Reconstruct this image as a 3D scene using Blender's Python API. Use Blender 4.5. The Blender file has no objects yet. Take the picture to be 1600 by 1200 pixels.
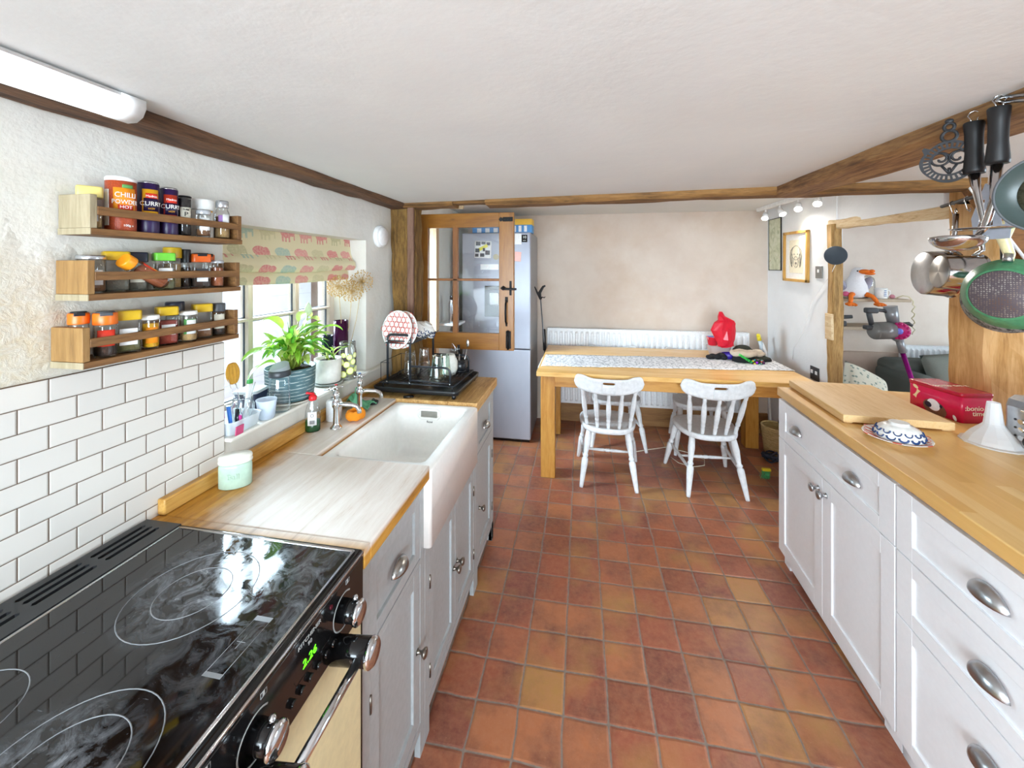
import bpy, bmesh, math, random
from mathutils import Matrix, Vector, Euler
random.seed(7)
PI = math.pi
SC = bpy.context.scene
COL = SC.collection
WM = {}

def V(*a): return Vector(a)
def RZ(a): return Matrix.Rotation(a, 4, 'Z')
def RX(a): return Matrix.Rotation(a, 4, 'X')
def RY(a): return Matrix.Rotation(a, 4, 'Y')
def T(x, y, z): return Matrix.Translation((x, y, z))
def lin(c):
    return tuple((v/12.92 if v <= .04045 else ((v+.055)/1.055)**2.4) for v in c)
def hexc(h):
    return lin(tuple(int(h[i:i+2], 16)/255 for i in (0, 2, 4)))

# ---------------------------------------------------------------- materials
MATS = {}
class NT:
    def __init__(s, name):
        s.m = bpy.data.materials.new(name); s.m.use_nodes = True
        s.t = s.m.node_tree; s.t.nodes.clear()
        s.out = s.t.nodes.new('ShaderNodeOutputMaterial')
    def n(s, typ, props=None, **inp):
        k = s.t.nodes.new('ShaderNode'+typ)
        for a, b in (props or {}).items(): setattr(k, a, b)
        for a, b in inp.items():
            key = a.replace('_', ' ')
            if key.isdigit(): key = int(key)
            elif a[0] == 'i' and a[1:].isdigit(): key = int(a[1:])
            s.set(k, key, b)
        return k
    def set(s, k, key, b):
        sock = k.inputs[key]
        if isinstance(b, bpy.types.Node): s.t.links.new(b.outputs[0], sock)
        elif isinstance(b, bpy.types.NodeSocket): s.t.links.new(b, sock)
        else:
            if sock.type == 'RGBA' and len(b) == 3: b = (*b, 1)
            sock.default_value = b
    def math(s, op, a, b=0.0, c=0.0):
        return s.n('Math', {'operation': op}, i0=a, i1=b, i2=c)
    def ramp(s, fac, stops, interp='LINEAR'):
        r = s.n('ValToRGB', i0=fac); e = r.color_ramp; e.interpolation = interp
        q = lambda c: (*c, 1) if len(c) == 3 else c
        e.elements[0].position = stops[0][0]; e.elements[0].color = q(stops[0][1])
        e.elements[1].position = stops[-1][0]; e.elements[1].color = q(stops[-1][1])
        for p, c in stops[1:-1]: e.elements.new(p).color = q(c)
        return r
    def mix(s, fac, a, b, mode='MIX'):
        k = s.t.nodes.new('ShaderNodeMix'); k.data_type = 'RGBA'; k.blend_type = mode
        s.set(k, 0, fac); s.set(k, 6, a); s.set(k, 7, b)
        return k.outputs[2]
    def coord(s, scale=(1, 1, 1), loc=(0, 0, 0), rot=(0, 0, 0), kind='Object'):
        tc = s.n('TexCoord')
        return s.n('Mapping', i0=tc.outputs[kind], Location=loc, Rotation=rot, Scale=scale)
    def noise(s, vec, scale=5., detail=4., rough=.55, dist=0.):
        return s.n('TexNoise', Vector=vec, Scale=scale, Detail=detail, Roughness=rough, Distortion=dist)
    def bsdf(s, color=(.8, .8, .8), rough=.5, metal=0., bump=None, bstr=.3, bdist=.01, **kw):
        p = s.n('BsdfPrincipled')
        s.set(p, 'Base Color', color); s.set(p, 'Roughness', rough); s.set(p, 'Metallic', metal)
        for a, b in kw.items(): s.set(p, a.replace('_', ' '), b)
        if bump is not None:
            bp = s.n('Bump', Strength=bstr, Distance=bdist, Height=bump)
            s.t.links.new(bp.outputs[0], p.inputs['Normal'])
        s.t.links.new(p.outputs[0], s.out.inputs[0]); s.p = p
        return p

def mat(name, h, rough=.5, metal=0., bump=0., bscale=60., var=.08, **kw):
    """simple procedural material: colour with a faint mottling"""
    if name in MATS: return MATS[name]
    c = hexc(h) if isinstance(h, str) else h
    t = NT(name); v = t.coord()
    nz = t.noise(v, bscale, 3.)
    d = tuple(max(0, x*(1-var)) for x in c); l = tuple(min(1, x*(1+var*.6)) for x in c)
    colr = t.ramp(nz.outputs[0], [(.3, d), (.7, l)])
    t.bsdf(colr, rough, metal, nz.outputs[0] if bump else None, bump, .003, **kw)
    MATS[name] = t.m
    return t.m

def wood(name, cols, axis='Y', scale=1., rough=.5, bump=.25, coat=0., knots=0., fine=1.):
    if name in MATS: return MATS[name]
    t = NT(name)
    sc = {'X': (1, 9, 9), 'Y': (9, 1, 9), 'Z': (9, 9, 1)}[axis]
    v = t.coord(scale=sc)
    a = t.noise(v, 2.2*scale, 6., .62, .9)
    b = t.noise(v, 14*scale*fine, 3., .6)
    f = t.math('ADD', t.math('MULTIPLY', a.outputs[0], .68), t.math('MULTIPLY', b.outputs[0], .32))
    n = len(cols)
    r = t.ramp(f, [(.30+.4*i/(n-1), hexc(c)) for i, c in enumerate(cols)])
    col = r.outputs[0]
    if knots:
        kv = t.coord(scale=tuple(2.2 if q == 1 else 5 for q in sc))
        vo = t.n('TexVoronoi', Vector=kv, Scale=1.6)
        km = t.ramp(vo.outputs['Distance'], [(.03, (1, 1, 1)), (.10, (0, 0, 0))])
        col = t.mix(t.math('MULTIPLY', km.outputs[0], knots), col, hexc('3a2413'))
    t.bsdf(col, rough, 0., f, bump, .004, Coat_Weight=coat, Coat_Roughness=.15)
    MATS[name] = t.m
    return t.m

def glassmat(name, tint=(1, 1, 1), trans=.9, rough=.03, gloss=.08):
    """architectural glass: see-through with a fresnel reflection"""
    if name in MATS: return MATS[name]
    t = NT(name)
    tr = t.n('BsdfTransparent', Color=(*tint, 1))
    gl = t.n('BsdfGlossy', Color=(1, 1, 1, 1), Roughness=rough)
    lw = t.n('LayerWeight', Blend=.18)
    f = t.math('ADD', t.math('MULTIPLY', lw.outputs['Fresnel'], .7), gloss)
    mx = t.n('MixShader', i0=f, i1=tr, i2=gl)
    t.t.links.new(mx.outputs[0], t.out.inputs[0])
    MATS[name] = t.m
    return t.m

def plastmat(name, h, alpha=.5, rough=.35):
    """milky translucent plastic"""
    if name in MATS: return MATS[name]
    t = NT(name); c = hexc(h)
    tr = t.n('BsdfTransparent', Color=(1, 1, 1, 1))
    p = t.n('BsdfPrincipled'); t.set(p, 'Base Color', c); t.set(p, 'Roughness', rough)
    tl = t.n('BsdfTranslucent', Color=(*c, 1))
    m1 = t.n('MixShader', i0=.35, i1=p, i2=tl)
    mx = t.n('MixShader', i0=alpha, i1=tr, i2=m1)
    t.t.links.new(mx.outputs[0], t.out.inputs[0])
    MATS[name] = t.m
    return t.m

def emis(name, h, strength):
    if name in MATS: return MATS[name]
    t = NT(name)
    e = t.n('Emission', Color=(*hexc(h), 1), Strength=strength)
    t.t.links.new(e.outputs[0], t.out.inputs[0])
    MATS[name] = t.m
    return t.m

# ---------------------------------------------------------------- mesh builder
class MB:
    def __init__(s, M=None):
        s.bm = bmesh.new(); s.M = M or Matrix(); s.mi = 0
    def _add(s, vs, fs, smooth=False, mi=None, L=None):
        M = s.M @ L if L is not None else s.M
        bv = [s.bm.verts.new(M @ Vector(v)) for v in vs]
        out = []
        for f in fs:
            if len(set(f)) < 3: continue
            try: k = s.bm.faces.new([bv[i] for i in f])
            except ValueError: continue
            k.smooth = smooth; k.material_index = s.mi if mi is None else mi
            out.append(k)
        return bv, out
    def box(s, x0, x1, y0, y1, z0, z1, bev=0., mi=None, L=None, seg=2):
        vs = [(x, y, z) for z in (z0, z1) for y in (y0, y1) for x in (x0, x1)]
        fs = [(0, 2, 3, 1), (4, 5, 7, 6), (0, 1, 5, 4), (2, 6, 7, 3), (0, 4, 6, 2), (1, 3, 7, 5)]
        bv, out = s._add(vs, fs, False, mi, L)
        if bev > 0:
            es = list({e for f in out for e in f.edges})
            r = bmesh.ops.bevel(s.bm, geom=es, offset=bev, segments=seg, affect='EDGES', profile=.5)
            m = s.mi if mi is None else mi
            for f in r['faces']: f.smooth = True; f.material_index = m
        return s
    def ring_surf(s, rings, closed_u=True, cap0=False, cap1=False, smooth=True, mi=None, L=None, closed_v=False):
        n = len(rings[0]); vs = [p for r in rings for p in r]; fs = []
        m = len(rings)
        for j in range(m if closed_v else m-1):
            j2 = (j+1) % m
            for i in range(n if closed_u else n-1):
                i2 = (i+1) % n
                fs.append((j*n+i, j*n+i2, j2*n+i2, j2*n+i))
        if cap0: fs.append(tuple(reversed(range(n))))
        if cap1: fs.append(tuple((m-1)*n+i for i in range(n)))
        bv, out = s._add(vs, fs, smooth, mi, L)
        if cap0: 
            out[-2 if cap1 else -1].smooth = False
        if cap1: out[-1].smooth = False
        return s
    def lathe(s, prof, n=24, L=None, mi=None, smooth=True, sx=1., sy=1., cap=True):
        rings = []
        for r, z in prof:
            rings.append([(r*sx*math.cos(2*PI*i/n), r*sy*math.sin(2*PI*i/n), z) for i in range(n)])
        return s.ring_surf(rings, True, cap and prof[0][0] > 1e-5, cap and prof[-1][0] > 1e-5, smooth, mi, L)
    def cyl(s, p0, p1, r0, r1=None, n=14, mi=None, smooth=True, cap=True):
        p0, p1 = Vector(p0), Vector(p1); r1 = r0 if r1 is None else r1
        d = p1-p0; L = T(*p0) @ d.to_track_quat('Z', 'Y').to_matrix().to_4x4()
        return s.lathe([(r0, 0), (r1, d.length)], n, L, mi, smooth, cap=cap)
    def turned(s, p0, p1, prof, n=12, mi=None):
        """turned leg / spindle: prof = [(t, r)] along p0 -> p1"""
        p0, p1 = Vector(p0), Vector(p1); d = p1-p0
        L = T(*p0) @ d.to_track_quat('Z', 'Y').to_matrix().to_4x4()
        return s.lathe([(r, t*d.length) for t, r in prof], n, L, mi)
    def tube(s, pts, r, n=8, closed=False, mi=None, sx=1., cap=True, L=None):
        pts = [Vector(p) for p in pts]; m = len(pts); rings = []
        up = None
        for i, p in enumerate(pts):
            a = pts[(i-1) % m] if (closed or i > 0) else p
            b = pts[(i+1) % m] if (closed or i < m-1) else p
            t = (b-a).normalized()
            if up is None:
                up = Vector((0, 0, 1)) if abs(t.z) < .9 else Vector((1, 0, 0))
            x = t.cross(up); 
            if x.length < 1e-6: x = t.orthogonal()
            x.normalize(); up = x.cross(t).normalized()
            rr = r[i] if isinstance(r, (list, tuple)) else r
            rings.append([tuple(p + x*math.cos(2*PI*k/n)*rr*sx + up*math.sin(2*PI*k/n)*rr) for k in range(n)])
        return s.ring_surf(rings, True, cap and not closed, cap and not closed, True, mi, L, closed)
    def sph(s, c, r, nu=16, nv=10, mi=None, L=None):
        rx, ry, rz = r if isinstance(r, (tuple, list)) else (r, r, r)
        rings = []
        for j in range(nv+1):
            a = PI*j/nv-PI/2
            rr = max(math.cos(a), 1e-3)
            rings.append([(c[0]+rx*rr*math.cos(2*PI*i/nu), c[1]+ry*rr*math.sin(2*PI*i/nu), c[2]+rz*math.sin(a)) for i in range(nu)])
        return s.ring_surf(rings, True, True, True, True, mi, L)
    def prism(s, poly, z0, z1, L=None, mi=None, smooth=False):
        n = len(poly)
        vs = [(x, y, z0) for x, y in poly]+[(x, y, z1) for x, y in poly]
        fs = [tuple(reversed(range(n))), tuple(range(n, 2*n))]+[(i, (i+1) % n, n+(i+1) % n, n+i) for i in range(n)]
        s._add(vs, fs, smooth, mi, L); return s
    def grid(s, f, nu, nv, mi=None, L=None, smooth=True, closed_u=False):
        rings = [[f(i/(nu if closed_u else nu-1), j/(nv-1)) for i in range(nu)] for j in range(nv)]
        return s.ring_surf(rings, closed_u, False, False, smooth, mi, L)
    def shell(s, f, g, nu, nv, mi=None, L=None):
        """solid sheet between surfaces f and g over the unit square"""
        idx = lambda k, i, j: k*nu*nv+j*nu+i
        vs = [h(i/(nu-1), j/(nv-1)) for h in (f, g) for j in range(nv) for i in range(nu)]
        fs = []
        for j in range(nv-1):
            for i in range(nu-1):
                fs.append((idx(0, i, j), idx(0, i, j+1), idx(0, i+1, j+1), idx(0, i+1, j)))
                fs.append((idx(1, i, j), idx(1, i+1, j), idx(1, i+1, j+1), idx(1, i, j+1)))
        for i in range(nu-1):
            fs.append((idx(0, i, 0), idx(0, i+1, 0), idx(1, i+1, 0), idx(1, i, 0)))
            fs.append((idx(0, i, nv-1), idx(1, i, nv-1), idx(1, i+1, nv-1), idx(0, i+1, nv-1)))
        for j in range(nv-1):
            fs.append((idx(0, 0, j), idx(1, 0, j), idx(1, 0, j+1), idx(0, 0, j+1)))
            fs.append((idx(0, nu-1, j), idx(0, nu-1, j+1), idx(1, nu-1, j+1), idx(1, nu-1, j)))
        s._add(vs, fs, True, mi, L); return s
    def fill2d(s, loops, depth, L=None, warp=None, mi=None):
        """flat plate with holes: loops = list of closed point lists, thickness depth (+-z)"""
        cu = bpy.data.curves.new('tmp', 'CURVE'); cu.dimensions = '2D'; cu.fill_mode = 'BOTH'
        cu.extrude = depth/2
        for lp in loops:
            sp = cu.splines.new('POLY'); sp.points.add(len(lp)-1); sp.use_cyclic_u = True
            for q, p in zip(sp.points, lp): q.co = (p[0], p[1], 0, 1)
        s._curve(cu, L, warp, mi); return s
    def _curve(s, cu, L, warp, mi):
        ob = bpy.data.objects.new('tmp', cu); COL.objects.link(ob)
        dg = bpy.context.evaluated_depsgraph_get(); dg.update()
        ev = ob.evaluated_get(dg); me = ev.to_mesh()
        vs = [tuple(v.co) for v in me.vertices]
        if warp: vs = [warp(*v) for v in vs]
        s._add(vs, [tuple(p.vertices) for p in me.polygons], False, mi, L)
        ev.to_mesh_clear()
        bpy.data.objects.remove(ob); bpy.data.curves.remove(cu)
    def text(s, txt, size, L=None, depth=.0004, warp=None, mi=None, align='CENTER', sx=1.):
        cu = bpy.data.curves.new('tmp', 'FONT'); cu.body = txt; cu.size = size
        cu.align_x = align; cu.align_y = 'CENTER'; cu.extrude = depth; cu.resolution_u = 3
        if sx != 1.:
            LL = Matrix.Diagonal((sx, 1, 1, 1)); L = L @ LL if L is not None else LL
        s._curve(cu, L, warp, mi); return s
    def build(s, name, mats, parent=None, label=None, origin=None, recalc=True):
        bm = s.bm
        bmesh.ops.remove_doubles(bm, verts=bm.verts, dist=1e-6)
        if recalc: bmesh.ops.recalc_face_normals(bm, faces=bm.faces)
        if parent is not None: inv = WM[parent.name].inverted()
        else:
            if origin is None:
                if len(bm.verts):
                    xs = [v.co for v in bm.verts]
                    origin = ((min(v.x for v in xs)+max(v.x for v in xs))/2, (min(v.y for v in xs)+max(v.y for v in xs))/2, min(v.z for v in xs))
                else: origin = (0, 0, 0)
            inv = T(*origin).inverted()
        bm.transform(inv)
        me = bpy.data.meshes.new(name); bm.to_mesh(me); bm.free()
        for m in (mats if isinstance(mats, (list, tuple)) else [mats]): me.materials.append(m)
        o = bpy.data.objects.new(name, me); COL.objects.link(o)
        if parent is not None: o.parent = parent; WM[o.name] = WM[parent.name].copy()
        else: o.location = origin; WM[o.name] = T(*origin)
        if label: o['label'] = label
        return o

def tag(o, label, cat, group=None, kind=None):
    o['label'] = label; o['category'] = cat
    if group: o['group'] = group
    if kind: o['kind'] = kind
    return o
def thing(name, label, cat, loc=(0, 0, 0), rz=0., group=None, kind=None, M=None):
    o = bpy.data.objects.new(name, None); COL.objects.link(o)
    o.empty_display_size = .05
    o.matrix_world = M if M is not None else T(*loc) @ RZ(rz)
    WM[o.name] = M.copy() if M is not None else T(*loc) @ RZ(rz)
    return tag(o, label, cat, group, kind)
def struct(o, label=None):
    o['kind'] = 'structure'
    if label: o['label'] = label
    return o
def sempty(name, loc=(0, 0, 0), label=None):
    o = bpy.data.objects.new(name, None); COL.objects.link(o); o.location = loc
    WM[o.name] = T(*loc); return struct(o, label)
def dup(root, M, label, group=None):
    r = root.copy(); COL.objects.link(r); r.matrix_world = M; WM[r.name] = M.copy(); r['label'] = label
    if group: r['group'] = group
    for ch in list(root.children):
        c = ch.copy(); COL.objects.link(c); c.parent = r
        for g in list(ch.children):
            d = g.copy(); COL.objects.link(d); d.parent = c
    return r

# right-hand run is turned 3 degrees against the room
RM = T(1.034, 2.338, 0) @ RZ(math.radians(-3)) @ Matrix(((1, 0, 0, 0), (0, -1, 0, 0), (0, 0, 1, 0), (0, 0, 0, 1)))
# ================================================================ SETTING
def floor_mat():
    t = NT('quarry_tiles'); S = .155
    v = t.coord(loc=(.219/S, -1.383/S, 0), scale=(1/S, 1/S, 1))
    wob = t.noise(t.coord(), 7., 3.)
    wv = t.n('VectorMath', {'operation': 'MULTIPLY_ADD'}, i0=wob.outputs[1], i1=(.10, .10, 0), i2=(-.05, -.05, 0))
    v2 = t.n('VectorMath', {'operation': 'ADD'}, i0=v, i1=wv)
    fr = t.n('VectorMath', {'operation': 'FRACTION'}, i0=v2); fl = t.n('VectorMath', {'operation': 'FLOOR'}, i0=v2)
    sx = t.n('SeparateXYZ', i0=fr)
    dx = t.math('MINIMUM', sx.outputs[0], t.math('SUBTRACT', 1., sx.outputs[0]))
    dy = t.math('MINIMUM', sx.outputs[1], t.math('SUBTRACT', 1., sx.outputs[1]))
    d = t.math('SMOOTH_MIN', dx, dy, .06)
    wn = t.n('TexWhiteNoise', {'noise_dimensions': '2D'}, Vector=fl)
    base = t.ramp(wn.outputs[0], [(0., hexc('90513b')), (.14, hexc('a86244')), (.30, hexc('9a563e')), (.45, hexc('b06d48')), (.60, hexc('87493b')), (.72, hexc('a96a44')), (.84, hexc('b07d48')), (.90, hexc('9c5640'))], 'CONSTANT')
    n1 = t.noise(t.coord(), 5.5, 5., .62)
    n2 = t.noise(t.coord(), 38., 5., .7)
    n3 = t.noise(t.coord(loc=(3, 7, 0)), 3.1, 3., .6)
    c = t.mix(t.ramp(n1.outputs[0], [(.44, (0, 0, 0)), (.70, (.85, .85, .85))]).outputs[0], base.outputs[0], hexc('6a4239'))
    c = t.mix(t.ramp(n3.outputs[0], [(.52, (0, 0, 0)), (.72, (.75, .75, .75))]).outputs[0], c, hexc('b0854a'))
    c = t.mix(t.math('MULTIPLY', t.ramp(n2.outputs[0], [(.35, (0, 0, 0)), (.75, (1, 1, 1))]).outputs[0], .50), c, hexc('bb8060'))
    n4 = t.noise(t.coord(), 120., 2., .8)
    c = t.mix(t.math('MULTIPLY', t.ramp(n4.outputs[0], [(.66, (0, 0, 0)), (.74, (1, 1, 1))]).outputs[0], .35), c, hexc('c9a58c'))
    gm = t.ramp(d, [(.014, (1, 1, 1)), (.026, (0, 0, 0))])
    gn = t.noise(t.coord(), 60., 2.)
    gc = t.mix(gn.outputs[0], hexc('6a594e'), hexc('9a8b80'))
    c = t.mix(gm.outputs[0], c, gc)
    hgt = t.math('ADD', t.ramp(d, [(.012, (0, 0, 0)), (.06, (1, 1, 1))]).outputs[0], t.math('MULTIPLY', t.math('ADD', n1.outputs[0], t.math('MULTIPLY', n2.outputs[0], .3)), .45))
    rr = t.math('ADD', t.math('MULTIPLY', n2.outputs[0], .22), t.math('ADD', .27, t.math('MULTIPLY', gm.outputs[0], .35)))
    t.bsdf(c, rr, 0., hgt, .45, .004, Specular_IOR_Level=.5)
    return t.m

def walltile_mat():
    t = NT('brick_tiles')
    tc = t.n('TexCoord'); s = t.n('SeparateXYZ', i0=tc.outputs['Object'])
    y = t.math('ADD', s.outputs[1], 40*.0925-.682+.0008); z = t.math('ADD', s.outputs[2], 40*.0478-1.092+.0006)
    v = t.n('CombineXYZ', X=y, Y=z, Z=0.)
    b = t.n('TexBrick', {'offset': .5, 'offset_frequency': 2}, Vector=v, Color1=(*hexc('dfdad3'), 1), Color2=(*hexc('d9d5cf'), 1), Mortar=(*hexc('6a5646'), 1), Scale=1., Bias=0.)
    for k, q in (('Mortar Size', .0011), ('Mortar Smooth', .15), ('Brick Width', .0925), ('Row Height', .0478)): t.set(b, k, q)
    b2 = t.n('TexBrick', {'offset': .5, 'offset_frequency': 2}, Vector=v, Scale=1.)
    for k, q in (('Mortar Size', .0035), ('Mortar Smooth', 1.), ('Brick Width', .0925), ('Row Height', .0478)): t.set(b2, k, q)
    nz = t.noise(t.coord(), 25., 3.)
    h = t.math('ADD', t.math('MULTIPLY', b2.outputs['Fac'], -1.), t.math('MULTIPLY', nz.outputs[0], .25))
    rr = t.math('ADD', .13, t.math('MULTIPLY', b.outputs['Fac'], .6))
    t.bsdf(b.outputs[0], rr, 0., h, .6, .002)
    return t.m

def plaster(name, h, h2, bstr=.35, s1=5., s2=60., stain=0., stainc='d8c7a8'):
    t = NT(name)
    a = t.noise(t.coord(), s1, 6., .62, .3); b = t.noise(t.coord(), s2, 4., .6)
    c = t.ramp(a.outputs[0], [(.3, hexc(h2)), (.65, hexc(h))]).outputs[0]
    if stain:
        sn = t.noise(t.coord(loc=(5, 3, 1)), 1.6, 5., .65)
        c = t.mix(t.math('MULTIPLY', t.ramp(sn.outputs[0], [(.48, (0, 0, 0)), (.7, (1, 1, 1))]).outputs[0], stain), c, hexc(stainc))
    hh = t.math('ADD', t.math('MULTIPLY', a.outputs[0], 1.2), t.math('MULTIPLY', b.outputs[0], .25))
    t.bsdf(c, .85, 0., hh, bstr, .02, Specular_IOR_Level=.25)
    return t.m

M_floor = floor_mat()
M_tile = walltile_mat()
def wall_mat():
    t = NT('white_lime_plaster')
    a = t.noise(t.coord(), 5., 6., .62, .3); b = t.noise(t.coord(), 55., 4., .6)
    c = t.ramp(a.outputs[0], [(.3, hexc('d6d3ca')), (.65, hexc('e0ded8'))]).outputs[0]
    o = t.n('TexCoord').outputs['Object']
    vm = t.n('VectorMath', {'operation': 'SUBTRACT'}, i0=o, i1=(-1.086, .55, 1.42))
    vs = t.n('VectorMath', {'operation': 'MULTIPLY'}, i0=vm, i1=(1., 4.2, 4.6))
    ln = t.n('VectorMath', {'operation': 'LENGTH'}, i0=vs)
    mk = t.ramp(t.math('ADD', ln.outputs['Value'], t.math('MULTIPLY_ADD', t.noise(t.coord(), 14., 3.).outputs[0], 1.2, -.6)), [(.35, (1, 1, 1)), (1., (0, 0, 0))]).outputs[0]
    fl = t.n('TexVoronoi', {'feature': 'F1'}, Vector=t.n('VectorMath', {'operation': 'ADD'}, i0=t.coord(), i1=t.n('VectorMath', {'operation': 'SCALE'}, i0=t.noise(t.coord(), 30., 4.).outputs[1], Scale=.06)), Scale=34.)
    rg = t.noise(t.coord(), 38., 6., .75, .8)
    c = t.mix(t.math('MULTIPLY', mk, t.ramp(rg.outputs[0], [(.35, (.75, .75, .75)), (.6, (.25, .25, .25))]).outputs[0]), c, hexc('cdbb98'))
    sn = t.noise(t.coord(loc=(5, 3, 1)), 1.6, 5., .65)
    c = t.mix(t.math('MULTIPLY', t.ramp(sn.outputs[0], [(.48, (0, 0, 0)), (.7, (1, 1, 1))]).outputs[0], .4), c, hexc('e0d6c2'))
    hh = t.math('ADD', t.math('MULTIPLY', a.outputs[0], 1.0), t.math('MULTIPLY', b.outputs[0], .25))
    hh = t.math('ADD', hh, t.math('MULTIPLY', mk, t.math('ADD', t.math('MULTIPLY', rg.outputs[0], 2.4), t.math('MULTIPLY', fl.outputs['Distance'], .9))))
    t.bsdf(c, .85, 0., hh, .3, .02, Specular_IOR_Level=.25)
    return t.m
M_wall = wall_mat()
M_wallR = plaster('white_wall', 'e8e9ea', 'e3e4e5', .2)
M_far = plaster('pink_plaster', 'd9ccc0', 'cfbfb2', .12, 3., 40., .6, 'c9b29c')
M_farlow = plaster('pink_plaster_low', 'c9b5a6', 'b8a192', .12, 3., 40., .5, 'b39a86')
M_ceil = plaster('ceiling_plaster', 'dadad8', 'd5d5d3', .13, 2.6, 32., .25, 'e4e0d6')
M_out = plaster('outside_render', 'f1f3f6', 'e6eaf0', .3, 8., 90.)
M_beam = wood('dark_oak', ['2a1c13', '4a3424', '6b4a31', '7d5c3e'], 'Y', 1.4, .8, .9)
M_beamX = wood('brown_oak_x', ['33240f', '6a4a26', '8a6334', '9c7645'], 'X', 1.4, .8, .9)
M_beamR = wood('brown_oak_y', ['443020', '765436', '9b764c', 'b08c60'], 'Y', 1.4, .8, 1.)
M_postL = wood('brown_oak_z', ['3c2a12', '66491f', '86642f', '8f6f45'], 'Z', 1.6, .85, 1.)
M_postS = wood('light_oak_z', ['5e4524', '8f6d3e', 'b08c57', 'bd9c69'], 'Z', 1.6, .85, 1.)
M_postR = wood('honey_oak_z', ['9a6a35', 'b98a50', 'cda06a', 'c49258'], 'Z', .9, .7, .5, knots=.45)
M_lintel = wood('pale_oak_y', ['9c7a4e', 'cdb088', 'ddc8a2', 'bd9a66'], 'Y', 1.4, .8, .8)
M_pine = wood('varnished_pine_z', ['744616', '8f5b1b', '9f6923', '88541a'], 'Z', .7, .35, .15, coat=.3, knots=.7)
M_pineX = wood('varnished_pine_x', ['744616', '8f5b1b', '9f6923', '88541a'], 'X', .7, .35, .15, coat=.3, knots=.7)
M_frame = wood('weathered_window_wood', ['b9a795', 'd3c5b6', 'ddd3c6', 'c8b8a6'], 'Z', 1., .7, .3)
M_glass = glassmat('window_glass', (.96, .98, .99), gloss=.04)
M_black = mat('black_iron', '1b1a1b', .5, .6, .3)
M_chrome = mat('chrome', 'd8dadd', .12, 1.)
M_steel = mat('brushed_steel', 'b9bbbe', .3, 1., .1)
M_white = mat('white_gloss_paint', 'eef0f2', .35)
M_whitep = mat('white_plastic', 'f0f0f0', .3)

def beam(name, p0, p1, w, h, m, jit=.008, seg=14, roll=0., ch=.12, seed=1, up=(0, 0, 1), parent=None):
    """hewn timber: rings of a chamfered rectangle with wandering faces"""
    rnd = random.Random(seed)
    p0, p1 = Vector(p0), Vector(p1); d = (p1-p0); t = d.normalized()
    u = Vector(up); x = t.cross(u).normalized(); u = x.cross(t).normalized()
    rings = []; off = [0]*8
    for i in range(seg+1):
        p = p0 + d*(i/seg)
        off = [o*.6+rnd.uniform(-jit, jit) for o in off]
        c = ch*min(w, h)
        base = [(-w/2+c, -h/2), (w/2-c, -h/2), (w/2, -h/2+c), (w/2, h/2-c), (w/2-c, h/2), (-w/2+c, h/2), (-w/2, h/2-c), (-w/2, -h/2+c)]
        rings.append([tuple(p + x*(a+(off[k] if abs(a) >= w/2-1e-6 else 0)*(1 if a > 0 else -1)) + u*(b+(off[k] if abs(b) >= h/2-1e-6 else 0)*(1 if b > 0 else -1))) for k, (a, b) in enumerate(base)])
    mb = MB(); mb.ring_surf(rings, True, True, True, smooth=False)
    o = mb.build(name, m, parent, origin=tuple(p0) if parent is None else None)
    if parent is None: struct(o)
    return o

# floor
mb = MB(); mb.box(-3.6, 4.6, -2.2, 4.4, -.06, 0)
struct(mb.build('floor', M_floor, origin=(0, 0, 0)))
mb = MB(); mb.box(-9, -3.6, -4, 9, -.1, -.02)
struct(mb.build('trim_1', mat('outside_paving', 'b9b6b0', .9, 0, .4), origin=(0, 0, 0)), 'pale paving outside the window')

# ceiling over the galley, falling slightly to the left
mb = MB()
def zc(x): return 1.94+.020*x
mb._add([(-1.2, -2.2, zc(-1.2)), (4.6, -2.2, zc(1.2)), (4.6, 2.16, zc(1.2)), (-1.2, 2.16, zc(-1.2)),
         (-1.2, -2.2, 2.25), (4.6, -2.2, 2.25), (4.6, 2.16, 2.25), (-1.2, 2.16, 2.25)],
        [(0, 1, 2, 3), (7, 6, 5, 4), (0, 4, 5, 1), (1, 5, 6, 2), (2, 6, 7, 3), (3, 7, 4, 0)])
struct(mb.build('ceiling', M_ceil, origin=(0, 0, 0)), 'white uneven plaster ceiling over the galley')
mb = MB(); mb.box(-1.5, 4.6, 2.16, 4.3, 2.10, 2.25)
struct(mb.build('ceiling', M_ceil, origin=(0, 0, 0)), 'smooth white ceiling over the dining end')

# left wall with the window recess and the doorway
mb = MB(); XL = -1.086
mb.box(-1.36, XL, -2.2, 1.04, 0, 2.2)
mb.box(-1.36, XL, 1.04, 1.86, 0, 1.03)
mb.box(-1.36, XL, 1.04, 1.86, 1.70, 2.2)
mb.box(-1.36, XL, 1.86, 2.43, 0, 2.2)
mb.box(-1.45, -1.2, 2.43, 3.14, 1.95, 2.2)
mb.box(-1.45, -1.2, 3.14, 4.3, 0, 2.2)
struct(mb.build('wall_left', M_wall, origin=(0, 0, 0)), 'white lime-plastered wall with the window recess')
mb = MB()
for y0, y1, z0, z1 in ((-2.2, 1.04, 0, 2.25), (1.04, 1.86, 0, 1.0), (1.04, 1.86, 1.72, 2.25), (1.86, 2.43, 0, 2.25)): mb.box(-1.40, -1.362, y0, y1, z0, z1)
struct(mb.build('added_cladding', mat('bounce_damper', '5a3d32', .9, 0, .5), origin=(0, 0, 0)), 'unseen dark cladding added outside to cut bounced light')  # dark skin added out of view to absorb light bouncing off the house
mb = MB(); mb.box(XL, -1.08, -.6, 1.041, .80, 1.331, bev=.0015)
struct(mb.build('trim_2', M_tile, origin=(0, 0, 0)), 'glossy white brick tiles with brown grout')
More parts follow.
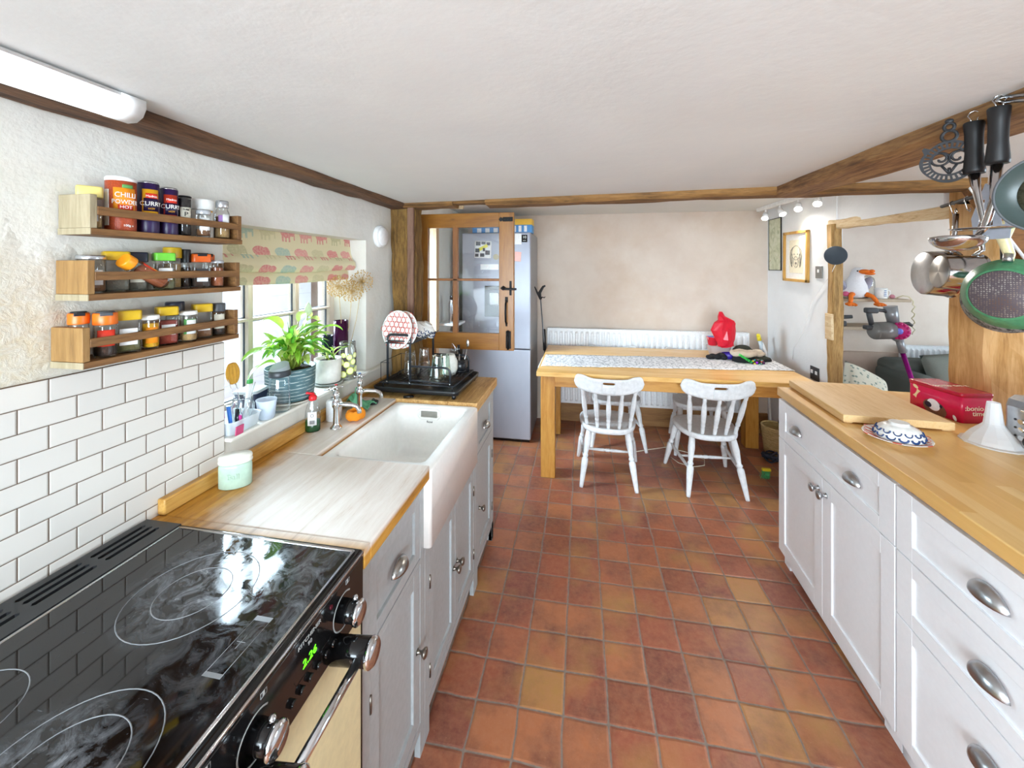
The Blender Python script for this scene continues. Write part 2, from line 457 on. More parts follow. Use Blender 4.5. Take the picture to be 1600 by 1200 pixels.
# far wall, right partition
mb = MB(); mb.box(-1.5, 4.6, 4.08, 4.2, 0, 2.2)
struct(mb.build('wall_far', M_far, origin=(0, 0, 0)), 'bare pink plaster wall')
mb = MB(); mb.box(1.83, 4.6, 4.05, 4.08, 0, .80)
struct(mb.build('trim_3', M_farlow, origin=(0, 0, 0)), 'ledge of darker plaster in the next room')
mb = MB(); mb.box(1.725, 1.762, 3.06, 4.08, 0, 2.12); mb.box(1.73, 1.762, 2.25, 3.06, 1.86, 2.12)
struct(mb.build('wall_right', M_wallR, origin=(0, 0, 0)), 'white partition wall beside the table')
mb = MB(); mb.box(4.5, 4.6, -2.2, .2, 0, 2.2); mb.box(4.5, 4.6, 3.6, 4.3, 0, 2.2); mb.box(4.5, 4.6, .2, 3.6, 0, .7); mb.box(4.5, 4.6, .2, 3.6, 1.95, 2.2)
struct(mb.build('wall_side', M_wallR, origin=(0, 0, 0)), 'outer wall of the next room with an opening added to let light in')
mb = MB(); mb.box(-1.36, 4.6, -2.3, -2.2, 0, .5); mb.box(-1.36, 4.6, -2.3, -2.2, 1.9, 2.2); mb.box(-1.36, -1.15, -2.3, -2.2, .5, 1.9); mb.box(1.3, 4.6, -2.3, -2.2, .5, 1.9)
struct(mb.build('wall_back', M_wallR, origin=(0, 0, 0)), 'wall behind the viewer with a wide opening added for fill light')
# skirting under the radiator
mb = MB(); mb.box(-.40, 1.72, 4.06, 4.08, .0, .19, bev=.004)
struct(mb.build('baseboard_far', wood('skirting_pine', ['6b4a2a', '94693c', 'a87d4b'], 'X', .8, .6, .2), origin=(0, 4.07, 0)))

# timbers
beam('trim_4', (-1.03, -.9, 1.925), (-1.03, 2.14, 1.947), .11, .10, M_beam, .006, 26, seed=3)
beam('trim_5', (-1.10, 2.12, 1.982), (-.69, 2.11, 1.980), .12, .17, M_beamX, .003, 8, seed=4)
beam('trim_20', (-.69, 2.11, 1.994), (-.50, 2.10, 1.994), .11, .17, M_beamX, .002, 5, seed=14)
beam('trim_21', (-.505, 2.10, 1.978), (.95, 2.06, 1.982), .12, .17, M_beamX, .003, 20, seed=15)
beam('trim_6', (.95, 2.06, 1.982), (3.6, 2.00, 1.985), .12, .17, M_beamX, .004, 20, seed=5)
beam('trim_7', (1.00, -1.2, 1.972), (.960, 2.06, 1.985), .15, .20, M_beamR, .005, 26, seed=6)
beam('trim_8', (-1.015, 2.19, 0), (-1.015, 2.19, 1.94), .14, .15, M_postL, .012, 26, seed=7, up=(0, 1, 0))
mb = MB(); mb.box(-.972, -.935, 2.095, 2.115, 1.25, 1.93, bev=.004)
struct(mb.build('trim_9', wood('grey_brown_lining', ['54392c', '7a5a49', '8d6e5c'], 'Z', 1.6, .8, .6)))
beam('trim_10', (-1.2, 2.55, 2.02), (-.80, 2.62, 1.99), .05, .06, M_lintel, .004, 8, seed=8)
beam('trim_11', (1.83, 2.17, 0), (1.83, 2.17, 2.12), .155, .20, M_postR, .007, 20, seed=9, up=(0, 1, 0))
beam('trim_12', (1.733, 3.085, 0), (1.728, 3.085, 1.86), .064, .068, M_postS, .005, 26, seed=10, up=(0, 1, 0))
beam('trim_13', (1.745, 3.13, 1.862), (1.79, 2.25, 1.835), .07, .062, M_lintel, .004, 16, seed=11)
# peg block on the small post
mb = MB(); mb.box(1.685, 1.705, 3.05, 3.12, 1.06, 1.24, bev=.004); mb.cyl((1.684, 3.09, 1.17), (1.681, 3.09, 1.17), .012)
struct(mb.build('trim_14', M_lintel))
# brace behind the hanging pans
mb = MB()
mb._add([(x, y, z) for y in (2.01, 2.055) for x, z in ((1.58, 2.02), (1.60, 1.965), (1.845, 1.58), (2.30, 1.58), (2.30, 2.02))],
        [(0, 1, 2, 3, 4), (9, 8, 7, 6, 5), (0, 5, 6, 1), (1, 6, 7, 2), (2, 7, 8, 3), (3, 8, 9, 4), (4, 9, 5, 0)])
struct(mb.build('trim_15', wood('brace_oak', ['3f2814', '6b4522', '8a5d33', '7a502b'], 'X', 1.6, .7, .6), origin=(1.9, 2.03, 1.5)))
mb = MB(); mb.tube([(1.592, 2.0, 1.965), (1.842, 2.0, 1.572)], .006, 6); struct(mb.build('trim_22', M_white), 'white edge strip under the oak brace')

# ---------------------------------------------------------------- window_1
w = sempty('window_1', (-1.29, 1.45, 1.03), 'wooden kitchen window with six visible panes')
mb = MB()
mb.box(-1.315, -1.265, 1.04, 1.075, 1.03, 1.70, bev=.003); mb.box(-1.315, -1.265, 1.82, 1.86, 1.03, 1.70, bev=.003)
mb.box(-1.315, -1.265, 1.04, 1.86, 1.03, 1.065, bev=.003); mb.box(-1.315, -1.265, 1.04, 1.86, 1.66, 1.70, bev=.003)
for y in (1.337, 1.593): mb.box(-1.305, -1.268, y-.012, y+.012, 1.05, 1.68, bev=.002)
mb.build('window_frame', M_frame, w)
mb = MB()
mb.box(-1.30, -1.262, 1.06, 1.84, 1.352, 1.362, bev=.002)
mb.build('glazing_bar', M_frame, w)
mb = MB()
for y0, y1 in ((1.075, 1.325), (1.349, 1.581), (1.605, 1.82)):
    for z0, z1 in ((1.065, 1.350), (1.364, 1.66)):
        q = .0035
        for a, b, c, d in ((y0, y1, z0, z0+q), (y0, y1, z1-q, z1), (y0, y0+q, z0, z1), (y1-q, y1, z0, z1)):
            mb.box(-1.289, -1.2825, a, b, c, d)
mb.build('seal', mat('black_putty', '4a5560', .6), w)
for y0, y1 in ((1.075, 1.325), (1.349, 1.581), (1.605, 1.82)):
    for z0, z1 in ((1.065, 1.350), (1.364, 1.66)):
        mb = MB(); mb.box(-1.288, -1.284, y0, y1, z0, z1); mb.build('pane', M_glass, w)
# sill board
mb = MB(); mb.box(-1.28, -1.058, 1.042, 2.0, 1.022, 1.034, bev=.004)
struct(mb.build('trim_16', wood('sill_wood', ['c9c4b8', 'ddd9cf', 'e6e3db'], 'Y', 1., .5, .2)), 'pale painted window sill board')

# outside: white boarded wall in the sun, and the gable that shades part of it
t = NT('outside_boards'); s = t.n('SeparateXYZ', i0=t.n('TexCoord').outputs['Object'])
fr = t.math('FRACT', t.math('MULTIPLY', s.outputs[2], 7.)); nz = t.noise(t.coord(), 12., 5.)
t.bsdf(t.mix(t.ramp(fr, [(.0, (1, 1, 1)), (.05, (0, 0, 0))]).outputs[0], hexc('c6cdd6'), hexc('a3abb5')), .8, 0., t.math('ADD', fr, nz.outputs[0]), .3, .02)
mb = MB(); mb.box(-3.1, -2.9, -3, 7, -.1, 3.1)
struct(mb.build('wall_outside', t.m, origin=(-3, 0, 0)), 'white boarded outbuilding seen through the window')
mb = MB(); mb._add([(-1.5, -2.3, 2.3), (4.8, -2.3, 2.3), (4.8, 4.4, 2.3), (-1.5, 4.4, 2.3), (1.6, -2.3, 4.6), (1.6, 1.2, 4.6)], [(0, 3, 2, 1), (0, 1, 4), (2, 3, 5), (0, 4, 5, 3), (1, 2, 5, 4)])
struct(mb.build('trim_17', mat('roof_tiles', '5b4038', .9, 0, .5), origin=(0, 0, 2.3)), 'roof of the house')

# ---------------------------------------------------------------- door_1 (upper half of a stable door, standing open)
d = sempty('door_1', (-1.09, 2.46, 1.03), 'upper leaf of a varnished pine stable door, standing open')
DX0, DX1, DZ0, DZ1, DY0, DY1 = -1.09, -.420, 1.035, 1.908, 2.445, 2.485
for a, b, c, e, m in ((DX0, DX0+.10, DZ0, DZ1, M_pine), (DX1-.095, DX1, DZ0, DZ1, M_pine)):
    mb = MB(); mb.box(a, b, DY0, DY1, c, e, bev=.003); mb.build('stile', m, d)
for c, e in ((DZ0, DZ0+.105), (DZ1-.09, DZ1)):
    mb = MB(); mb.box(DX0+.10, DX1-.095, DY0+.001, DY1-.001, c, e, bev=.002); mb.build('rail', M_pineX, d)
mb = MB(); mb.box(-.822, -.789, DY0+.002, DY1-.002, DZ0+.1, DZ1-.085, bev=.004); mb.box(DX0+.09, DX1-.09, DY0+.002, DY1-.002, 1.474, 1.489, bev=.003)
mb.build('glazing_bar', wood('glazing_bar_wood', ['6e3f1a', '8f5a2b', '9c683a'], 'Z', 1., .5, .2), d)
for x0, x1 in ((DX0+.10, -.822), (-.789, DX1-.095)):
    for z0, z1 in ((1.14, 1.474), (1.489, 1.818)):
        mb = MB(); mb.box(x0, x1, 2.463, 2.466, z0, z1); mb.build('pane', M_glass, d)
mb = MB()
mb.box(-.49, -.425, 2.437, 2.445, 1.850, 1.878, bev=.003); mb.prism([(-.515, 1.864), (-.505, 1.878), (-.49, 1.872), (-.49, 1.856), (-.505, 1.850)], -2.445, -2.437, L=Matrix(((1, 0, 0, 0), (0, 0, -1, 0), (0, 1, 0, 0), (0, 0, 0, 1))))
for x in (-.48, -.46, -.44): mb.cyl((x, 2.44, 1.864), (x, 2.433, 1.864), .006)
mb.build('hinge', M_black, d)
mb = MB()
mb.box(-.447, -.433, 2.437, 2.445, 1.385, 1.475, bev=.003); mb.box(-.485, -.40, 2.425, 2.435, 1.418, 1.432, bev=.003)
mb.prism([(-.505, 1.43), (-.485, 1.445), (-.462, 1.43), (-.485, 1.415)], -2.442, -2.430, L=Matrix(((1, 0, 0, 0), (0, 0, -1, 0), (0, 1, 0, 0), (0, 0, 0, 1))))
mb.sph((-.485, 2.425, 1.43), .012)
mb.build('latch', M_black, d)
mb = MB(); mb.box(-.475, -.457, 2.438, 2.445, 1.34, 1.375, bev=.003); mb.box(-.472, -.46, 2.438, 2.445, 1.19, 1.215, bev=.003)
mb.tube([(-.466, 2.438, 1.35), (-.466, 2.415, 1.335), (-.466, 2.41, 1.28), (-.466, 2.415, 1.225), (-.466, 2.438, 1.205)], .006)
mb.build('pull_handle', M_black, d)
mb = MB(); mb.box(-.470, -.438, 2.437, 2.445, 1.05, 1.16, bev=.003); mb.cyl((-.454, 2.43, 1.045), (-.454, 2.43, 1.165), .007); mb.sph((-.454, 2.424, 1.14), .009)
mb.build('bolt', M_black, d)
# far jamb of the doorway
mb = MB(); mb.box(-1.25, -1.19, 3.13, 3.19, 0, 2.0, bev=.004)
struct(mb.build('trim_18', wood('pale_jamb', ['c39a72', 'd9b48e', 'e3c7a6'], 'Z', 1., .6, .3)), 'pale timber door jamb seen through the glass')
# lower leaf
mb = MB(); mb.box(-1.24, -1.20, 2.44, 3.13, .02, 1.0, bev=.004)
for i in range(5): mb.box(-1.198, -1.194, 2.44+.138*i+.004, 2.44+.138*(i+1)-.004, .04, .98, bev=.001)
struct(mb.build('door_2', M_pine), 'lower leaf of the pine stable door')

# tube light under the beam
tl = thing('ceiling_light', 'white tube light fixed along the ceiling at the top left', 'light', (-.955, .2, 1.90))
mb = MB()
pr = [(-.036, .0), (-.036, -.018), (-.028, -.034), (-.012, -.044), (.012, -.044), (.028, -.034), (.036, -.018), (.036, .0)]
L = T(-.945, 0, 1.93)
mb.ring_surf([[(-.945+a, y, 1.912+b) for a, b in pr] for y in (.645, .69)], True, True, True)
mb.ring_surf([[(-.945+a*.96, y, 1.912+b*.3) for a, b in pr] for y in (-.4, .65)], True, True, True)
mb.build('housing', M_whitep, tl)
mb = MB(); mb.ring_surf([[(-.945+a*.93, y, 1.910+b*.95) for a, b in pr] for y in (-.4, .644)], True, True, True)
mb.build('diffuser', emis('tube_glow', 'f7f8fb', 1.5), tl)
# ================================================================ KITCHEN RUN, LEFT
FLM = Matrix(((0, 1, 0, -.505), (1, 0, 0, 0), (0, 0, 1, 0), (0, 0, 0, 1)))      # (a, b, z): a along the run, b out from the face
FRM = RM @ Matrix(((0, -1, 0, .025), (1, 0, 0, 0), (0, 0, 1, 0), (0, 0, 0, 1)))
TXP = Matrix(((0, 0, 1, 0), (1, 0, 0, 0), (0, 1, 0, 0), (0, 0, 0, 1)))             # text facing +X
TXM = Matrix(((0, 0, -1, 0), (-1, 0, 0, 0), (0, 1, 0, 0), (0, 0, 0, 1)))           # text facing -X
TYM = Matrix(((1, 0, 0, 0), (0, 0, -1, 0), (0, 1, 0, 0), (0, 0, 0, 1)))            # text facing -Y
M_grey = mat('grey_cabinet_paint', 'aaadae', .45, 0, .05)
M_greyd = mat('grey_cabinet_shadow_gap', '4b4d4e', .8)
M_cabw = mat('white_cabinet_paint', 'f4f6fa', .38, 0, .02, var=.02)
M_pewter = mat('pewter', '8d857c', .32, 1.)
M_nickel = mat('brushed_nickel', 'a8a6a3', .25, 1.)

def shaker(mb, a0, a1, z0, z1, th=.019, fw=.045, rec=.009, bev=.0015, fz=None):
    fz = fz or fw
    mb.box(a0, a0+fw, 0, th, z0, z1, bev=bev); mb.box(a1-fw, a1, 0, th, z0, z1, bev=bev)
    mb.box(a0+fw, a1-fw, 0, th, z0, z0+fz, bev=bev); mb.box(a0+fw, a1-fw, 0, th, z1-fz, z1, bev=bev)
    mb.box(a0+fw, a1-fw, 0, th-rec, z0+fz, z1-fz)
def cup(mb, a, z, th=.019, w=.042, h=.030, p=.026):
    def f(u, v):
        A = PI*u; B = PI/2*v
        return (a+w*math.cos(A), th+p*math.sin(A)*math.sin(B)+.001, z-h*.5+h*math.sin(A)*math.cos(B)*1.0)
    def g(u, v):
        x, y, q = f(u, v)
        return (a+(x-a)*.93, th+(y-th)*.9, z-h*.5+(q-z+h*.5)*.9)
    mb.shell(f, g, 17, 9)
def knob(mb, a, z, th=.019, s=1.):
    mb.lathe([(.010*s, 0), (.006*s, .004*s), (.0055*s, .013*s), (.011*s, .018*s), (.0155*s, .023*s), (.0150*s, .028*s), (.009*s, .031*s), (.0005, .032*s)], 18, L=T(a, th, z) @ RX(-PI/2))

# unit beside the cooker
c1 = thing('base_cabinet', 'grey painted cabinet with one drawer above one door, between the cooker and the sink', 'cabinet', (-.75, 1.04, 0), group=None)
mb = MB(FLM)
mb.box(.842, 1.222, -.54, -.019, .09, .872)
mb.box(.842, .882, -.02, 0, .0, .872, bev=.001); mb.box(1.185, 1.222, -.02, 0, .0, .872, bev=.001)
mb.box(.882, 1.185, -.02, 0, .845, .872); mb.box(.882, 1.185, -.02, 0, .618, .636); mb.box(.882, 1.185, -.02, 0, .085, .112)
mb.box(.842, .866, -.50, -.46, 0, .09); mb.box(1.2, 1.222, -.50, -.46, 0, .09)
mb.build('body', M_grey, c1)
mb = MB(FLM @ T(0, -.019, 0)); shaker(mb, .884, 1.183, .638, .843, .018, .034); dr = mb.build('drawer', M_grey, c1)
mb = MB(FLM @ T(0, -.019, 0)); cup(mb, 1.03, .735); mb.build('cup_handle', M_nickel, dr)
mb = MB(FLM @ T(0, -.019, 0)); shaker(mb, .884, 1.183, .114, .616, .018, .045); dr = mb.build('door', M_grey, c1)
mb = MB(FLM @ T(0, -.019, 0)); knob(mb, 1.163, .36); mb.build('knob', M_pewter, dr)
for z in (.20, .50):
    mb = MB(FLM); mb.cyl((.883, .001, z-.022), (.883, .001, z+.022), .0035, n=8); mb.build('hinge', M_pewter, dr)

c2 = thing('base_cabinet', 'grey painted sink cabinet with two small doors below the white sink', 'cabinet', (-.75, 1.53, 0))
mb = MB(FLM)
mb.box(1.224, 1.848, -.54, -.019, .09, .648)
mb.box(1.224, 1.262, -.02, 0, 0, .648, bev=.001); mb.box(1.815, 1.848, -.02, 0, 0, .648, bev=.001)
mb.box(1.262, 1.815, -.02, 0, .612, .648); mb.box(1.262, 1.815, -.02, 0, .085, .112)
mb.build('body', M_grey, c2)
for a0, a1, k, hh in ((1.264, 1.537, 1.517, 1.2645), (1.540, 1.813, 1.560, 1.8125)):
    mb = MB(FLM @ T(0, -.019, 0)); shaker(mb, a0, a1, .114, .610, .018, .042); dr = mb.build('door', M_grey, c2)
    mb = MB(FLM @ T(0, -.019, 0)); knob(mb, k, .355); mb.build('knob', M_pewter, dr)
    for z in (.20, .50):
        mb = MB(FLM); mb.cyl((hh, .001, z-.022), (hh, .001, z+.022), .0035, n=8); mb.build('hinge', M_pewter, dr)

c3 = thing('base_cabinet', 'grey painted end cabinet under the dish rack, next to the fridge', 'cabinet', (-.75, 2.04, 0))
mb = MB(FLM)
mb.box(1.850, 2.236, -.54, -.019, .09, .872)
mb.box(1.850, 1.886, -.02, 0, 0, .872, bev=.001); mb.box(2.200, 2.236, -.02, 0, 0, .872, bev=.001)
mb.box(1.886, 2.2, -.02, 0, .845, .872); mb.box(1.886, 2.2, -.02, 0, .618, .636); mb.box(1.886, 2.2, -.02, 0, .085, .112)
mb.box(2.2, 2.236, -.54, 0, 0, .10)
mb.build('body', M_grey, c3)
mb = MB(FLM @ T(0, -.019, 0)); shaker(mb, 1.888, 2.198, .638, .843, .018, .034); dr = mb.build('drawer', M_grey, c3)
mb = MB(FLM @ T(0, -.019, 0)); cup(mb, 2.04, .735); mb.build('cup_handle', M_nickel, dr)
mb = MB(FLM @ T(0, -.019, 0)); shaker(mb, 1.888, 2.198, .114, .616, .018, .045); dr = mb.build('door', M_grey, c3)
mb = MB(FLM @ T(0, -.019, 0)); knob(mb, 1.915, .36); mb.build('knob', M_pewter, dr)
for z in (.20, .50):
    mb = MB(FLM); mb.cyl((2.199, .001, z-.022), (2.199, .001, z+.022), .0035, n=8); mb.build('hinge', M_pewter, dr)

# worktop: scrubbed, bleached pine with orange varnish left near the wall
t = NT('scrubbed_pine')
v = t.coord(scale=(14, 1, 14)); a = t.noise(v, 3., 6., .55, .5); b = t.noise(v, 40., 3., .6)
f = t.math('ADD', t.math('MULTIPLY', a.outputs[0], .7), t.math('MULTIPLY', b.outputs[0], .3))
pale = t.ramp(f, [(.30, hexc('c2aa94')), (.42, hexc('d9cdc2')), (.6, hexc('e4dcd4'))]).outputs[0]
ora = t.ramp(f, [(.32, hexc('8a5a22')), (.45, hexc('b9812f')), (.6, hexc('d09b45'))]).outputs[0]
s = t.n('SeparateXYZ', i0=t.n('TexCoord').outputs['Object'])      # object origin is the world origin
nz = t.noise(t.coord(), 6., 4.)
m1 = t.math('MULTIPLY_ADD', s.outputs[0], -9., -8.15)             # towards the wall
m1 = t.math('ADD', m1, t.math('MULTIPLY_ADD', s.outputs[1], -2.2, 2.3))
m1 = t.math('ADD', m1, t.math('MULTIPLY_ADD', nz.outputs[0], 2.6, -1.3))
m2 = t.math('MULTIPLY_ADD', s.outputs[1], -26., 22.2)             # the breadboard end
m3 = t.math('MULTIPLY_ADD', s.outputs[2], -90., 82.3)             # the front edge below the top surface
m4 = t.math('MULTIPLY', t.math('COMPARE', s.outputs[1], 2.05, .24), .55)
mm = t.math('MAXIMUM', t.math('MAXIMUM', m1, m2), t.math('MAXIMUM', m3, m4)); mm.use_clamp = True
t.bsdf(t.mix(t.math('MINIMUM', mm, 1.), pale, ora), .42, 0., f, .25, .003)
M_scrub = t.m
M_oak = wood('orange_oiled_pine', ['8f6125', 'b98537', 'cfa055', 'c08f45'], 'Y', 1., .4, .2, coat=.15)
wt = thing('worktop', 'scrubbed pale pine worktop wrapping around the white sink', 'worktop', (0, 0, 0))
mb = MB()
mb.box(-1.08, -.484, .848, 1.212, .875, .92, bev=.004); mb.box(-1.08, -.484, .822, .848, .875, .92, bev=.003)
mb.build('near_board', M_scrub, wt)
mb = MB(); mb.box(-1.08, -.893, 1.212, 1.802, .875, .92, bev=.004); mb.build('tap_ledge', M_scrub, wt)
mb = MB()
for x0, x1 in ((-1.08, -.93), (-.93, -.78), (-.78, -.63), (-.63, -.484)): mb.box(x0+.0006, x1-.0006, 1.802, 2.246, .875, .92, bev=.002)
mb.box(-1.0, -.52, 1.803, 1.806, .90, .908)
mb.build('draining_board', wood('draining_pine', ['8f6a3d', 'b98c50', 'd3ab6e', 'dcbf90'], 'Y', 1.2, .45, .3), wt)
mb = MB(); mb.box(-1.08, -1.056, .845, 2.06, .9205, .962, bev=.004); mb.build('upstand', M_oak, wt)

# sink
def rrect(x0, x1, y0, y1, r, z, n=6):
    out = []
    for cx, cy, a0 in ((x1-r, y1-r, 0), (x0+r, y1-r, PI/2), (x0+r, y0+r, PI), (x1-r, y0+r, 1.5*PI)):
        for i in range(n+1):
            A = a0+PI/2*i/n; out.append((cx+r*math.cos(A), cy+r*math.sin(A), z))
    return out
M_fire = mat('white_fireclay', 'f5f3ef', .16, 0, .02, var=.03)
sk = thing('belfast_sink', 'deep white ceramic apron sink set into the worktop', 'sink', (-.69, 1.505, .65))
mb = MB()
X0, X1, Y0, Y1 = -.893, -.480, 1.212, 1.801
rings = [rrect(X0, X1, Y0, Y1, .012, .650), rrect(X0, X1, Y0, Y1, .012, .897)]
for k in range(1, 5):
    q = k/4*PI/2; o = .014*(1-math.cos(q)); rings.append(rrect(X0+o, X1-o, Y0+o, Y1-o, .014, .897+.010*math.sin(q)))
rings += [rrect(X0+.032, X1-.034, Y0+.032, Y1-.032, .03, .907)]
rings += [rrect(X0+.040, X1-.042, Y0+.040, Y1-.040, .035, .900), rrect(X0+.043, X1-.046, Y0+.043, Y1-.043, .04, .880),
          rrect(X0+.050, X1-.052, Y0+.050, Y1-.050, .045, .72), rrect(X0+.062, X1-.064, Y0+.062, Y1-.062, .045, .695), rrect(X0+.10, X1-.10, Y0+.10, Y1-.10, .03, .688)]
mb.ring_surf(rings, True, True, True)
mb.build('basin', M_fire, sk)
mb = MB(); cy = Y1-.046
pts = [(-.705+.052*sx*f1, cy+.002, .872+.020*f2) for sx, f1, f2 in ((-1, .75, 1), (1, .75, 1), (1, 1, .6), (1, 1, -.4), (1, .75, -1), (-1, .75, -1), (-1, 1, -.4), (-1, 1, .6))]
mb.tube(pts, .0065, 8, closed=True); mb.build('overflow_rim', M_fire, sk)
mb = MB(); mb.box(-.745, -.665, cy-.0015, cy+.006, .858, .886, bev=.003); mb.build('overflow_slot', mat('overflow_dark', '8e8a82', .5), sk)
mb = MB(); mb.text('Royal', .013, L=T(-.70, cy-.004, .838) @ TYM); mb.build('maker_mark', mat('ink_blue_black', '2c2c33', .6), sk)
mb = MB(); mb.lathe([(.03, .689), (.028, .692), (.012, .690), (.001, .690)], 20, L=T(-.69, 1.52, 0)); mb.build('waste', M_chrome, sk)

# taps
def tap(x, y, label, top, ang):
    k = thing('sink_tap', label, 'tap', (x, y, .92), rz=ang, group=None)
    m = WM[k.name]
    mb = MB(m)
    mb.lathe([(.023, 0), (.023, .003), (.017, .009), (.0125, .014), (.0115, .02), (.0105, .075), (.012, .082), (.015, .086), (.016, .098), (.013, .106), (.010, .11), (.010, .122), (.013, .126), (.012, .140), (.006, .146), (.005, .160)], 20)
    mb.build('body', M_chrome, k)
    mb = MB(m); mb.tube([(0, 0, .092), (.03, 0, .094), (.065, 0, .090), (.082, 0, .083), (.090, 0, .070), (.091, 0, .058)], [.010, .009, .0085, .0085, .0085, .009], 12)
    mb.build('spout', M_chrome, k)
    mb = MB(m)
    for a in (0.5, 0.5+PI/2):
        c, s_ = math.cos(a)*.026, math.sin(a)*.026
        mb.turned((-c, -s_, .162), (c, s_, .162), [(0, .001), (.03, .005), (.12, .0035), (.4, .0035), (.5, .008), (.6, .0035), (.88, .0035), (.97, .005), (1, .001)], 10)
    mb.cyl((0, 0, .155), (0, 0, .172), .008)
    h = mb.build('cross_handle', M_chrome, k)
    mb = MB(m); mb.cyl((0, 0, .1715), (0, 0, .1745), .0055); mb.build('index_disc', mat('tap_'+top, {'red': 'c8202a', 'blue': '3f6fae'}[top], .3), h)
tap(-.965, 1.43, 'nearer chrome pillar tap with a red centre, beside the washing-up liquid', 'red', .25)
tap(-.965, 1.60, 'farther chrome pillar tap with a blue centre, beside the green cloth', 'blue', .45)

# ================================================================ COOKER
ck = thing('range_cooker', 'black and cream electric range cooker with a scratched glass hob', 'cooker', (-.78, .36, 0))
M_enb = mat('black_enamel', '121112', .12, 0., .02)
M_cream = mat('cream_enamel', 'd9cba0', .3)
mb = MB(); mb.box(-1.072, -.50, -.10, .818, .0, .905, bev=.003); mb.build('body', M_enb, ck)
mb = MB(); mb.box(-1.075, -.485, -.10, .820, .905, .926, bev=.006, seg=3)
mb.build('hob_frame', M_enb, ck)
mb = MB()
slots = []
for y0, y1 in ((.682, .792), (.566, .668), (.448, .552), (.33, .434), (.21, .315)):
    for x in (-1.046, -1.026, -1.006):
        slots.append([(x-.005, y0+.004), (x, y0), (x+.005, y0+.004), (x+.005, y1-.004), (x, y1), (x-.005, y1-.004)])
mb.fill2d([[(-1.068, .19), (-.966, .19), (-.966, .812), (-1.068, .812)]]+slots, .006, L=T(0, 0, .9292))
mb.build('vent_grille', mat('grille_enamel', '26272a', .3), ck)
mb = MB()
for sl in slots:
    mb.tube([(sl[1][0]+.0045, sl[1][1]+.012, .9305), (sl[4][0]+.0045, sl[4][1]-.004, .9305)], .0011, 6)
mb.build('vent_glint', mat('gold_glint', '8a6d3a', .3, 1.), ck)  # thin gold lines stand in for glints along the slots
# glass with haze and scratches
t = NT('scratched_hob_glass'); o = t.coord()
def blob(cx, cy, r, e=1.):
    vm = t.n('VectorMath', {'operation': 'SUBTRACT'}, i0=t.n('TexCoord').outputs['Object'], i1=(cx+.78, cy-.36, .93))
    vs = t.n('VectorMath', {'operation': 'MULTIPLY'}, i0=vm, i1=(1/r, 1/(r*e), 0))
    ln = t.n('VectorMath', {'operation': 'LENGTH'}, i0=vs)
    return t.ramp(ln.outputs['Value'], [(.35, (1, 1, 1)), (1., (0, 0, 0))]).outputs[0]
hz = t.math('MAXIMUM', t.math('MAXIMUM', blob(-.735, .68, .16), blob(-.66, .37, .12)), t.math('MULTIPLY', blob(-.56, .66, .2, 1.2), .5))
n1 = t.noise(t.coord(scale=(1, 1, 1), rot=(0, 0, .6)), 22., 8., .72, 1.2); n2 = t.noise(t.coord(scale=(60, 6, 1), rot=(0, 0, .5)), 3., 4., .6); n3 = t.noise(t.coord(scale=(9, 70, 1), rot=(0, 0, .2)), 3., 4., .6)
sp = t.noise(t.coord(), 260., 2., .5)
haze = t.math('MULTIPLY', hz, t.ramp(n1.outputs[0], [(.42, (0, 0, 0)), (.75, (1, 1, 1))]).outputs[0])
scr = t.math('MAXIMUM', t.ramp(n2.outputs[0], [(.70, (0, 0, 0)), (.74, (1, 1, 1))]).outputs[0], t.ramp(n3.outputs[0], [(.70, (0, 0, 0)), (.74, (1, 1, 1))]).outputs[0])
spk = t.ramp(sp.outputs[0], [(.72, (0, 0, 0)), (.76, (1, 1, 1))]).outputs[0]
msk = t.math('ADD', t.math('MULTIPLY', haze, .85), t.math('ADD', t.math('MULTIPLY', scr, .22), t.math('MULTIPLY', spk, .12))); msk.use_clamp = True
col = t.mix(msk, hexc('0b0a0c'), hexc('9fa6b0'))
t.bsdf(col, t.math('MULTIPLY_ADD', msk, .5, .035), Specular_IOR_Level=.6)
mb = MB(); mb.box(-.958, -.503, -.08, .800, .926, .930, bev=.001); mb.build('hob_glass', t.m, ck)
mb = MB()
P4 = [(-.961, -.08, .9285), (-.961, .803, .9285), (-.500, .803, .9285), (-.500, -.08, .9285)]
for i in range(3): mb.tube([P4[i], P4[i+1]], .0036, 8)
for p in P4[1:3]: mb.sph(p, .0036, 8, 6)
mb.tube([(-.487, -.10, .918), (-.487, .817, .918)], .0045, 8)
mb.build('chrome_trim', M_chrome, ck)
M_mark = mat('hob_marking', '85878b', .4)
for cx, cy, r in ((-.742, .648, .108), (-.742, .648, .062), (-.640, .385, .100), (-.640, .385, .066), (-.865, .40, .075)):
    mb = MB(); mb.tube([(cx+r*math.cos(2*PI*i/48), cy+r*math.sin(2*PI*i/48), .9303) for i in range(48)], .0009, 4, closed=True); mb.build('cooking_ring', M_mark, ck)
mb = MB()
for y0, y1 in ((.517, .524), (.615, .624)): mb.box(-.578, -.545, y0, y1, .930, .9304)
mb.tube([(-.577, .52, .9302), (-.577, .62, .9302)], .0006, 4); mb.tube([(-.546, .52, .9302), (-.546, .62, .9302)], .0006, 4)
mb.tube([(-.572, .575, .9302), (-.556, .575, .9302)], .0006, 4); mb.tube([(-.564, .563, .9302), (-.564, .587, .9302)], .0006, 4)
mb.build('residual_heat_marking', M_mark, ck)
mb = MB(); mb.box(-.50, -.484, -.10, .818, .785, .912, bev=.003); pan = mb.build('control_panel', M_enb, ck)
PX = -.4838
mb = MB(); mb.text('2.26', .020, L=T(PX, .640, .857) @ TXP, sx=1.1); mb.build('clock_digits', emis('clock_green', '5cff1e', 3.), pan)
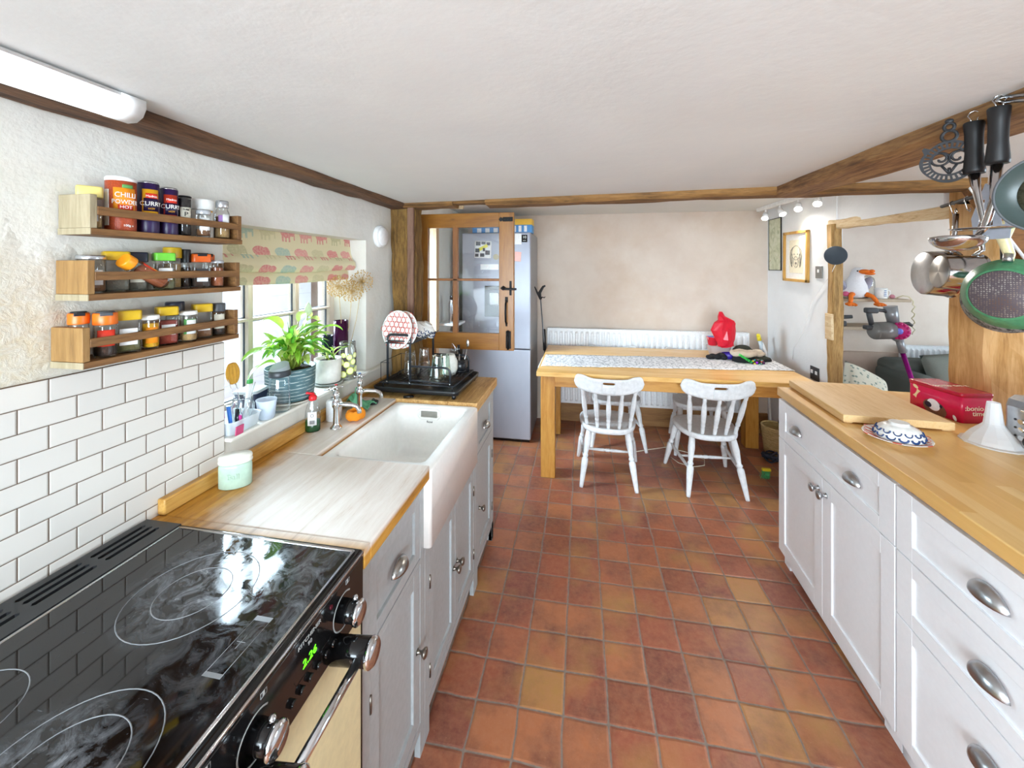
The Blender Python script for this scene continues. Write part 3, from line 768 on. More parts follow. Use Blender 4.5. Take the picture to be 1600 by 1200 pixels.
mb = MB(); mb.text('KITCHENER', .0105, L=T(PX, .640, .896) @ TXP, sx=1.1); mb.text('90', .0105, L=T(PX, .640, .883) @ TXP); mb.build('panel_lettering', mat('panel_print', 'a7a7a5', .4), pan)
mb = MB()
mb.tube([(PX, .60, .849), (PX, .605, .838), (PX, .70, .838)], .0006, 4)
for i in range(6): mb.cyl((PX-.002, .595+i*.022, .820), (PX+.007, .595+i*.022, .820), .0065, n=12)
mb.build('clock_buttons', M_enb, pan)
for y, r in ((.742, .023), (.52, .023), (.425, .023), (.33, .023)):
    mb = MB(); z = .853
    mb.cyl((PX, y, z), (PX+.030, y, z), .021, .0195, n=24); kb = mb.build('control_knob', M_enb, ck)
    mb = MB(); mb.lathe([(.0200, 0), (.0235, .003), (.0235, .008), (.019, .012), (.0005, .0125)], 24, L=T(PX+.029, y, z) @ RY(PI/2)); mb.sph((PX+.024, y+.004, z+.026), .006, 10, 8); mb.build('knob_cap', M_chrome, kb)
    mb = MB(); mb.tube([(PX+.0004, y+.034*math.cos(q), z+.034*math.sin(q)) for q in [PI*.28+1.5*PI*i/30 for i in range(31)]], .0016, 4, sx=.3); mb.build('dial_ring', mat('panel_print', 'a7a7a5'), kb)
    mb = MB(); mb.tube([(PX+.0004, y+.008+p, z+.046+q) for p, q in ((0, 0), (.012, 0), (.012, .008), (0, .008))], .0006, 4, closed=True); mb.box(PX, PX+.0006, y+.012, y+.016, z+.046, z+.054); mb.build('dial_symbol', mat('panel_print', 'a7a7a5'), kb)
mb = MB(); mb.cyl((PX, .70, .895), (PX+.002, .70, .895), .004); mb.build('indicator_lamp', mat('dim_red_lamp', '5a1020', .2), pan)
for y0, y1 in ((.435, .815), (-.095, .430)):
    mb = MB(); mb.box(-.50, -.487, y0, y1, .10, .783, bev=.004, seg=3); dd = mb.build('oven_door', M_cream, ck)
    mb = MB(); mb.cyl((-.425, y0+.075, .800), (-.425, y1-.095, .800), .0085, n=16)
    hd = mb.build('door_handle', M_chrome, dd)
    for y in (y0+.075, y1-.095):
        mb = MB(); mb.cyl((-.488, y, .792), (-.412, y, .800), .0245, n=28); mb.mi = 1
        mb.lathe([(.0245, 0), (.0265, .002), (.0265, .008), (.021, .013), (.0005, .0135)], 28, L=T(-.413, y, .800) @ RY(PI/2))
        mb.build('handle_mount', [M_enb, M_chrome], dd)
mb = MB(); mb.box(-.50, -.489, -.095, .815, .0, .095, bev=.003); mb.build('plinth', M_enb, ck)
mb = MB(); mb.box(-1.0, -.489, .8185, .8215, .0, .905); mb.build('side_strip', M_enb, ck)
# ================================================================ RIGHT RUN
R3 = math.radians(-3)
def RP(u, v, z=0.): return RM @ Vector((u, v, z))
def RT(u, v, z=0., rz=0.): return T(*RP(u, v, z)) @ RZ(R3+rz)      # right-handed frame: local x = u, local y = -v
k1 = thing('base_cabinet', 'white painted cabinet with one wide drawer and two doors, nearest the dining table', 'cabinet', M=RT(.3, .43))
mb = MB(FRM)
mb.box(.006, .872, -.60, -.0195, .09, .872)
mb.box(.006, .05, -.02, 0, .04, .872, bev=.001); mb.box(.822, .872, -.02, 0, .04, .872, bev=.001)
mb.box(.05, .822, -.02, 0, .02, .055)
mb.box(.03, .09, -.06, 0, 0, .055, bev=.001); mb.box(.79, .872, -.06, 0, 0, .055, bev=.001)
mb.build('body', M_cabw, k1)
mb = MB(FRM); shaker(mb, .008, .870, .662, .862, .0195, .075, .006, fz=.05); dr = mb.build('drawer', M_cabw, k1)
for a in (.212, .655):
    mb = MB(FRM); cup(mb, a, .772, .0195, .046, .034, .028); mb.build('cup_handle', M_steel, dr)
for a0, a1, k in ((.008, .438, .408), (.441, .870, .470)):
    mb = MB(FRM); shaker(mb, a0, a1, .062, .658, .0195, .066, .007); dr = mb.build('door', M_cabw, k1)
    mb = MB(FRM); knob(mb, k, .598, .0195, 1.15); mb.build('knob', M_steel, dr)
k2 = thing('base_cabinet', 'white painted cabinet of three wide drawers at the right edge', 'cabinet', M=RT(.3, 1.35))
mb = MB(FRM)
mb.box(.876, 1.90, -.60, -.0195, .09, .872); mb.box(.876, .91, -.02, 0, .0, .055)
mb.box(.876, .95, -.06, 0, 0, .055); mb.box(.876, 1.9, -.02, 0, .02, .055)
mb.build('body', M_cabw, k2)
for z0, z1, zc_ in ((.662, .862, .772), (.458, .658, .568), (.062, .454, .355)):
    mb = MB(FRM); shaker(mb, .878, 1.88, z0, z1, .0195, .066, .007, fz=.045); dr = mb.build('drawer', M_cabw, k2)
    for a in (1.195, 1.60):
        mb = MB(FRM); cup(mb, a, zc_, .0195, .050, .036, .030); mb.build('cup_handle', M_steel, dr)
# block-stave worktop
t = NT('beech_staves')
s = t.n('SeparateXYZ', i0=t.n('TexCoord').outputs['Object'])
v = t.n('CombineXYZ', X=s.outputs[1], Y=s.outputs[0], Z=0.)
b = t.n('TexBrick', {'offset': .37, 'offset_frequency': 2}, Vector=v, Color1=(0, 0, 0, 1), Color2=(1, 1, 1, 1), Mortar=(.3, .3, .3, 1), Scale=1., Bias=0.)
for k, q in (('Mortar Size', .0004), ('Brick Width', .47), ('Row Height', .042)): t.set(b, k, q)
a = t.noise(t.coord(scale=(12, 1, 12)), 3., 6., .6, .6); g = t.noise(t.coord(scale=(40, 3, 40)), 8., 3., .6)
st = t.ramp(b.outputs[0], [(0, hexc('dba95c')), (.35, hexc('eabd74')), (.7, hexc('e2b366')), (1, hexc('f2d092'))]).outputs[0]
c = t.mix(t.math('MULTIPLY', t.ramp(a.outputs[0], [(.35, (1, 1, 1)), (.65, (0, 0, 0))]).outputs[0], .35), st, hexc('cf9b50'))
c = t.mix(t.math('MULTIPLY', t.ramp(g.outputs[0], [(.55, (0, 0, 0)), (.7, (1, 1, 1))]).outputs[0], .25), c, hexc('e3c28d'))
t.bsdf(c, .36, 0., g.outputs[0], .08, .002, Coat_Weight=.1, Coat_Roughness=.3)
k = thing('worktop', 'oiled beech stave worktop on the white cabinets', 'worktop', M=RT(0, 0, .875))
mb = MB(RM); mb.box(0, .66, -.04 if False else -.0, 1.95, .876, .92, bev=.004); mb.box(.30, .66, -.05, .02, .8765, .9195, bev=.003)
mb.build('board', t.m, k)
# chopping board
M_chop = wood('chopping_board_oak', ['c49a60', 'dbb47a', 'e4c18d', 'd6ac72'], 'Y', .9, .5, .2)
cb = thing('chopping_board', 'thick oiled wooden chopping board lying flat at the corner of the beech worktop', 'board', M=RT(.24, .26, .921, -.02))
mb = MB(WM[cb.name])
mb.box(-.185, .185, -.248, .265, .006, .036, bev=.003); mb.mi = 0
mb.build('board', M_chop, cb)
mb = MB(WM[cb.name])
for x in (-.178, .148): mb.box(x, x+.03, -.24, .255, 0.0005, .0065, bev=.001)
mb.build('foot_rail', M_chop, cb)

def plate_prof(r, h=.016): return [(r*.55, 0), (r*.60, .001), (r*.62, .004), (r*.8, h*.55), (r*.97, h), (r, h*1.03), (r*.985, h*1.15), (r*.8, h*.75), (r*.6, .0065), (r*.3, .005), (.0005, .005)]
def circ_pattern(mb, R, r, z, L, rr=.0008, seg=16):
    """red rings printed on the plate"""
    k = 0
    for j in range(-4, 5):
        for i in range(-4, 5):
            x = (i+.5*(j % 2))*2*r; y = j*r*1.73
            if math.hypot(x, y)+r*.2 < R:
                zz = z(math.hypot(x, y))
                mb.tube([(x+r*.92*math.cos(2*PI*q/seg), y+r*.92*math.sin(2*PI*q/seg), z(math.hypot(x+r*.92*math.cos(2*PI*q/seg), y+r*.92*math.sin(2*PI*q/seg)))) for q in range(seg)], rr, 4, closed=True, L=L)
M_china = mat('white_china', 'efeeea', .18)
M_redp = mat('red_print', 'd2513a', .3)
M_navy = mat('navy_print', '1f3f73', .25)
def plate(name, label, M, R=.1):
    p = thing(name, label, 'plate', M=M)
    mb = MB(M); mb.lathe(plate_prof(R), 40); mb.build('dish', M_china, p)
    def zz(d):
        d /= R
        return (.0062 if d < .6 else .0062+(d-.6)/.4*(.0175-.0062)) + .0004
    mb = MB(M); circ_pattern(mb, R*.93, R*.150, zz, None, .0016); mb.build('ring_pattern', M_redp, p)
    return p
def bowl(name, label, M, R=.07, H=.062, pat=True):
    p = thing(name, label, 'bowl', M=M)
    prof = [(R*.36, 0), (R*.40, .001), (R*.40, .008), (R*.55, .010), (R*.80, H*.38), (R*.94, H*.7), (R, H), (R*.97, H), (R*.90, H*.7), (R*.76, H*.42), (R*.5, .014), (.0005, .012)]
    mb = MB(M); mb.lathe(prof, 40); mb.build('vessel', M_china, p)
    # navy scallops
    def rad(z):
        pts = [(.010, R*.55), (H*.38, R*.80), (H*.7, R*.94), (H, R)]
        for (z0, r0), (z1, r1) in zip(pts, pts[1:]):
            if z <= z1: return r0+(r1-r0)*(z-z0)/(z1-z0)
        return R
    mb = MB(M); n = 13
    for row, zc_ in ((0, H*.80), (1, H*.52)):
        for i in range(n):
            A = 2*PI*(i+.5*row)/n; w = 2*PI/n*.36
            lp = []
            for q in range(9):
                th = PI*q/8; z = zc_ - (-1)*0 + H*.11*(math.sin(th))*1.6 - H*.10; a = A+w*math.cos(th)
                r = rad(z)+.0006; lp.append((r*math.cos(a), r*math.sin(a), z))
            mb.tube(lp, .0042, 6, sx=.4)
    mb.build('scallop_pattern', M_navy, p)
    return p
plate('dinner_plate', 'white plate with red rings lying face up under the upturned bowl on the beech worktop', RT(.150, .640, .921), .098)
bowl('bowl', 'white bowl with navy scallops, upside down on the plate on the beech worktop', RT(.155, .645, .990) @ RX(PI), .073, .058)

# biscuit tin
def frame2(p0, p1, z):                                               # local x along p0->p1, y to its left
    d = Vector(p1)-Vector(p0); return T(p0[0], p0[1], z) @ RZ(math.atan2(d.y, d.x))
A0 = RP(.478, .178); A1 = RP(.522, .398)
ang = math.atan2(A1.y-A0.y, A1.x-A0.x)
tin = thing('biscuit_tin', 'red rectangular dog biscuit tin with a lid, behind the chopping board', 'tin', M=T(A0.x, A0.y, .921) @ RZ(ang))
m = WM[tin.name]; TL = math.hypot(A1.x-A0.x, A1.y-A0.y); TW = .128; TH = .118
M_tinred = mat('red_tin', 'd3164a', .22, 0., 0, var=.05); M_tind = mat('deep_red_tin', 'b01230', .22, 0., 0)
mb = MB(m); mb.ring_surf([rrect(0, TL, 0, TW, .012, z) for z in (0, TH)], True, True, True, smooth=True); mb.build('box', M_tinred, tin)
mb = MB(m); mb.ring_surf([rrect(-.002, TL+.002, -.002, TW+.002, .013, TH-.012), rrect(-.002, TL+.002, -.002, TW+.002, .013, TH+.002), rrect(.002, TL-.002, .002, TW-.002, .011, TH+.005), rrect(.012, TL-.012, .012, TW-.012, .009, TH+.0035)], True, True, True)
lid = mb.build('lid', M_tind, tin)
M_bisc = mat('biscuit_print', 'e9c99a', .4); M_cr = mat('cream_print', 'f3e6cc', .4)
# end face lettering (local x = TL face, facing +x)
mb = MB(m @ T(TL+.0006, TW*.46, TH*.42) @ TXP); mb.text(':bonio', .028, L=T(-.010, .011, 0), sx=1.05); mb.text('time:', .028, L=T(.012, -.010, 0), sx=1.05)
mb.build('lettering', M_cr, tin)
mb = MB(m @ T(TL*.5, TW*.55, TH+.0042) @ RZ(PI/2)); mb.text(':bonio time:', .030, sx=1.); mb.build('lid_lettering', M_cr, lid)
# long face picture: bone, treat and the printed spaniel (local -y face)
FM = m @ T(0, -.0006, 0) @ TYM
def bone(cx, cy, L_, w, a):
    pts = []
    for q in range(40):
        A = 2*PI*q/40; x = L_/2*math.cos(A); y = w/2*math.sin(A)
        k_ = abs(x)/(L_/2); y = math.copysign(w/2*(.45+.55*k_**2), math.sin(A))*min(1, abs(math.sin(A))*2.5)
        x = x*(1-.10*(1-min(1, abs(math.sin(A))*2.2)))
        pts.append((cx+x*math.cos(a)-y*math.sin(a), cy+x*math.sin(a)+y*math.cos(a)))
    return pts
def ell(cx, cy, rx, ry, a=0, n=28): return [(cx+rx*math.cos(2*PI*i/n)*math.cos(a)-ry*math.sin(2*PI*i/n)*math.sin(a), cy+rx*math.cos(2*PI*i/n)*math.sin(a)+ry*math.sin(2*PI*i/n)*math.cos(a)) for i in range(n)]
mb = MB(FM); mb.fill2d([bone(TL*.17, .066, .042, .020, 1.05)], .0004); mb.fill2d([ell(TL*.15, .096, .013, .007, -.5)], .0004); mb.build('biscuit_picture', M_bisc, tin)
mb = MB(FM); mb.fill2d([ell(TL*.52, .024, .050, .034, -.25)], .0004); mb.build('dog_face', mat('dog_brown', '6b4636', .4), tin)
mb = MB(FM); mb.fill2d([ell(TL*.50, .038, .028, .024, -.4)], .0008); mb.build('dog_muzzle', mat('dog_white', 'e8e4e6', .4), tin)
mb = MB(FM); mb.fill2d([ell(TL*.88, .012, .006, .012, .5)], .0008); mb.build('dog_ear_tip', mat('dog_white', 'e8e4e6', .4), tin)
mb = MB(FM); mb.fill2d([ell(TL*.40, .034, .015, .012, -.3)], .0012); mb.fill2d([ell(TL*.64, .040, .006, .007)], .0012); mb.build('dog_nose', mat('dog_nose', '1b2338', .25), tin)

# funnel
fn = RT(.470, .600, .921)
o = MB(fn); n = 40
prof = [(.088, 0), (.088, .004), (.076, .006), (.071, .018), (.060, .034), (.030, .066), (.026, .074), (.017, .150)]
inner = [(r-.0016, z) for r, z in reversed(prof)]
o.lathe(prof+inner, 12, smooth=False, cap=False)
o = o.build('funnel', plastmat('milky_plastic', 'f1f3f6', .62, .3)); tag(o, 'milky white plastic funnel standing upside down between the biscuit tin and the toaster', 'funnel')

# toaster
ts = thing('toaster', 'brushed steel toaster with three round buttons, cut off by the right edge', 'toaster', M=RT(.585, .615, .921, .10))
m = WM[ts.name]
M_toast = mat('toaster_steel', 'b4b5b7', .28, 1., .08)
pr = [(-.075, 0), (.075, 0), (.088, .012), (.088, .145), (.080, .168), (.060, .182), (-.060, .182), (-.080, .168), (-.088, .145), (-.088, .012)]
mb = MB(m); mb.ring_surf([[(x*s_, y, z*(1 if s_ == 1 else .985)+.004) for x, z in pr] for y, s_ in ((-.28, .94), (-.272, 1), (0, 1), (.008, 1), (.016, .96))], True, True, True, smooth=False)
mb.build('body', M_toast, ts)
mb = MB(m)
for i in range(3): mb.cyl((-.084, -.040, .105-.028*i), (-.0955, -.040, .105-.028*i), .0085, n=16)
mb.build('button', M_chrome, ts)
mb = MB(m)
for i in range(3): mb.cyl((-.088, -.018, .107-.028*i), (-.0895, -.018, .107-.028*i), .004, n=8)
mb.cyl((-.088, -.075, .045), (-.108, -.075, .045), .017, n=20)
mb.build('browning_dial', M_enb, ts)
mb = MB(m); mb.box(-.092, -.087, -.115, -.035, .138, .146, bev=.002); mb.build('lever', M_chrome, ts)
mb = MB(m); mb.box(-.03, .03, -.26, -.03, .186, .1872); mb.build('slot', M_enb, ts)
mb = MB(m); mb.box(-.08, .08, -.26, 0, 0, .005); mb.build('base', M_enb, ts)
# ================================================================ DINING END
M_toak = wood('table_oak', ['a0681f', 'b87d2e', 'cc9646', 'c08a3a'], 'X', .8, .38, .15, coat=.1)
M_toakT = wood('table_top_oak', ['c18c40', 'd8a658', 'e4ba78', 'd9aa62'], 'X', .8, .36, .15, coat=.1)
M_toakZ = wood('table_leg_oak', ['9a641e', 'b2782c', 'c58f42', 'b98338'], 'Z', .8, .38, .15, coat=.1)
tb = thing('dining_table', 'long chunky oak dining table at the far end of the room', 'table', (.6, 3.37, 0))
mb = MB()
for i in range(6):
    y0 = 2.865+i*1.015/6; mb.box(-.325, 1.53, y0+.0003, y0+1.015/6-.0003, .768, .80, bev=.002)
mb.build('tabletop', M_toakT, tb)
mb = MB()
mb.box(-.27, 1.47, 2.945, 2.97, .675, .768, bev=.002); mb.box(-.27, 1.47, 3.775, 3.80, .675, .768, bev=.002)
mb.box(-.285, -.26, 2.96, 3.79, .675, .768, bev=.002); mb.box(1.455, 1.48, 2.96, 3.79, .675, .768, bev=.002)
mb.build('apron', M_toak, tb)
for x, y in ((-.30, 2.93), (1.375, 2.93), (-.30, 3.71), (1.395, 3.71)):
    mb = MB(); mb.box(x, x+.105, y, y+.105, 0, .768, bev=.004); mb.build('leg', M_toakZ, tb)

t = NT('grey_leaf_cloth'); vo = t.n('TexVoronoi', {'feature': 'DISTANCE_TO_EDGE'}, Vector=t.coord(scale=(1, 1.6, 1)), Scale=26.)
nz = t.noise(t.coord(), 30., 2.)
mk = t.ramp(t.math('ADD', vo.outputs[0], t.math('MULTIPLY', nz.outputs[0], .25)), [(.19, (0, 0, 0)), (.25, (1, 1, 1))])
t.bsdf(t.mix(mk.outputs[0], hexc('a9acb1'), hexc('e9e9ec')), .9, 0., nz.outputs[0], .2, .003)
def runner(u, v, off=0):
    x = -.345+u*1.885; rnd = .0025*math.sin(u*37+v*5)+.003*max(0, math.sin(u*11+2))*v
    y = (3.03+.18*u)+(.41-.03*u)*(v) + .006*math.sin(u*23)*(1-2*v)
    z = .8015+abs(rnd)*.6
    if u < .02: z -= (.02-u)*2.4; x = -.331-.004
    return (x, y, z+off)
mb = MB(); mb.shell(lambda u, v: runner(u, v, .0015), lambda u, v: runner(u, v, 0.0), 90, 12)
tag(mb.build('table_runner', t.m), 'grey and white leaf-patterned runner laid along the oak table', 'table runner')

# chairs
M_chair = mat('worn_white_paint', 'd9dadb', .5, 0, .25, 40, var=.12)
def make_chair(label, M):
    c = thing('dining_chair', label, 'chair', M=Matrix(), group=None)
    def seatpt(a):
        # D-shaped outline, wider towards the front (+y)
        ca, sa = math.cos(a), math.sin(a)
        y = .205*math.copysign(abs(sa)**.75, sa)
        w = .205+.028*(y/.205)
        return w*math.copysign(abs(ca)**.7, ca), y
    n = 44; rings = []
    for k, (s_, z) in enumerate(((.90, .372), (.985, .376), (1., .386), (1., .400), (.985, .409), (.93, .410), (.6, .401), (.2, .398))):
        rings.append([(seatpt(2*PI*i/n)[0]*s_, seatpt(2*PI*i/n)[1]*s_, z) for i in range(n)])
    mb = MB(); mb.ring_surf(rings, True, True, True); mb.build('seat', M_chair, c)
    LP = [(0, .019), (.05, .021), (.2, .0235), (.38, .016), (.42, .014), (.44, .0195), (.46, .020), (.475, .015), (.49, .015), (.50, .021), (.53, .023), (.62, .022), (.97, .0135), (1, .012)]
    feet = {}
    for sx in (-1, 1):
        for sy, fy, tx, ty in ((-1, -.228, .135, -.13), (1, .235, .165, .13)):
            fx = .19 if sy < 0 else .228
            mb = MB(); mb.turned((sx*tx, ty, .375), (sx*fx, fy, 0), LP, 14); mb.build('leg', M_chair, c)
            feet[(sx, sy)] = (V(sx*tx, ty, .375), V(sx*fx, fy, 0))
    at = lambda k, t_: tuple(feet[k][0].lerp(feet[k][1], t_))
    SP = [(0, .007), (.1, .008), (.3, .011), (.42, .012), (.45, .009), (.47, .013), (.53, .013), (.55, .009), (.58, .012), (.7, .011), (.9, .008), (1, .007)]
    for sx in (-1, 1):
        mb = MB(); mb.turned(at((sx, -1), .56), at((sx, 1), .50), SP, 10); mb.build('stretcher', M_chair, c)
    a = V(*at((-1, -1), .56)).lerp(V(*at((-1, 1), .50)), .5); b = V(*at((1, -1), .56)).lerp(V(*at((1, 1), .50)), .5)
    mb = MB(); mb.turned(tuple(a), tuple(b), SP, 10); mb.build('stretcher', M_chair, c)
    # crest rail, curved in plan, with a hand slot
    up = []; lo = []
    for i in range(33):
        u = -1+2*i/32; x = u*.240
        top = .790+.016*math.sin(min(1, abs(u)/.78)*PI/2)**6 - .012*math.cos(u*PI/2)**2*0
        top = .787+.020*(1/(1+math.exp(-(abs(u)-.62)*18)))
        bot = .676+.040*abs(u)**2.2
        e = max(0, abs(u)-.86)/.14
        mid = .762; top = mid+(top-mid)*math.sqrt(max(0, 1-e*e)); bot = mid+(bot-mid)*math.sqrt(max(0, 1-e*e))
        up.append((x, top)); lo.append((x, bot))
    outline = up+lo[::-1][1:-1] if abs(up[0][1]-lo[0][1]) < 1e-6 else up+lo[::-1]
    slot = [(.034*sx+.009*math.cos(q), .757+.009*math.sin(q)) for sx, q0 in ((1, -PI/2), (-1, PI/2)) for q in [q0+PI*i/6 for i in range(7)]]
    def warp(x, y, z):
        yy = -.268+.055*(abs(x)/.24)**2 - (y-.70)*.16
        return (x, yy+z, y)
    def prof(x):
        u = x/.240
        top = .787+.020*(1/(1+math.exp(-(abs(u)-.62)*18))); bot = .676+.040*abs(u)**2.2
        e = max(0, abs(u)-.84)/.16; k = math.sqrt(max(0, 1-e*e)); mid = .755
        return mid+(bot-mid)*k, mid+(top-mid)*k
    def pc(x0, x1, fa, fb, nu, nv):
        def g(o):
            def h(u, v):
                x = x0+(x1-x0)*u; b_, t_ = prof(x); za = fa(x, b_, t_); zb = fb(x, b_, t_)
                return warp(x, za+(zb-za)*v, o)
            return h
        mb.shell(g(-.0095), g(.0095), nu, nv)
    mb = MB(); lo_ = lambda x, b_, t_: b_; hi_ = lambda x, b_, t_: t_
    pc(-.240, -.042, lo_, hi_, 20, 9); pc(.042, .240, lo_, hi_, 20, 9)
    pc(-.042, .042, lo_, lambda x, b_, t_: .757-.009*math.sqrt(max(0, 1-(x/.0425)**8)), 15, 5)
    pc(-.042, .042, lambda x, b_, t_: .757+.009*math.sqrt(max(0, 1-(x/.0425)**8)), hi_, 15, 4)
    mb.build('crest_rail', M_chair, c)
    SD = [(0, .010), (.05, .0115), (.16, .0135), (.19, .010), (.21, .0142), (.25, .0155), (.27, .012), (.30, .0145), (.5, .0180), (.7, .0160), (.82, .0105), (.84, .0130), (.9, .0125), (1, .009)]
    for i in range(5):
        u = (i-2)/2; xt = u*.185; xb = u*.150
        yb = -.165+.040*u*u; zt = .698+.030*u*u
        yt = -.268+.055*(abs(xt)/.24)**2-(zt-.70)*.16
        mb = MB(); mb.turned((xb, yb, .402), (xt, yt, zt), SD, 12); mb.build('spindle', M_chair, c)
    c.matrix_world = M; WM[c.name] = M.copy()
    return c
ch = make_chair('white painted spindle-back chair at the near side of the table, by its left front leg', T(.193, 3.072, 0) @ RZ(-.03))
dup(ch, T(.893, 3.09, 0) @ RZ(.05), 'white painted spindle-back chair at the near side of the table, closer to the white cabinets')
dup(ch, T(.30, 3.69, 0) @ RZ(PI+.04), 'painted spindle-back chair pushed in behind the table, nearer the fridge')
dup(ch, T(1.00, 3.69, 0) @ RZ(PI-.03), 'painted spindle-back chair pushed in behind the table, below the red bag')

# radiator
def radiator(label, x0, x1, y, z0, z1, n):
    r = thing('radiator', label, 'radiator', ((x0+x1)/2, y, z0))
    mb = MB(); pts = []
    N = n*6
    def f(u, v):
        x = x0+.012+(x1-x0-.024)*u; ph = (u*n) % 1
        dd = .020*(1 if .30 < ph < .72 else 0)
        e = 1 if .035 < v < .965 else 0
        return (x, y-.0-dd*e, z0+(z1-z0)*v)
    us = []
    for i in range(n):
        for q in (0, .22, .34, .68, .80): us.append((i+q)/n)
    us.append(1.)
    vs_ = (0, .03, .055, .945, .97, 1.)
    rings = [[f(u, v) for u in us] for v in vs_]
    mb.ring_surf(rings, False, smooth=False)
    mb.box(x0+.012, x1-.012, y+.002, y+.012, z0, z1); mb.build('panel', M_white, r)
    mb = MB(); mb.box(x0, x0+.012, y-.012, y+.045, z0+.01, z1+.004, bev=.003); mb.box(x1-.012, x1, y-.012, y+.045, z0+.01, z1+.004, bev=.003); mb.build('side_cover', M_white, r)
    mb = MB()
    mb.box(x0, x1, y-.010, y-.006, z1, z1+.005); mb.box(x0, x1, y+.038, y+.042, z1, z1+.005)
    k = int((x1-x0)/.018)
    for i in range(k): mb.box(x0+.01+i*.018, x0+.018+i*.018, y-.008, y+.040, z1+.001, z1+.004)
    mb.build('top_grille', M_white, r)
    return r
radiator('long white ribbed radiator on the pink wall behind the oak table', -.345, 1.535, 4.005, .20, .945, 36)

# fridge
fr = thing('fridge_freezer', 'tall silver fridge freezer behind the open pine door', 'fridge', (-.76, 3.76, 0))
t = NT('silver_fridge'); nz = t.noise(t.coord(scale=(1, 1, .4)), 4., 3.); n2 = t.noise(t.coord(), 300., 2.)
t.bsdf(t.ramp(nz.outputs[0], [(.3, hexc('9c9ea8')), (.7, hexc('aaacb6'))]).outputs[0], .36, .35, n2.outputs[0], .05, .001)
M_fr = t.m
mb = MB(); mb.box(-1.072, -.447, 3.53, 4.03, .03, 1.868, bev=.004); mb.build('body', mat('fridge_side', '8f9094', .4, .4), fr)
mb = MB(); mb.box(-1.074, -.445, 3.468, 3.526, .835, 1.872, bev=.008, seg=3); ud = mb.build('door', M_fr, fr)
mb = MB(); mb.box(-1.074, -.445, 3.468, 3.526, .03, .827, bev=.008, seg=3); mb.build('door', M_fr, fr, label='lower freezer door')
mb = MB(); mb.box(-1.06, -.46, 3.50, 3.526, .0, .03); mb.build('plinth', M_enb, fr)
mb = MB(); mb.box(-.862, -.690, 3.464, 3.47, 1.118, 1.396, bev=.004); dp = mb.build('water_dispenser', mat('dispenser_grey', '4a4d52', .3, .3), ud)
mb = MB(); mb.box(-.815, -.735, 3.455, 3.465, 1.22, 1.33, bev=.006); mb.build('dispenser_nozzle', M_steel, ud)
mb = MB(); mb.box(-.858, -.694, 3.462, 3.465, 1.36, 1.393); mb.build('dispenser_panel', M_enb, ud)
mb = MB(); mb.box(-.524, -.474, 3.465, 3.4685, 1.785, 1.85); st = mb.build('energy_sticker', M_enb, ud)
mb = MB(); mb.text('10', .034, L=T(-.499, 3.4645, 1.828) @ TYM); mb.text('YEAR', .012, L=T(-.499, 3.4645, 1.800) @ TYM); mb.build('sticker_lettering', M_whitep, ud)
def sheet(name, label, x0, x1, z0, z1, m, marks=None, mm=None, rot=0.):
    L = T((x0+x1)/2, 3.4655, (z0+z1)/2) @ RY(rot); w, h = (x1-x0)/2, (z1-z0)/2
    if marks:
        e = thing(name, label, 'note', (L.translation.x, 3.466, z0)); mb = MB(L); mb.shell(lambda u, v: (-w+2*w*u, -.001-.008*(1-v)**3*u, -h+2*h*v), lambda u, v: (-w+2*w*u, .0003-.008*(1-v)**3*u, -h+2*h*v), 8, 8); mb.build('paper', m, e)
        mb = MB(L)
        for a, b, c_, d_ in marks: mb.box(a*w, b*w, -.0035-.004*(1-(c_+1)/2)**3, -.0012, c_*h, d_*h)
        mb.build('print', mm, e)
        return e
    mb = MB(L); mb.box(-w, w, -.001, .001, -h, h); o = mb.build(name, m); return tag(o, label, 'note')
M_paper = mat('paper', 'eceae6', .8)
e = sheet('comic_print', 'black and white comic sheet with a yellow streak stuck on the fridge door', -.955, -.800, 1.645, 1.80, M_paper, [(-.85, -.3, .45, .9), (-.2, .3, .6, .9), (.4, .85, .5, .85), (-.9, -.4, -.35, .1), (-.3, .2, -.85, -.45), (.3, .85, -.6, -.1), (-.9, -.5, -.85, -.5), (.0, .25, -.2, .2)], mat('comic_ink', '55565a', .8), .03)
mb = MB(T(-.885, 3.4635, 1.735) @ RY(-.45)); mb.box(-.055, .055, -.002, 0, -.014, .014); mb.build('yellow_banner', mat('yellow_ink', 'e8dc4a', .7), e)
sheet('note', 'blank white note under the box on top of the fridge', -.598, -.526, 1.765, 1.86, M_paper)
sheet('note', 'small pink note stuck to the upper fridge door', -.592, -.530, 1.615, 1.70, mat('pink_paper', 'e9b3a9', .8), rot=.08)
sheet('note', 'white strip of paper stuck beside the round magnet on the fridge', -.90, -.735, 1.54, 1.59, M_paper)
mb = MB(); mb.cyl((-.757, 3.468, 1.655), (-.757, 3.458, 1.655), .026, n=20); tag(mb.build('fridge_magnet', mat('magnet_brass', 'a79b7c', .4, .6)), 'round beige magnet on the silver fridge door', 'magnet')
def carton(name, label, x0, x1, y0, y1, z0, z1, m1, m2, zs):
    e = thing(name, label, 'box', ((x0+x1)/2, (y0+y1)/2, z0))
    mb = MB(); mb.box(x0, x1, y0, y1, z0, zs, bev=.002); mb.build('box', m1, e)
    mb = MB(); mb.box(x0-.002, x1+.002, y0-.002, y1+.002, zs, z1, bev=.002); mb.build('lid', m2, e)
    mb = MB(); w = x1-x0
    for i in range(3): mb.box(x0+w*(.15+.25*i), x0+w*(.28+.25*i), y0-.0035, y0-.001, z0+.01, zs-.008)
    mb.build('printed_panels', M_whitep, e)
    return e
carton('cardboard_box', 'yellow and blue box on top of the fridge at its right corner', -.640, -.440, 3.52, 3.66, 1.8725, 1.998, mat('box_blue', '4f8fca', .5), mat('box_yellow', 'e9b93f', .5), 1.945)
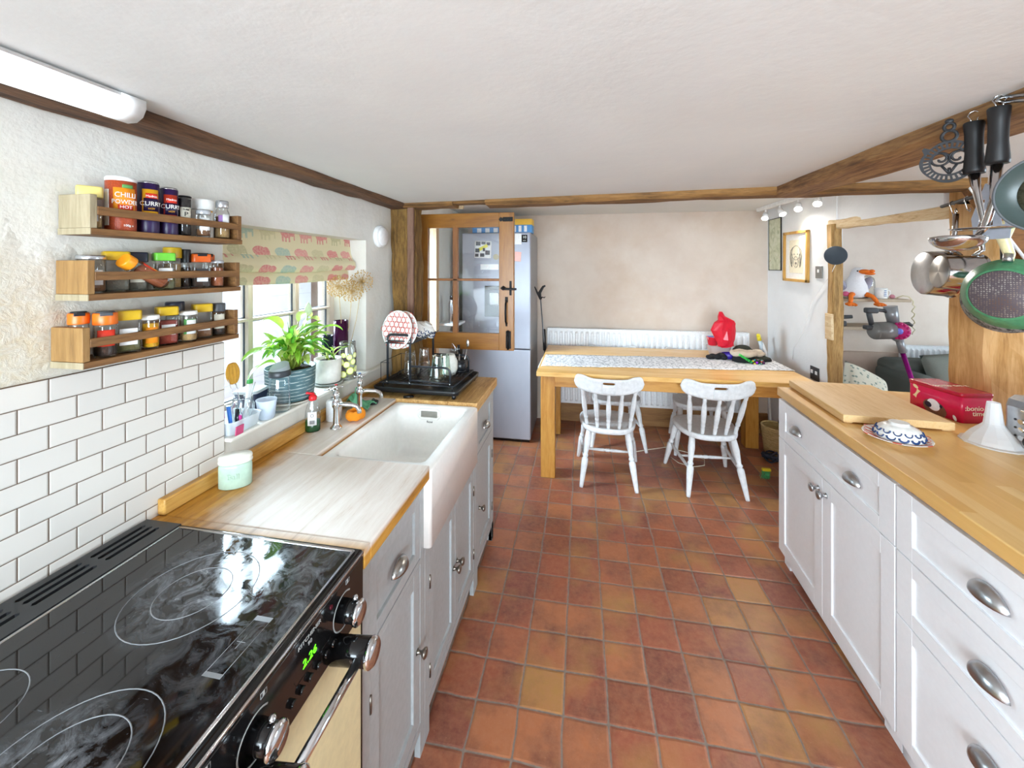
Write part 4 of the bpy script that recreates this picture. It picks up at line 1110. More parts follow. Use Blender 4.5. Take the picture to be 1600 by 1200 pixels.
carton('cardboard_box', 'low blue food box on top of the fridge seen through the door glass', -1.00, -.69, 3.55, 3.75, 1.8725, 1.945, mat('box_blue', '4f8fca', .5), mat('box_teal', '6ca3b9', .5), 1.93)
# steel flask seen through the lower pane
fl = thing('vacuum_flask', 'silver flask standing on a small shelf, seen through the lower door pane', 'flask', (-1.10, 3.25, 1.06))
mb = MB(T(-1.09, 3.25, 1.085)); mb.lathe([(.032, 0), (.034, .003), (.034, .17), (.028, .185), (.026, .20), (.001, .20)], 20); mb.build('body', M_steel, fl)
mb = MB(T(-1.09, 3.25, 1.285)); mb.lathe([(.026, 0), (.026, .03), (.02, .035), (.001, .035)], 20); mb.build('cap', M_enb, fl)
mb = MB(); mb.box(-1.2, -1.03, 3.20, 3.42, 1.065, 1.084, bev=.002); tag(mb.build('wall_shelf', M_whitep), 'small white shelf under the silver flask beside the fridge', 'shelf')

# long grabber leaning by the fridge
gr = thing('litter_picker', 'black claw-ended litter picker leaning between the fridge and the radiator', 'litter picker', (-.37, 3.66, 0))
mb = MB(); mb.tube([(-.33, 3.80, .0), (-.345, 3.72, .8), (-.37, 3.60, 1.28)], .006, 8); mb.build('shaft', mat('grey_tube', '6a6b6f', .4, .5), gr)
mb = MB(); mb.tube([(-.343, 3.725, .78), (-.349, 3.70, .98)], .016, 10); mb.build('grip', mat('black_rubber', '1d1c1e', .6), gr)
mb = MB()
mb.tube([(-.37, 3.60, 1.27), (-.378, 3.595, 1.33), (-.345, 3.59, 1.385), (-.325, 3.59, 1.395)], [.010, .015, .011, .007], 8)
mb.tube([(-.37, 3.60, 1.27), (-.40, 3.60, 1.33), (-.425, 3.60, 1.385)], [.010, .009, .004], 8)
mb.tube([(-.37, 3.60, 1.27), (-.355, 3.59, 1.29), (-.335, 3.59, 1.285), (-.325, 3.585, 1.295)], [.008, .006, .005, .003], 6)
mb.build('claw', mat('black_rubber', '1d1c1e', .6), gr)

# ---------------------------------------------------------------- clutter on the table
def crumple(rings_spec, n, jit, seed, L=None):
    rnd = random.Random(seed); rings = []
    for cx, cy, z, rx, ry in rings_spec:
        rings.append([(cx+rx*math.cos(2*PI*i/n)*(1+rnd.uniform(-jit, jit)), cy+ry*math.sin(2*PI*i/n)*(1+rnd.uniform(-jit, jit)), z+rnd.uniform(-jit, jit)*.03) for i in range(n)])
    return rings
mb = MB(T(1.185, 3.60, .888))
mb.ring_surf(crumple([(0, 0, 0, .03, .03), (.01, 0, .012, .06, .045), (.008, 0, .07, .072, .05), (-.002, 0, .14, .088, .045), (.012, 0, .20, .080, .035), (.012, 0, .225, .062, .028), (-.022, 0, .262, .028, .02), (-.026, 0, .295, .014, .010)], 13, .17, 5), True, True, True, smooth=False)
o = mb.build('carrier_bag', mat('red_plastic_bag', 'd4122f', .3, 0, .2)); tag(o, 'crumpled bright red plastic bag standing up on the table', 'bag')
mb = MB(T(1.165, 3.67, .8015)); mb.ring_surf([rrect(-a, a, -b, b, .02, z) for a, b, z in ((.062, .045, 0), (.066, .048, .004), (.085, .062, .078), (.088, .065, .080), (.085, .062, .081), (.064, .046, .006))], True, True, True)
tag(mb.build('plastic_tub', plastmat('clear_tub', 'f0eef0', .45)), 'clear shallow plastic tub on the table under the toy bucket', 'tub')
bk = thing('toy_bucket', 'small red plastic bucket with a blue lining beside the red bag', 'bucket', (1.125, 3.69, .883))
mb = MB(T(1.125, 3.69, .884)); mb.lathe([(.034, 0), (.036, .002), (.049, .068), (.052, .070), (.052, .074), (.048, .074)], 24); mb.build('pail', mat('red_bucket', 'd31f38', .35), bk)
mb = MB(T(1.125, 3.69, .884)); mb.lathe([(.045, .0742), (.043, .073), (.034, .006), (.001, .006)], 24); mb.build('lining', mat('blue_lining', '4a78c8', .4), bk)
mb = MB(T(1.125, 3.69, .884)); mb.tube([(.05*math.cos(q), .0+.0*q, .072+.05*math.sin(q)*-.2-.035*math.sin(q)) for q in [PI*i/12 for i in range(13)]], .002, 6, L=RZ(.4)); mb.build('handle', M_whitep, bk)
def hat(name, label, x, y, z, rx, ry, h, m, mb_, rz=0., seed=1, brim=True):
    e = thing(name, label, 'hat', (x, y, z), rz=rz)
    L = WM[e.name]; rnd = random.Random(seed); rings = []
    for k in range(7):
        q = k/6*PI/2*.98; r = math.cos(q)**.7
        rings.append([(rx*r*math.cos(2*PI*i/20)*(1+rnd.uniform(-.05, .05)), ry*r*math.sin(2*PI*i/20)*(1+rnd.uniform(-.05, .05)), h*math.sin(q)) for i in range(20)])
    mb = MB(L); mb.ring_surf(rings, True, True, True); mb.build('crown', m, e)
    if brim:
        mb = MB(L); mb.tube([(rx*1.0*math.cos(2*PI*i/24), ry*1.0*math.sin(2*PI*i/24), h*.18+.006*math.sin(i)) for i in range(24)], .012, 8, closed=True, sx=.8); mb.build('band', mb_, e)
    return e
M_blk = mat('black_fleece', '17171b', .9, 0, .4); M_beige = mat('beige_fleece', 'c9b8a4', .9, 0, .4); M_olive = mat('dark_olive_cloth', '33352c', .9, 0, .3)
t = NT('bright_print_cloth'); vo = t.n('TexVoronoi', Vector=t.coord(), Scale=55.)
hs = t.n('HueSaturation', Hue=.5, Saturation=1.8, Value=1., Color=vo.outputs['Color'])
t.bsdf(t.mix(t.ramp(vo.outputs['Distance'], [(.3, (0, 0, 0)), (.55, (1, 1, 1))]).outputs[0], hs.outputs[0], hexc('15151a')), .8)
M_print = t.m
h1 = hat('beanie_hat', 'black children\'s hat with a cream band and green lettering on the runner', 1.285, 3.46, .8035, .085, .065, .075, M_blk, M_beige, .1, 2, False)
mb = MB(WM[h1.name]); mb.tube([(.082*math.cos(2*PI*i/24), .062*math.sin(2*PI*i/24), .066+.004*math.sin(i*1.3)) for i in range(24)], .020, 10, closed=True); mb.sph((0, 0, .066), (.07, .05, .012)); mb.build('band', M_beige, h1)
mb = MB(WM[h1.name])
mb.text('FRIENDLY', .026, L=T(-.025, -.083, .040) @ RY(.55) @ TYM, depth=.006); mb.build('lettering', mat('green_ink', '3fd45a', .5), h1)
hat('cap', 'children\'s cap in a bright multicoloured print, lying in front of the hats', 1.365, 3.395, .8035, .055, .035, .035, M_print, M_print, .2, 3, False)
hat('cap', 'crumpled beige cap at the back of the heap of hats', 1.415, 3.53, .845, .055, .04, .045, M_beige, M_beige, .3, 4)
hat('hat', 'crumpled dark olive hat behind the black lettered hat', 1.33, 3.60, .855, .075, .05, .055, M_olive, M_olive, .2, 5)
hat('hat', 'flattened dark hat under the beige cap at the right of the heap', 1.42, 3.52, .8035, .085, .06, .042, M_olive, M_blk, -.1, 6)
mb = MB(T(1.09, 3.50, .8035))
rnd = random.Random(9)
for i, (x, y, z, r) in enumerate(((-.05, 0, .018, .022), (-.02, .01, .022, .026), (.015, .0, .022, .026), (.045, .01, .028, .03), (.06, -.01, .018, .022))): mb.sph((x, y, z), (r*1.25, r, r*.85), 14, 8)
tag(mb.build('glove', M_blk), 'black fleece glove lying left of the lettered hat', 'glove')
mb = MB(T(1.215, 3.55, .8035)); mb.lathe([(.05, 0), (.055, .004), (.062, .045), (.058, .047), (.05, .01)], 20, sx=1.1, sy=.7); tag(mb.build('plastic_dish', mat('violet_plastic', '4430b0', .3)), 'small violet plastic dish below the red bag', 'dish')
# folded white parasol-like mop in the corner
mp = thing('spray_mop', 'white cleaning mop with a yellow tip leaning in the corner by the radiator', 'mop', (1.60, 3.86, 0))
mb = MB(); mb.tube([(1.64, 3.80, .0), (1.62, 3.86, .80), (1.60, 3.90, .88)], [.010, .012, .014], 10); mb.build('pole', M_white, mp)
mb = MB(); mb.tube([(1.61, 3.88, .74), (1.596, 3.89, .86), (1.583, 3.90, .90)], [.024, .022, .016], 12, sx=.6); mb.build('bottle', mat('pale_blue_plastic', 'c9d9e2', .4), mp)
mb = MB(); mb.tube([(1.583, 3.90, .90), (1.575, 3.905, .94)], [.018, .016], 12); mb.sph((1.575, 3.905, .945), .017); mb.build('tip', mat('yellow_plastic', 'e3cf2a', .4), mp)
# under the table
br = thing('hand_brush', 'small brush with green bristles and a yellow stock on the floor beside the table leg', 'brush', (1.345, 3.20, 0))
mb = MB(); mb.box(1.315, 1.375, 3.19, 3.215, .055, .075, bev=.006); mb.build('stock', mat('yellow_plastic', 'e3cf2a', .4), br)
mb = MB(); rnd = random.Random(3)
for i in range(70):
    x = 1.318+.054*rnd.random(); y = 3.192+.02*rnd.random(); mb.cyl((x, y, .056), (x+rnd.uniform(-.03, .01), y+rnd.uniform(-.015, .01), .002), .0012, .0008, n=4)
mb.build('bristles', mat('green_bristle', '4fae6a', .6), br)['kind'] = 'stuff'
mb = MB(); mb.tube([(.42, 3.45, .004), (.55, 3.52, .004), (.72, 3.60, .004), (.90, 3.52, .004), (.98, 3.42, .004), (.95, 3.32, .004), (.85, 3.28, .004), (.76, 3.33, .004), (.72, 3.42, .004)], .0035, 6)
tag(mb.build('cable', mat('cream_cable', 'd8cdb8', .5)), 'thin cream cable looping across the floor under the table', 'cable')
bs = thing('wicker_basket', 'straw basket on the floor in the corner beyond the table', 'basket', (1.615, 3.68, 0))
mb = MB(T(1.615, 3.68, 0))
for k in range(14): mb.tube([((.075+.0018*k)*math.cos(2*PI*i/20), (.085+.0018*k)*math.sin(2*PI*i/20), .008+.016*k) for i in range(20)], .009, 6, closed=True)
mb.lathe([(.08, .0), (.08, .004), (.001, .004)], 20); mb.build('weave', wood('straw', ['a8905e', 'c8b07c', 'd5c193'], 'X', 3., .8, .5), bs)
mb = MB(T(1.615, 3.68, 0)); mb.tube([(.0, -.11, .22), (-.03, -.125, .30), (.0, -.115, .40), (.03, -.125, .30), (.02, -.11, .22)], .006, 6); mb.build('strap', M_enb, bs)
mb = MB(T(1.50, 3.50, 0)); 
for i in range(5): mb.tube([(.05*math.cos(2*PI*q/16+i)*(.8+.1*i), .04*math.sin(2*PI*q/16), .012+.012*i+.008*math.sin(q)) for q in range(16)], .007, 6, closed=True)
tag(mb.build('coiled_lead', mat('navy_rope', '2a3246', .6)), 'navy and black dog lead coiled on the floor behind the table leg', 'lead')
# ================================================================ SPICE RACKS
M_rack = wood('stained_rack_wood', ['4a2f17', '6e4a26', '8a6136', '7a5530'], 'Y', 1.6, .6, .5)
M_rackend = wood('rack_end_wood', ['6f5230', '8c683a', 'a07a48', '7f5e34'], 'Z', 1.2, .6, .5)
M_rackpale = wood('rack_pale_wood', ['786c58', '988a6d', 'a99b7f', '8a7c60'], 'Z', 1.2, .6, .5)
for i, (b, nm, me) in enumerate(((1.629, 'topmost stained wooden spice rack on the wall, holding the tall tins', M_rackpale), (1.491, 'middle stained wooden spice rack, with one jar lying tilted in it', M_rackend), (1.352, 'lowest stained wooden spice rack, just above the white tiles', M_rackend))):
    r = thing('spice_rack', nm, 'spice rack', (-1.04, .835, b), group=None)
    y0, y1 = (.652, 1.022) if i == 0 else ((.648, 1.016) if i == 1 else (.640, 1.010))
    mb = MB(); mb.box(-1.084, -.998, y0, y1, b, b+.013, bev=.001); mb.build('base_board', M_rack, r)
    mb = MB(); mb.box(-1.084, -.998, y0-.001, y0+.0005, b, b+.013); mb.build('end_grain', M_rackpale, r)
    for a in (y0, y1-.013):
        mb = MB(); mb.box(-1.084, -1.001, a, a+.013, b+.0135, b+.084, bev=.001); mb.build('end_block', me if a == y0 else M_rack, r)
    mb = MB(); mb.box(-1.007, -1.0, y0+.013, y1-.013, b+.042, b+.060, bev=.001); mb.build('front_rail', M_rack, r)

GJ = glassmat('jar_glass', (.97, .98, .98), gloss=.05)
def ringz(shape, r, z, n=22):
    if shape == 'r': return [(r*math.cos(2*PI*i/n), r*math.sin(2*PI*i/n), z) for i in range(n)]
    return rrect(-r, r, -r, r, r*.28, z, 3)
CAN = {}
def patch(mb, shape, r, a0, a1, z0, z1, off=.0006):
    if shape == 'r':
        mb.shell(lambda u, v: ((r+off)*math.cos(a0+(a1-a0)*u), (r+off)*math.sin(a0+(a1-a0)*u), z0+(z1-z0)*v), lambda u, v: ((r+off*.3)*math.cos(a0+(a1-a0)*u), (r+off*.3)*math.sin(a0+(a1-a0)*u), z0+(z1-z0)*v), 12, 2)
    else: mb.box(r+off*.2, r+off*1.2, math.tan(a0)*r*.7, math.tan(a1)*r*.7, z0, z1)
def cyltext(txt, size, r, ang, z, sx=1.):
    """lettering wrapped round an upright can, centred at angle ang"""
    def w(x, y, q):
        A = ang+x*sx/r
        return ((r+.0005+q)*math.cos(A), (r+.0005+q)*math.sin(A), z+y)
    return w
def jar(name, label, y, x, z, r, h, lid, lidh, content, level=.7, shape='r', lab=None, labz=(.25, .7), face=-.5, lab2=None, opaque=None, tilt=None, texts=(), tape=None, cap2=None, group=None, cat='jar', lidr=1.03, neck=.0):
    M = T(x, y, z) if tilt is None else tilt
    e = thing(name, label, cat, M=M @ RZ(face), group=group); L = WM[e.name]
    bh = h-lidh
    mb = MB(L)
    if opaque:
        mb.ring_surf([ringz(shape, r*.97, 0), ringz(shape, r, .002), ringz(shape, r, bh)], True, True, True); mb.build('body', opaque, e)
    else:
        nk = neck or .0
        prof = [(r*.9, 0), (r, .004), (r, bh-nk-.006)]
        if nk: prof += [(r*.93, bh-nk), (r*.78, bh-nk*.6), (r*.78, bh)]
        else: prof += [(r*.95, bh)]
        mb.ring_surf([ringz(shape, a, b_) for a, b_ in prof], True, True, False); mb.build('glass', GJ, e)
        mb = MB(L); mb.ring_surf([ringz(shape, r*.84, .004), ringz(shape, r*.92, .007), ringz(shape, r*.92, max(.01, (bh-nk)*level)), ringz(shape, r*.5, max(.011, (bh-nk)*level+.002))], True, True, True); mb.build('contents', content, e)
    mb = MB(L); lr = r*(lidr if not neck else .86)
    mb.ring_surf([ringz(shape, lr*.98, bh+.0003), ringz(shape, lr, bh+.002), ringz(shape, lr, h-.003), ringz(shape, lr*.93, h)], True, True, True); mb.build('lid', lid, e)
    if cap2: mb = MB(L); mb.ring_surf([ringz(shape, lr*.8, h+.0002), ringz(shape, lr*.7, h+.003)], True, True, True); mb.box(lr*.55, lr*1.02, -lr*.5, lr*.5, h-.006, h+.001, bev=.001); mb.build('flap', cap2, e)
    for k, (m, a0, a1, f0, f1) in enumerate(([(lab, -.75, .75, labz[0], labz[1])] if lab else [])+list(lab2 or [])):
        mb = MB(L); patch(mb, shape, r, a0, a1, bh*f0, bh*f1, .0006+.0003*k); mb.build('label', m, e)
    for txt, size, ang, zz, m, sx in texts:
        mb = MB(L)
        mb.text(txt, size, warp=cyltext(txt, size, r+.0012, ang, zz, sx), depth=.0003)
        mb.build('lettering', m, e)
    return e
C = lambda n, h, **k: mat(n, h, **k)
Lyel = C('yellow_lid', 'c9a41c', rough=.35); Lpaley = C('pale_yellow_lid', 'd8c474', rough=.4); Lor = C('orange_lid', 'e8701a', rough=.35); Lor2 = C('dark_orange_lid', 'cf5a18', rough=.35); Lgr = C('green_lid', '69bf3c', rough=.35)
Lblk = C('black_lid', '18181c', rough=.35); Lnavy = C('dark_blue_lid', '1e2233', rough=.3); Lsil = C('silver_lid', 'c9ccd0', rough=.25, metal=.9); Lwh = C('white_lid', 'ededea', rough=.35)
Pr = lambda n, h: mat(n, h, .9, 0, .4, 300, var=.25)
Pchil = Pr('chilli_powder', 'b0401c'); Pcur = Pr('curry_powder', 'c08a1a'); Pbrown = Pr('ground_brown_spice', '7a5436'); Pherb = Pr('dried_herbs', '5d5c38'); Pdark = Pr('dark_seeds', '3a2d26'); Pred = Pr('red_spice', '8c3222'); Ppink = Pr('rust_spice', 'a8623f'); Ptan = Pr('tan_spice', 'b39260'); Pblack = Pr('black_pepper', '1c1a1a'); Pgrey = Pr('grey_seeds', '6a665a')
Wl = C('white_label', 'e6e6e4', rough=.6); Wc = C('cream_label', 'dcd6c4', rough=.6); Gl = C('green_label', '5c9a52', rough=.6); Bl = C('black_ink', '202022', rough=.6); OL = C('orange_label', 'f0921e', rough=.5); RL = C('red_label', 'd8351f', rough=.5); PU = C('purple_card', '33204f', rough=.35); YL = C('amber_print', 'e9a81c', rough=.5); NV = C('night_purple', '22143a', rough=.35); WH = C('white_print', 'f4f2ee', rough=.5)
z1 = 1.6425
jar('spice_jar', 'square jar with a pale yellow lid behind the left end of the topmost rack', .684, -1.05, z1, .020, .092, Lpaley, .024, Ptan, .7, 's', Wl, face=-.6)
jar('spice_tin', 'tall orange-red chilli powder tub with a white lid on the topmost rack', .733, -1.036, z1, .0265, .122, Lwh, .010, Pchil, opaque=C('chilli_tub', 'b34a26', rough=.4, bump=.3, bscale=300, var=.25),
    lab=OL, labz=(.38, .86), lab2=[(RL, -.45, .55, .42, .52), (WH, -1.5, -1.05, .1, .82), (Gl, -.2, .5, .86, .93)], face=-.35, cat='tin',
    texts=[('CHILLI', .0155, .05, .080, WH, .85), ('POWDER', .0135, .05, .0645, WH, .85), ('HOT', .010, .05, .053, WH, 1.), ('100g e', .007, .2, .012, WH, 1.)])
for yy, rr, hh, lb, m1, tx in ((.790, .0215, .124, 'taller purple curry powder tin with an amber picture, next to the chilli powder', YL, 'CURRY'), (.838, .0195, .119, 'purple curry powder tin with a red picture, next to the black pepper', C('ember_print', 'b3341c', rough=.5), 'CURRY')):
    jar('spice_tin', lb, yy, -1.036, z1, rr, hh, Lsil, .005, Pcur, opaque=PU, cat='tin', face=-.4, lab=m1, labz=(.30, .88), lidr=.98,
        lab2=[(NV, -.62, .72, .44, .70), (RL, -.45, .6, .70, .80)], texts=[(tx, .0145, .05, .070, WH, .95), ('Madras', .0075, .05, .088, WH, 1.), ('HOT', .006, .05, .058, YL, 1.)])
jar('spice_jar', 'black pepper jar with a large P on its label, on the topmost rack', .877, -1.036, z1, .0165, .106, Lblk, .004, Pblack, .96, lab=Wc, labz=(.34, .74), face=-.4, texts=[('PURE', .006, 0, .069, Bl, 1.), ('P', .017, 0, .057, Bl, 1.), ('BLACK', .005, 0, .043, Bl, 1.)])
jar('spice_jar', 'wide white jar with a gold band at the back of the topmost rack', .945, -1.054, z1, .026, .108, Lwh, .030, Ptan, .5, opaque=C('white_jar', 'e3ded6', rough=.3), lab=YL, labz=(.93, .98), face=-.4)
jar('spice_jar', 'small clear jar with a white label before the gold-banded white jar', .918, -1.020, z1, .0165, .074, C('clear_lid', 'b9bcc0', rough=.2, metal=.3), .012, Pbrown, .35, lab=Wl, labz=(.3, .85), face=-.5)
jar('spice_jar', 'small red-topped jar low behind the black pepper on the topmost rack', .9, -1.055, z1, .010, .05, RL, .012, Pred, .5, face=-.4)
jar('spice_jar', 'jar of tan spice with a silver lid at the right end of the top rack', .983, -1.028, z1, .0185, .110, Lsil, .020, Ptan, .45, lab=C('lilac_label', 'a77fc0', rough=.5), labz=(.45, .75), lab2=[(Wl, -.2, .7, .45, .78)], face=-.5, neck=.012)
z2 = 1.5045
jar('spice_jar', 'wide low jar with a silver lid behind the left end of the middle rack', .684, -1.046, z2, .0235, .082, Lsil, .010, Pbrown, .5, face=-.5, lab=Wl)
jar('spice_jar', 'square jar with a yellow lid standing behind the tilted jar', .734, -1.052, z2, .022, .092, Lyel, .020, Pgrey, .5, 's', face=-.5)
Mt = T(-1.018, .812, z2+.016) @ RX(math.radians(57)) @ RZ(PI) 
jar('spice_jar', 'jar with a bright orange lid lying tilted across the middle rack', 0, 0, 0, .0165, .105, C('bright_orange_lid', 'f59a1e', rough=.35), .020, Ppink, .75, lab=RL, labz=(.45, .85), lab2=[(OL, -.5, .5, .25, .6)], tilt=Mt, face=-PI/2-.3)
jar('spice_jar', 'square jar with a black lid in the middle of the middle rack', .776, -1.052, z2, .0195, .092, Lnavy, .024, Pgrey, .45, 's', lab=Wc, labz=(.3, .6), face=-.5)
jar('spice_jar', 'square jar of herbs with a bright green lid on the middle rack', .822, -1.030, z2, .0200, .092, Lgr, .020, Pherb, .4, 's', lab=Wl, labz=(.35, .75), face=-.5)
jar('spice_jar', 'jar with a domed mustard-yellow lid behind the green-lidded jar', .866, -1.058, z2, .0190, .108, Lyel, .028, Ptan, .8, face=-.4)
jar('spice_jar', 'slim black grinder between the green-lidded and orange-lidded jars', .893, -1.048, z2, .0110, .104, Lblk, .036, Pdark, .8, face=-.4)
jar('spice_jar', 'square jar with an orange flip lid on the middle rack', .920, -1.032, z2, .0205, .092, Lor2, .022, Pdark, .35, 's', lab=C('dark_label', '3a3a3c', rough=.6), labz=(.45, .75), lab2=[(Wl, -.7, .7, .25, .4)], face=-.5, cap2=Lblk)
jar('spice_jar', 'small jar with an orange and black lid at the back right of the middle rack', .968, -1.058, z2, .0140, .092, Lor2, .020, Pbrown, .5, face=-.5, cap2=Lblk)
jar('spice_jar', 'round jar of rust-coloured spice with a clear lid at the right of the middle rack', .962, -1.024, z2, .0165, .076, C('clear_lid', 'b9bcc0'), .009, Ppink, .8, face=-.5)
z3 = 1.3655
jar('spice_jar', 'jar with an orange lid half hidden behind the left end of the lowest rack', .668, -1.055, z3, .0165, .098, Lor, .024, Pdark, .5, face=-.5, lab=Wl, cap2=Lblk)
jar('spice_jar', 'oval jar with an orange and grey lid and a red label on the lowest rack', .696, -1.026, z3, .0195, .096, Lor, .026, Pdark, .45, face=-.5, lab=RL, labz=(.35, .85), lab2=[(Wl, -.35, .35, .45, .62)], cap2=C('grey_flap', '4a4c50', rough=.4))
jar('spice_jar', 'large square jar of dark herbs with a mustard-yellow lid on the lowest rack', .745, -1.036, z3, .0230, .096, Lyel, .022, Pherb, .35, 's', lab=Wl, labz=(.25, .75), face=-.5)
jar('spice_jar', 'round jar of bright yellow spice with a white lid on the lowest rack', .787, -1.024, z3, .0160, .080, Lwh, .011, Pr('turmeric', 'd9a414'), .85, lab=OL, labz=(.2, .75), face=-.5)
jar('spice_jar', 'square jar of dark red spice with a mustard-yellow lid on the lowest rack', .834, -1.036, z3, .0205, .096, Lyel, .022, Pred, .8, 's', lab=Wl, labz=(.35, .7), face=-.5)
jar('spice_jar', 'wide black-lidded jar at the back of the lowest rack', .876, -1.062, z3, .0200, .104, Lnavy, .036, Pdark, .5, face=-.4)
jar('spice_jar', 'round jar with a cream lid and a green label on the lowest rack', .880, -1.024, z3, .0185, .080, Lwh, .010, Ptan, .35, lab=Gl, labz=(.3, .85), lab2=[(Wl, -.4, .7, .3, .82)], face=-.5)
jar('spice_jar', 'square brown spice jar with a mustard-yellow lid towards the lowest rack\'s right end', .932, -1.040, z3, .0205, .094, Lyel, .022, Pbrown, .5, 's', lab=Wl, labz=(.3, .6), face=-.5)
jar('spice_jar', 'jar with a dark grey lid at the right end of the lowest rack', .975, -1.034, z3, .0180, .092, C('dark_grey_lid', '45484e', rough=.35), .024, Pdark, .3, lab=Wc, labz=(.3, .9), face=-.5)
# ================================================================ WINDOW SILL AND LEDGE
# roman blind
t = NT('elephant_print_cloth')
s = t.n('SeparateXYZ', i0=t.n('TexCoord').outputs['UV'])
vv = t.math('MULTIPLY', s.outputs[1], 1.35); row = t.math('FLOOR', vv)
uu = t.math('ADD', s.outputs[0], t.math('MULTIPLY', row, .37)); colm = t.math('FLOOR', uu)
x = t.math('FRACT', uu); y = t.math('SUBTRACT', 1., t.math('FRACT', vv))
def ellm(cx, cy, rx, ry):
    a_ = t.math('POWER', t.math('ABSOLUTE', t.math('DIVIDE', t.math('SUBTRACT', x, cx), rx)), 2.); b_ = t.math('POWER', t.math('ABSOLUTE', t.math('DIVIDE', t.math('SUBTRACT', y, cy), ry)), 2.)
    return t.math('LESS_THAN', t.math('ADD', a_, b_), 1.)
def boxm(x0, x1, y0, y1): return t.math('MULTIPLY', t.math('COMPARE', x, (x0+x1)/2, (x1-x0)/2), t.math('COMPARE', y, (y0+y1)/2, (y1-y0)/2))
e_ = ellm(.42, .60, .30, .25)
for q in (ellm(.72, .62, .15, .19), boxm(.18, .27, .15, .6), boxm(.34, .42, .15, .6), boxm(.52, .61, .15, .6), boxm(.80, .86, .25, .6)): e_ = t.math('MAXIMUM', e_, q)
wn = t.n('TexWhiteNoise', {'noise_dimensions': '2D'}, Vector=t.n('CombineXYZ', X=colm, Y=row, Z=0.))
ec = t.ramp(wn.outputs[0], [(0, hexc('cf6f78')), (.24, hexc('b9b48e')), (.42, hexc('d98a8c')), (.58, hexc('9db8ae')), (.74, hexc('c9c19a')), (.86, hexc('d4767e'))], 'CONSTANT')
fade = t.noise(t.n('TexCoord').outputs['UV'], 14., 3.)
class bl: pass
bl.outputs = [t.math('MULTIPLY', e_, t.ramp(fade.outputs[0], [(.3, (.45, .45, .45)), (.6, (.9, .9, .9))]).outputs[0])]
nz = t.noise(t.coord(), 200., 2.)
t.bsdf(t.mix(bl.outputs[0], hexc('dcd2ae'), ec.outputs[0]), .9, 0., nz.outputs[0], .15, .002)
M_blind = t.m
def cloth_uv(o, us, vs):
    me = o.data; uvl = me.uv_layers.new(name='UVMap')
    for lp in me.loops: uvl.data[lp.index].uv = us[lp.vertex_index] if isinstance(us, dict) else (0, 0)
bd = thing('roman_blind', 'cream roman blind with faded pink and green elephants, folded up over the window', 'blind', (-1.18, 1.46, 1.50))
def blind_piece(prof, name, y0=1.05, y1=1.855, sag=.012, n=40):
    mb = MB(); bmv = mb.bm; acc = [0]
    for (a, b), (c, d) in zip(prof, prof[1:]): acc.append(acc[-1]+math.hypot(c-a, d-b))
    uv = bmv.loops.layers.uv.new('UVMap')
    grid = []
    for k in range(n+1):
        y = y0+(y1-y0)*k/n; w = .5-.5*math.cos(2*PI*k/n)
        grid.append([bmv.verts.new((x, y, z-sag*w*(i/len(prof)))) for i, (x, z) in enumerate(prof)])
    for k in range(n):
        for i in range(len(prof)-1):
            f = bmv.faces.new((grid[k][i], grid[k][i+1], grid[k+1][i+1], grid[k+1][i])); f.smooth = True
            for lp, (kk, ii) in zip(f.loops, ((k, i), (k, i+1), (k+1, i+1), (k+1, i))): lp[uv].uv = ((y0+(y1-y0)*kk/n)*9.5, acc[ii]*9.5+.3)
    return mb.build(name, M_blind, bd, recalc=False)
blind_piece([(-1.175, 1.700), (-1.173, 1.67), (-1.168, 1.63), (-1.158, 1.605), (-1.160, 1.598), (-1.172, 1.595)], 'top_fold')
blind_piece([(-1.172, 1.615), (-1.152, 1.602), (-1.138, 1.585), (-1.134, 1.562), (-1.144, 1.548), (-1.165, 1.546), (-1.178, 1.552)], 'middle_fold', 1.05, 1.845)
blind_piece([(-1.182, 1.585), (-1.174, 1.56), (-1.166, 1.535), (-1.162, 1.512), (-1.166, 1.50), (-1.175, 1.499)], 'hem_fold', 1.055, 1.825, .006)
mb = MB(); mb.box(-1.215, -1.190, 1.05, 1.855, 1.683, 1.699); mb.build('batten', mat('dark_batten', '5b5148', .7), bd)
mb = MB(); mb.cyl((-1.163, 1.835, 1.53), (-1.163, 1.835, 1.60), .0012, n=6); mb.cyl((-1.163, 1.84, 1.45), (-1.163, 1.84, 1.60), .0012, n=6); mb.build('cord', M_whitep, bd)

# round white detector
al = thing('smoke_alarm', 'round white alarm on the wall beside the oak post', 'alarm', (-1.07, 2.005, 1.665))
mb = MB(T(-1.0855, 1.985, 1.728) @ RY(PI/2)); mb.lathe([(.058, 0), (.060, .004), (.060, .018), (.054, .023), (.001, .024)], 36); mb.build('base', M_whitep, al)
mb = MB(T(-1.0615, 1.985, 1.728) @ RY(PI/2)); mb.lathe([(.050, 0), (.050, .006), (.044, .011), (.001, .013)], 36); mb.build('cover', M_whitep, al)

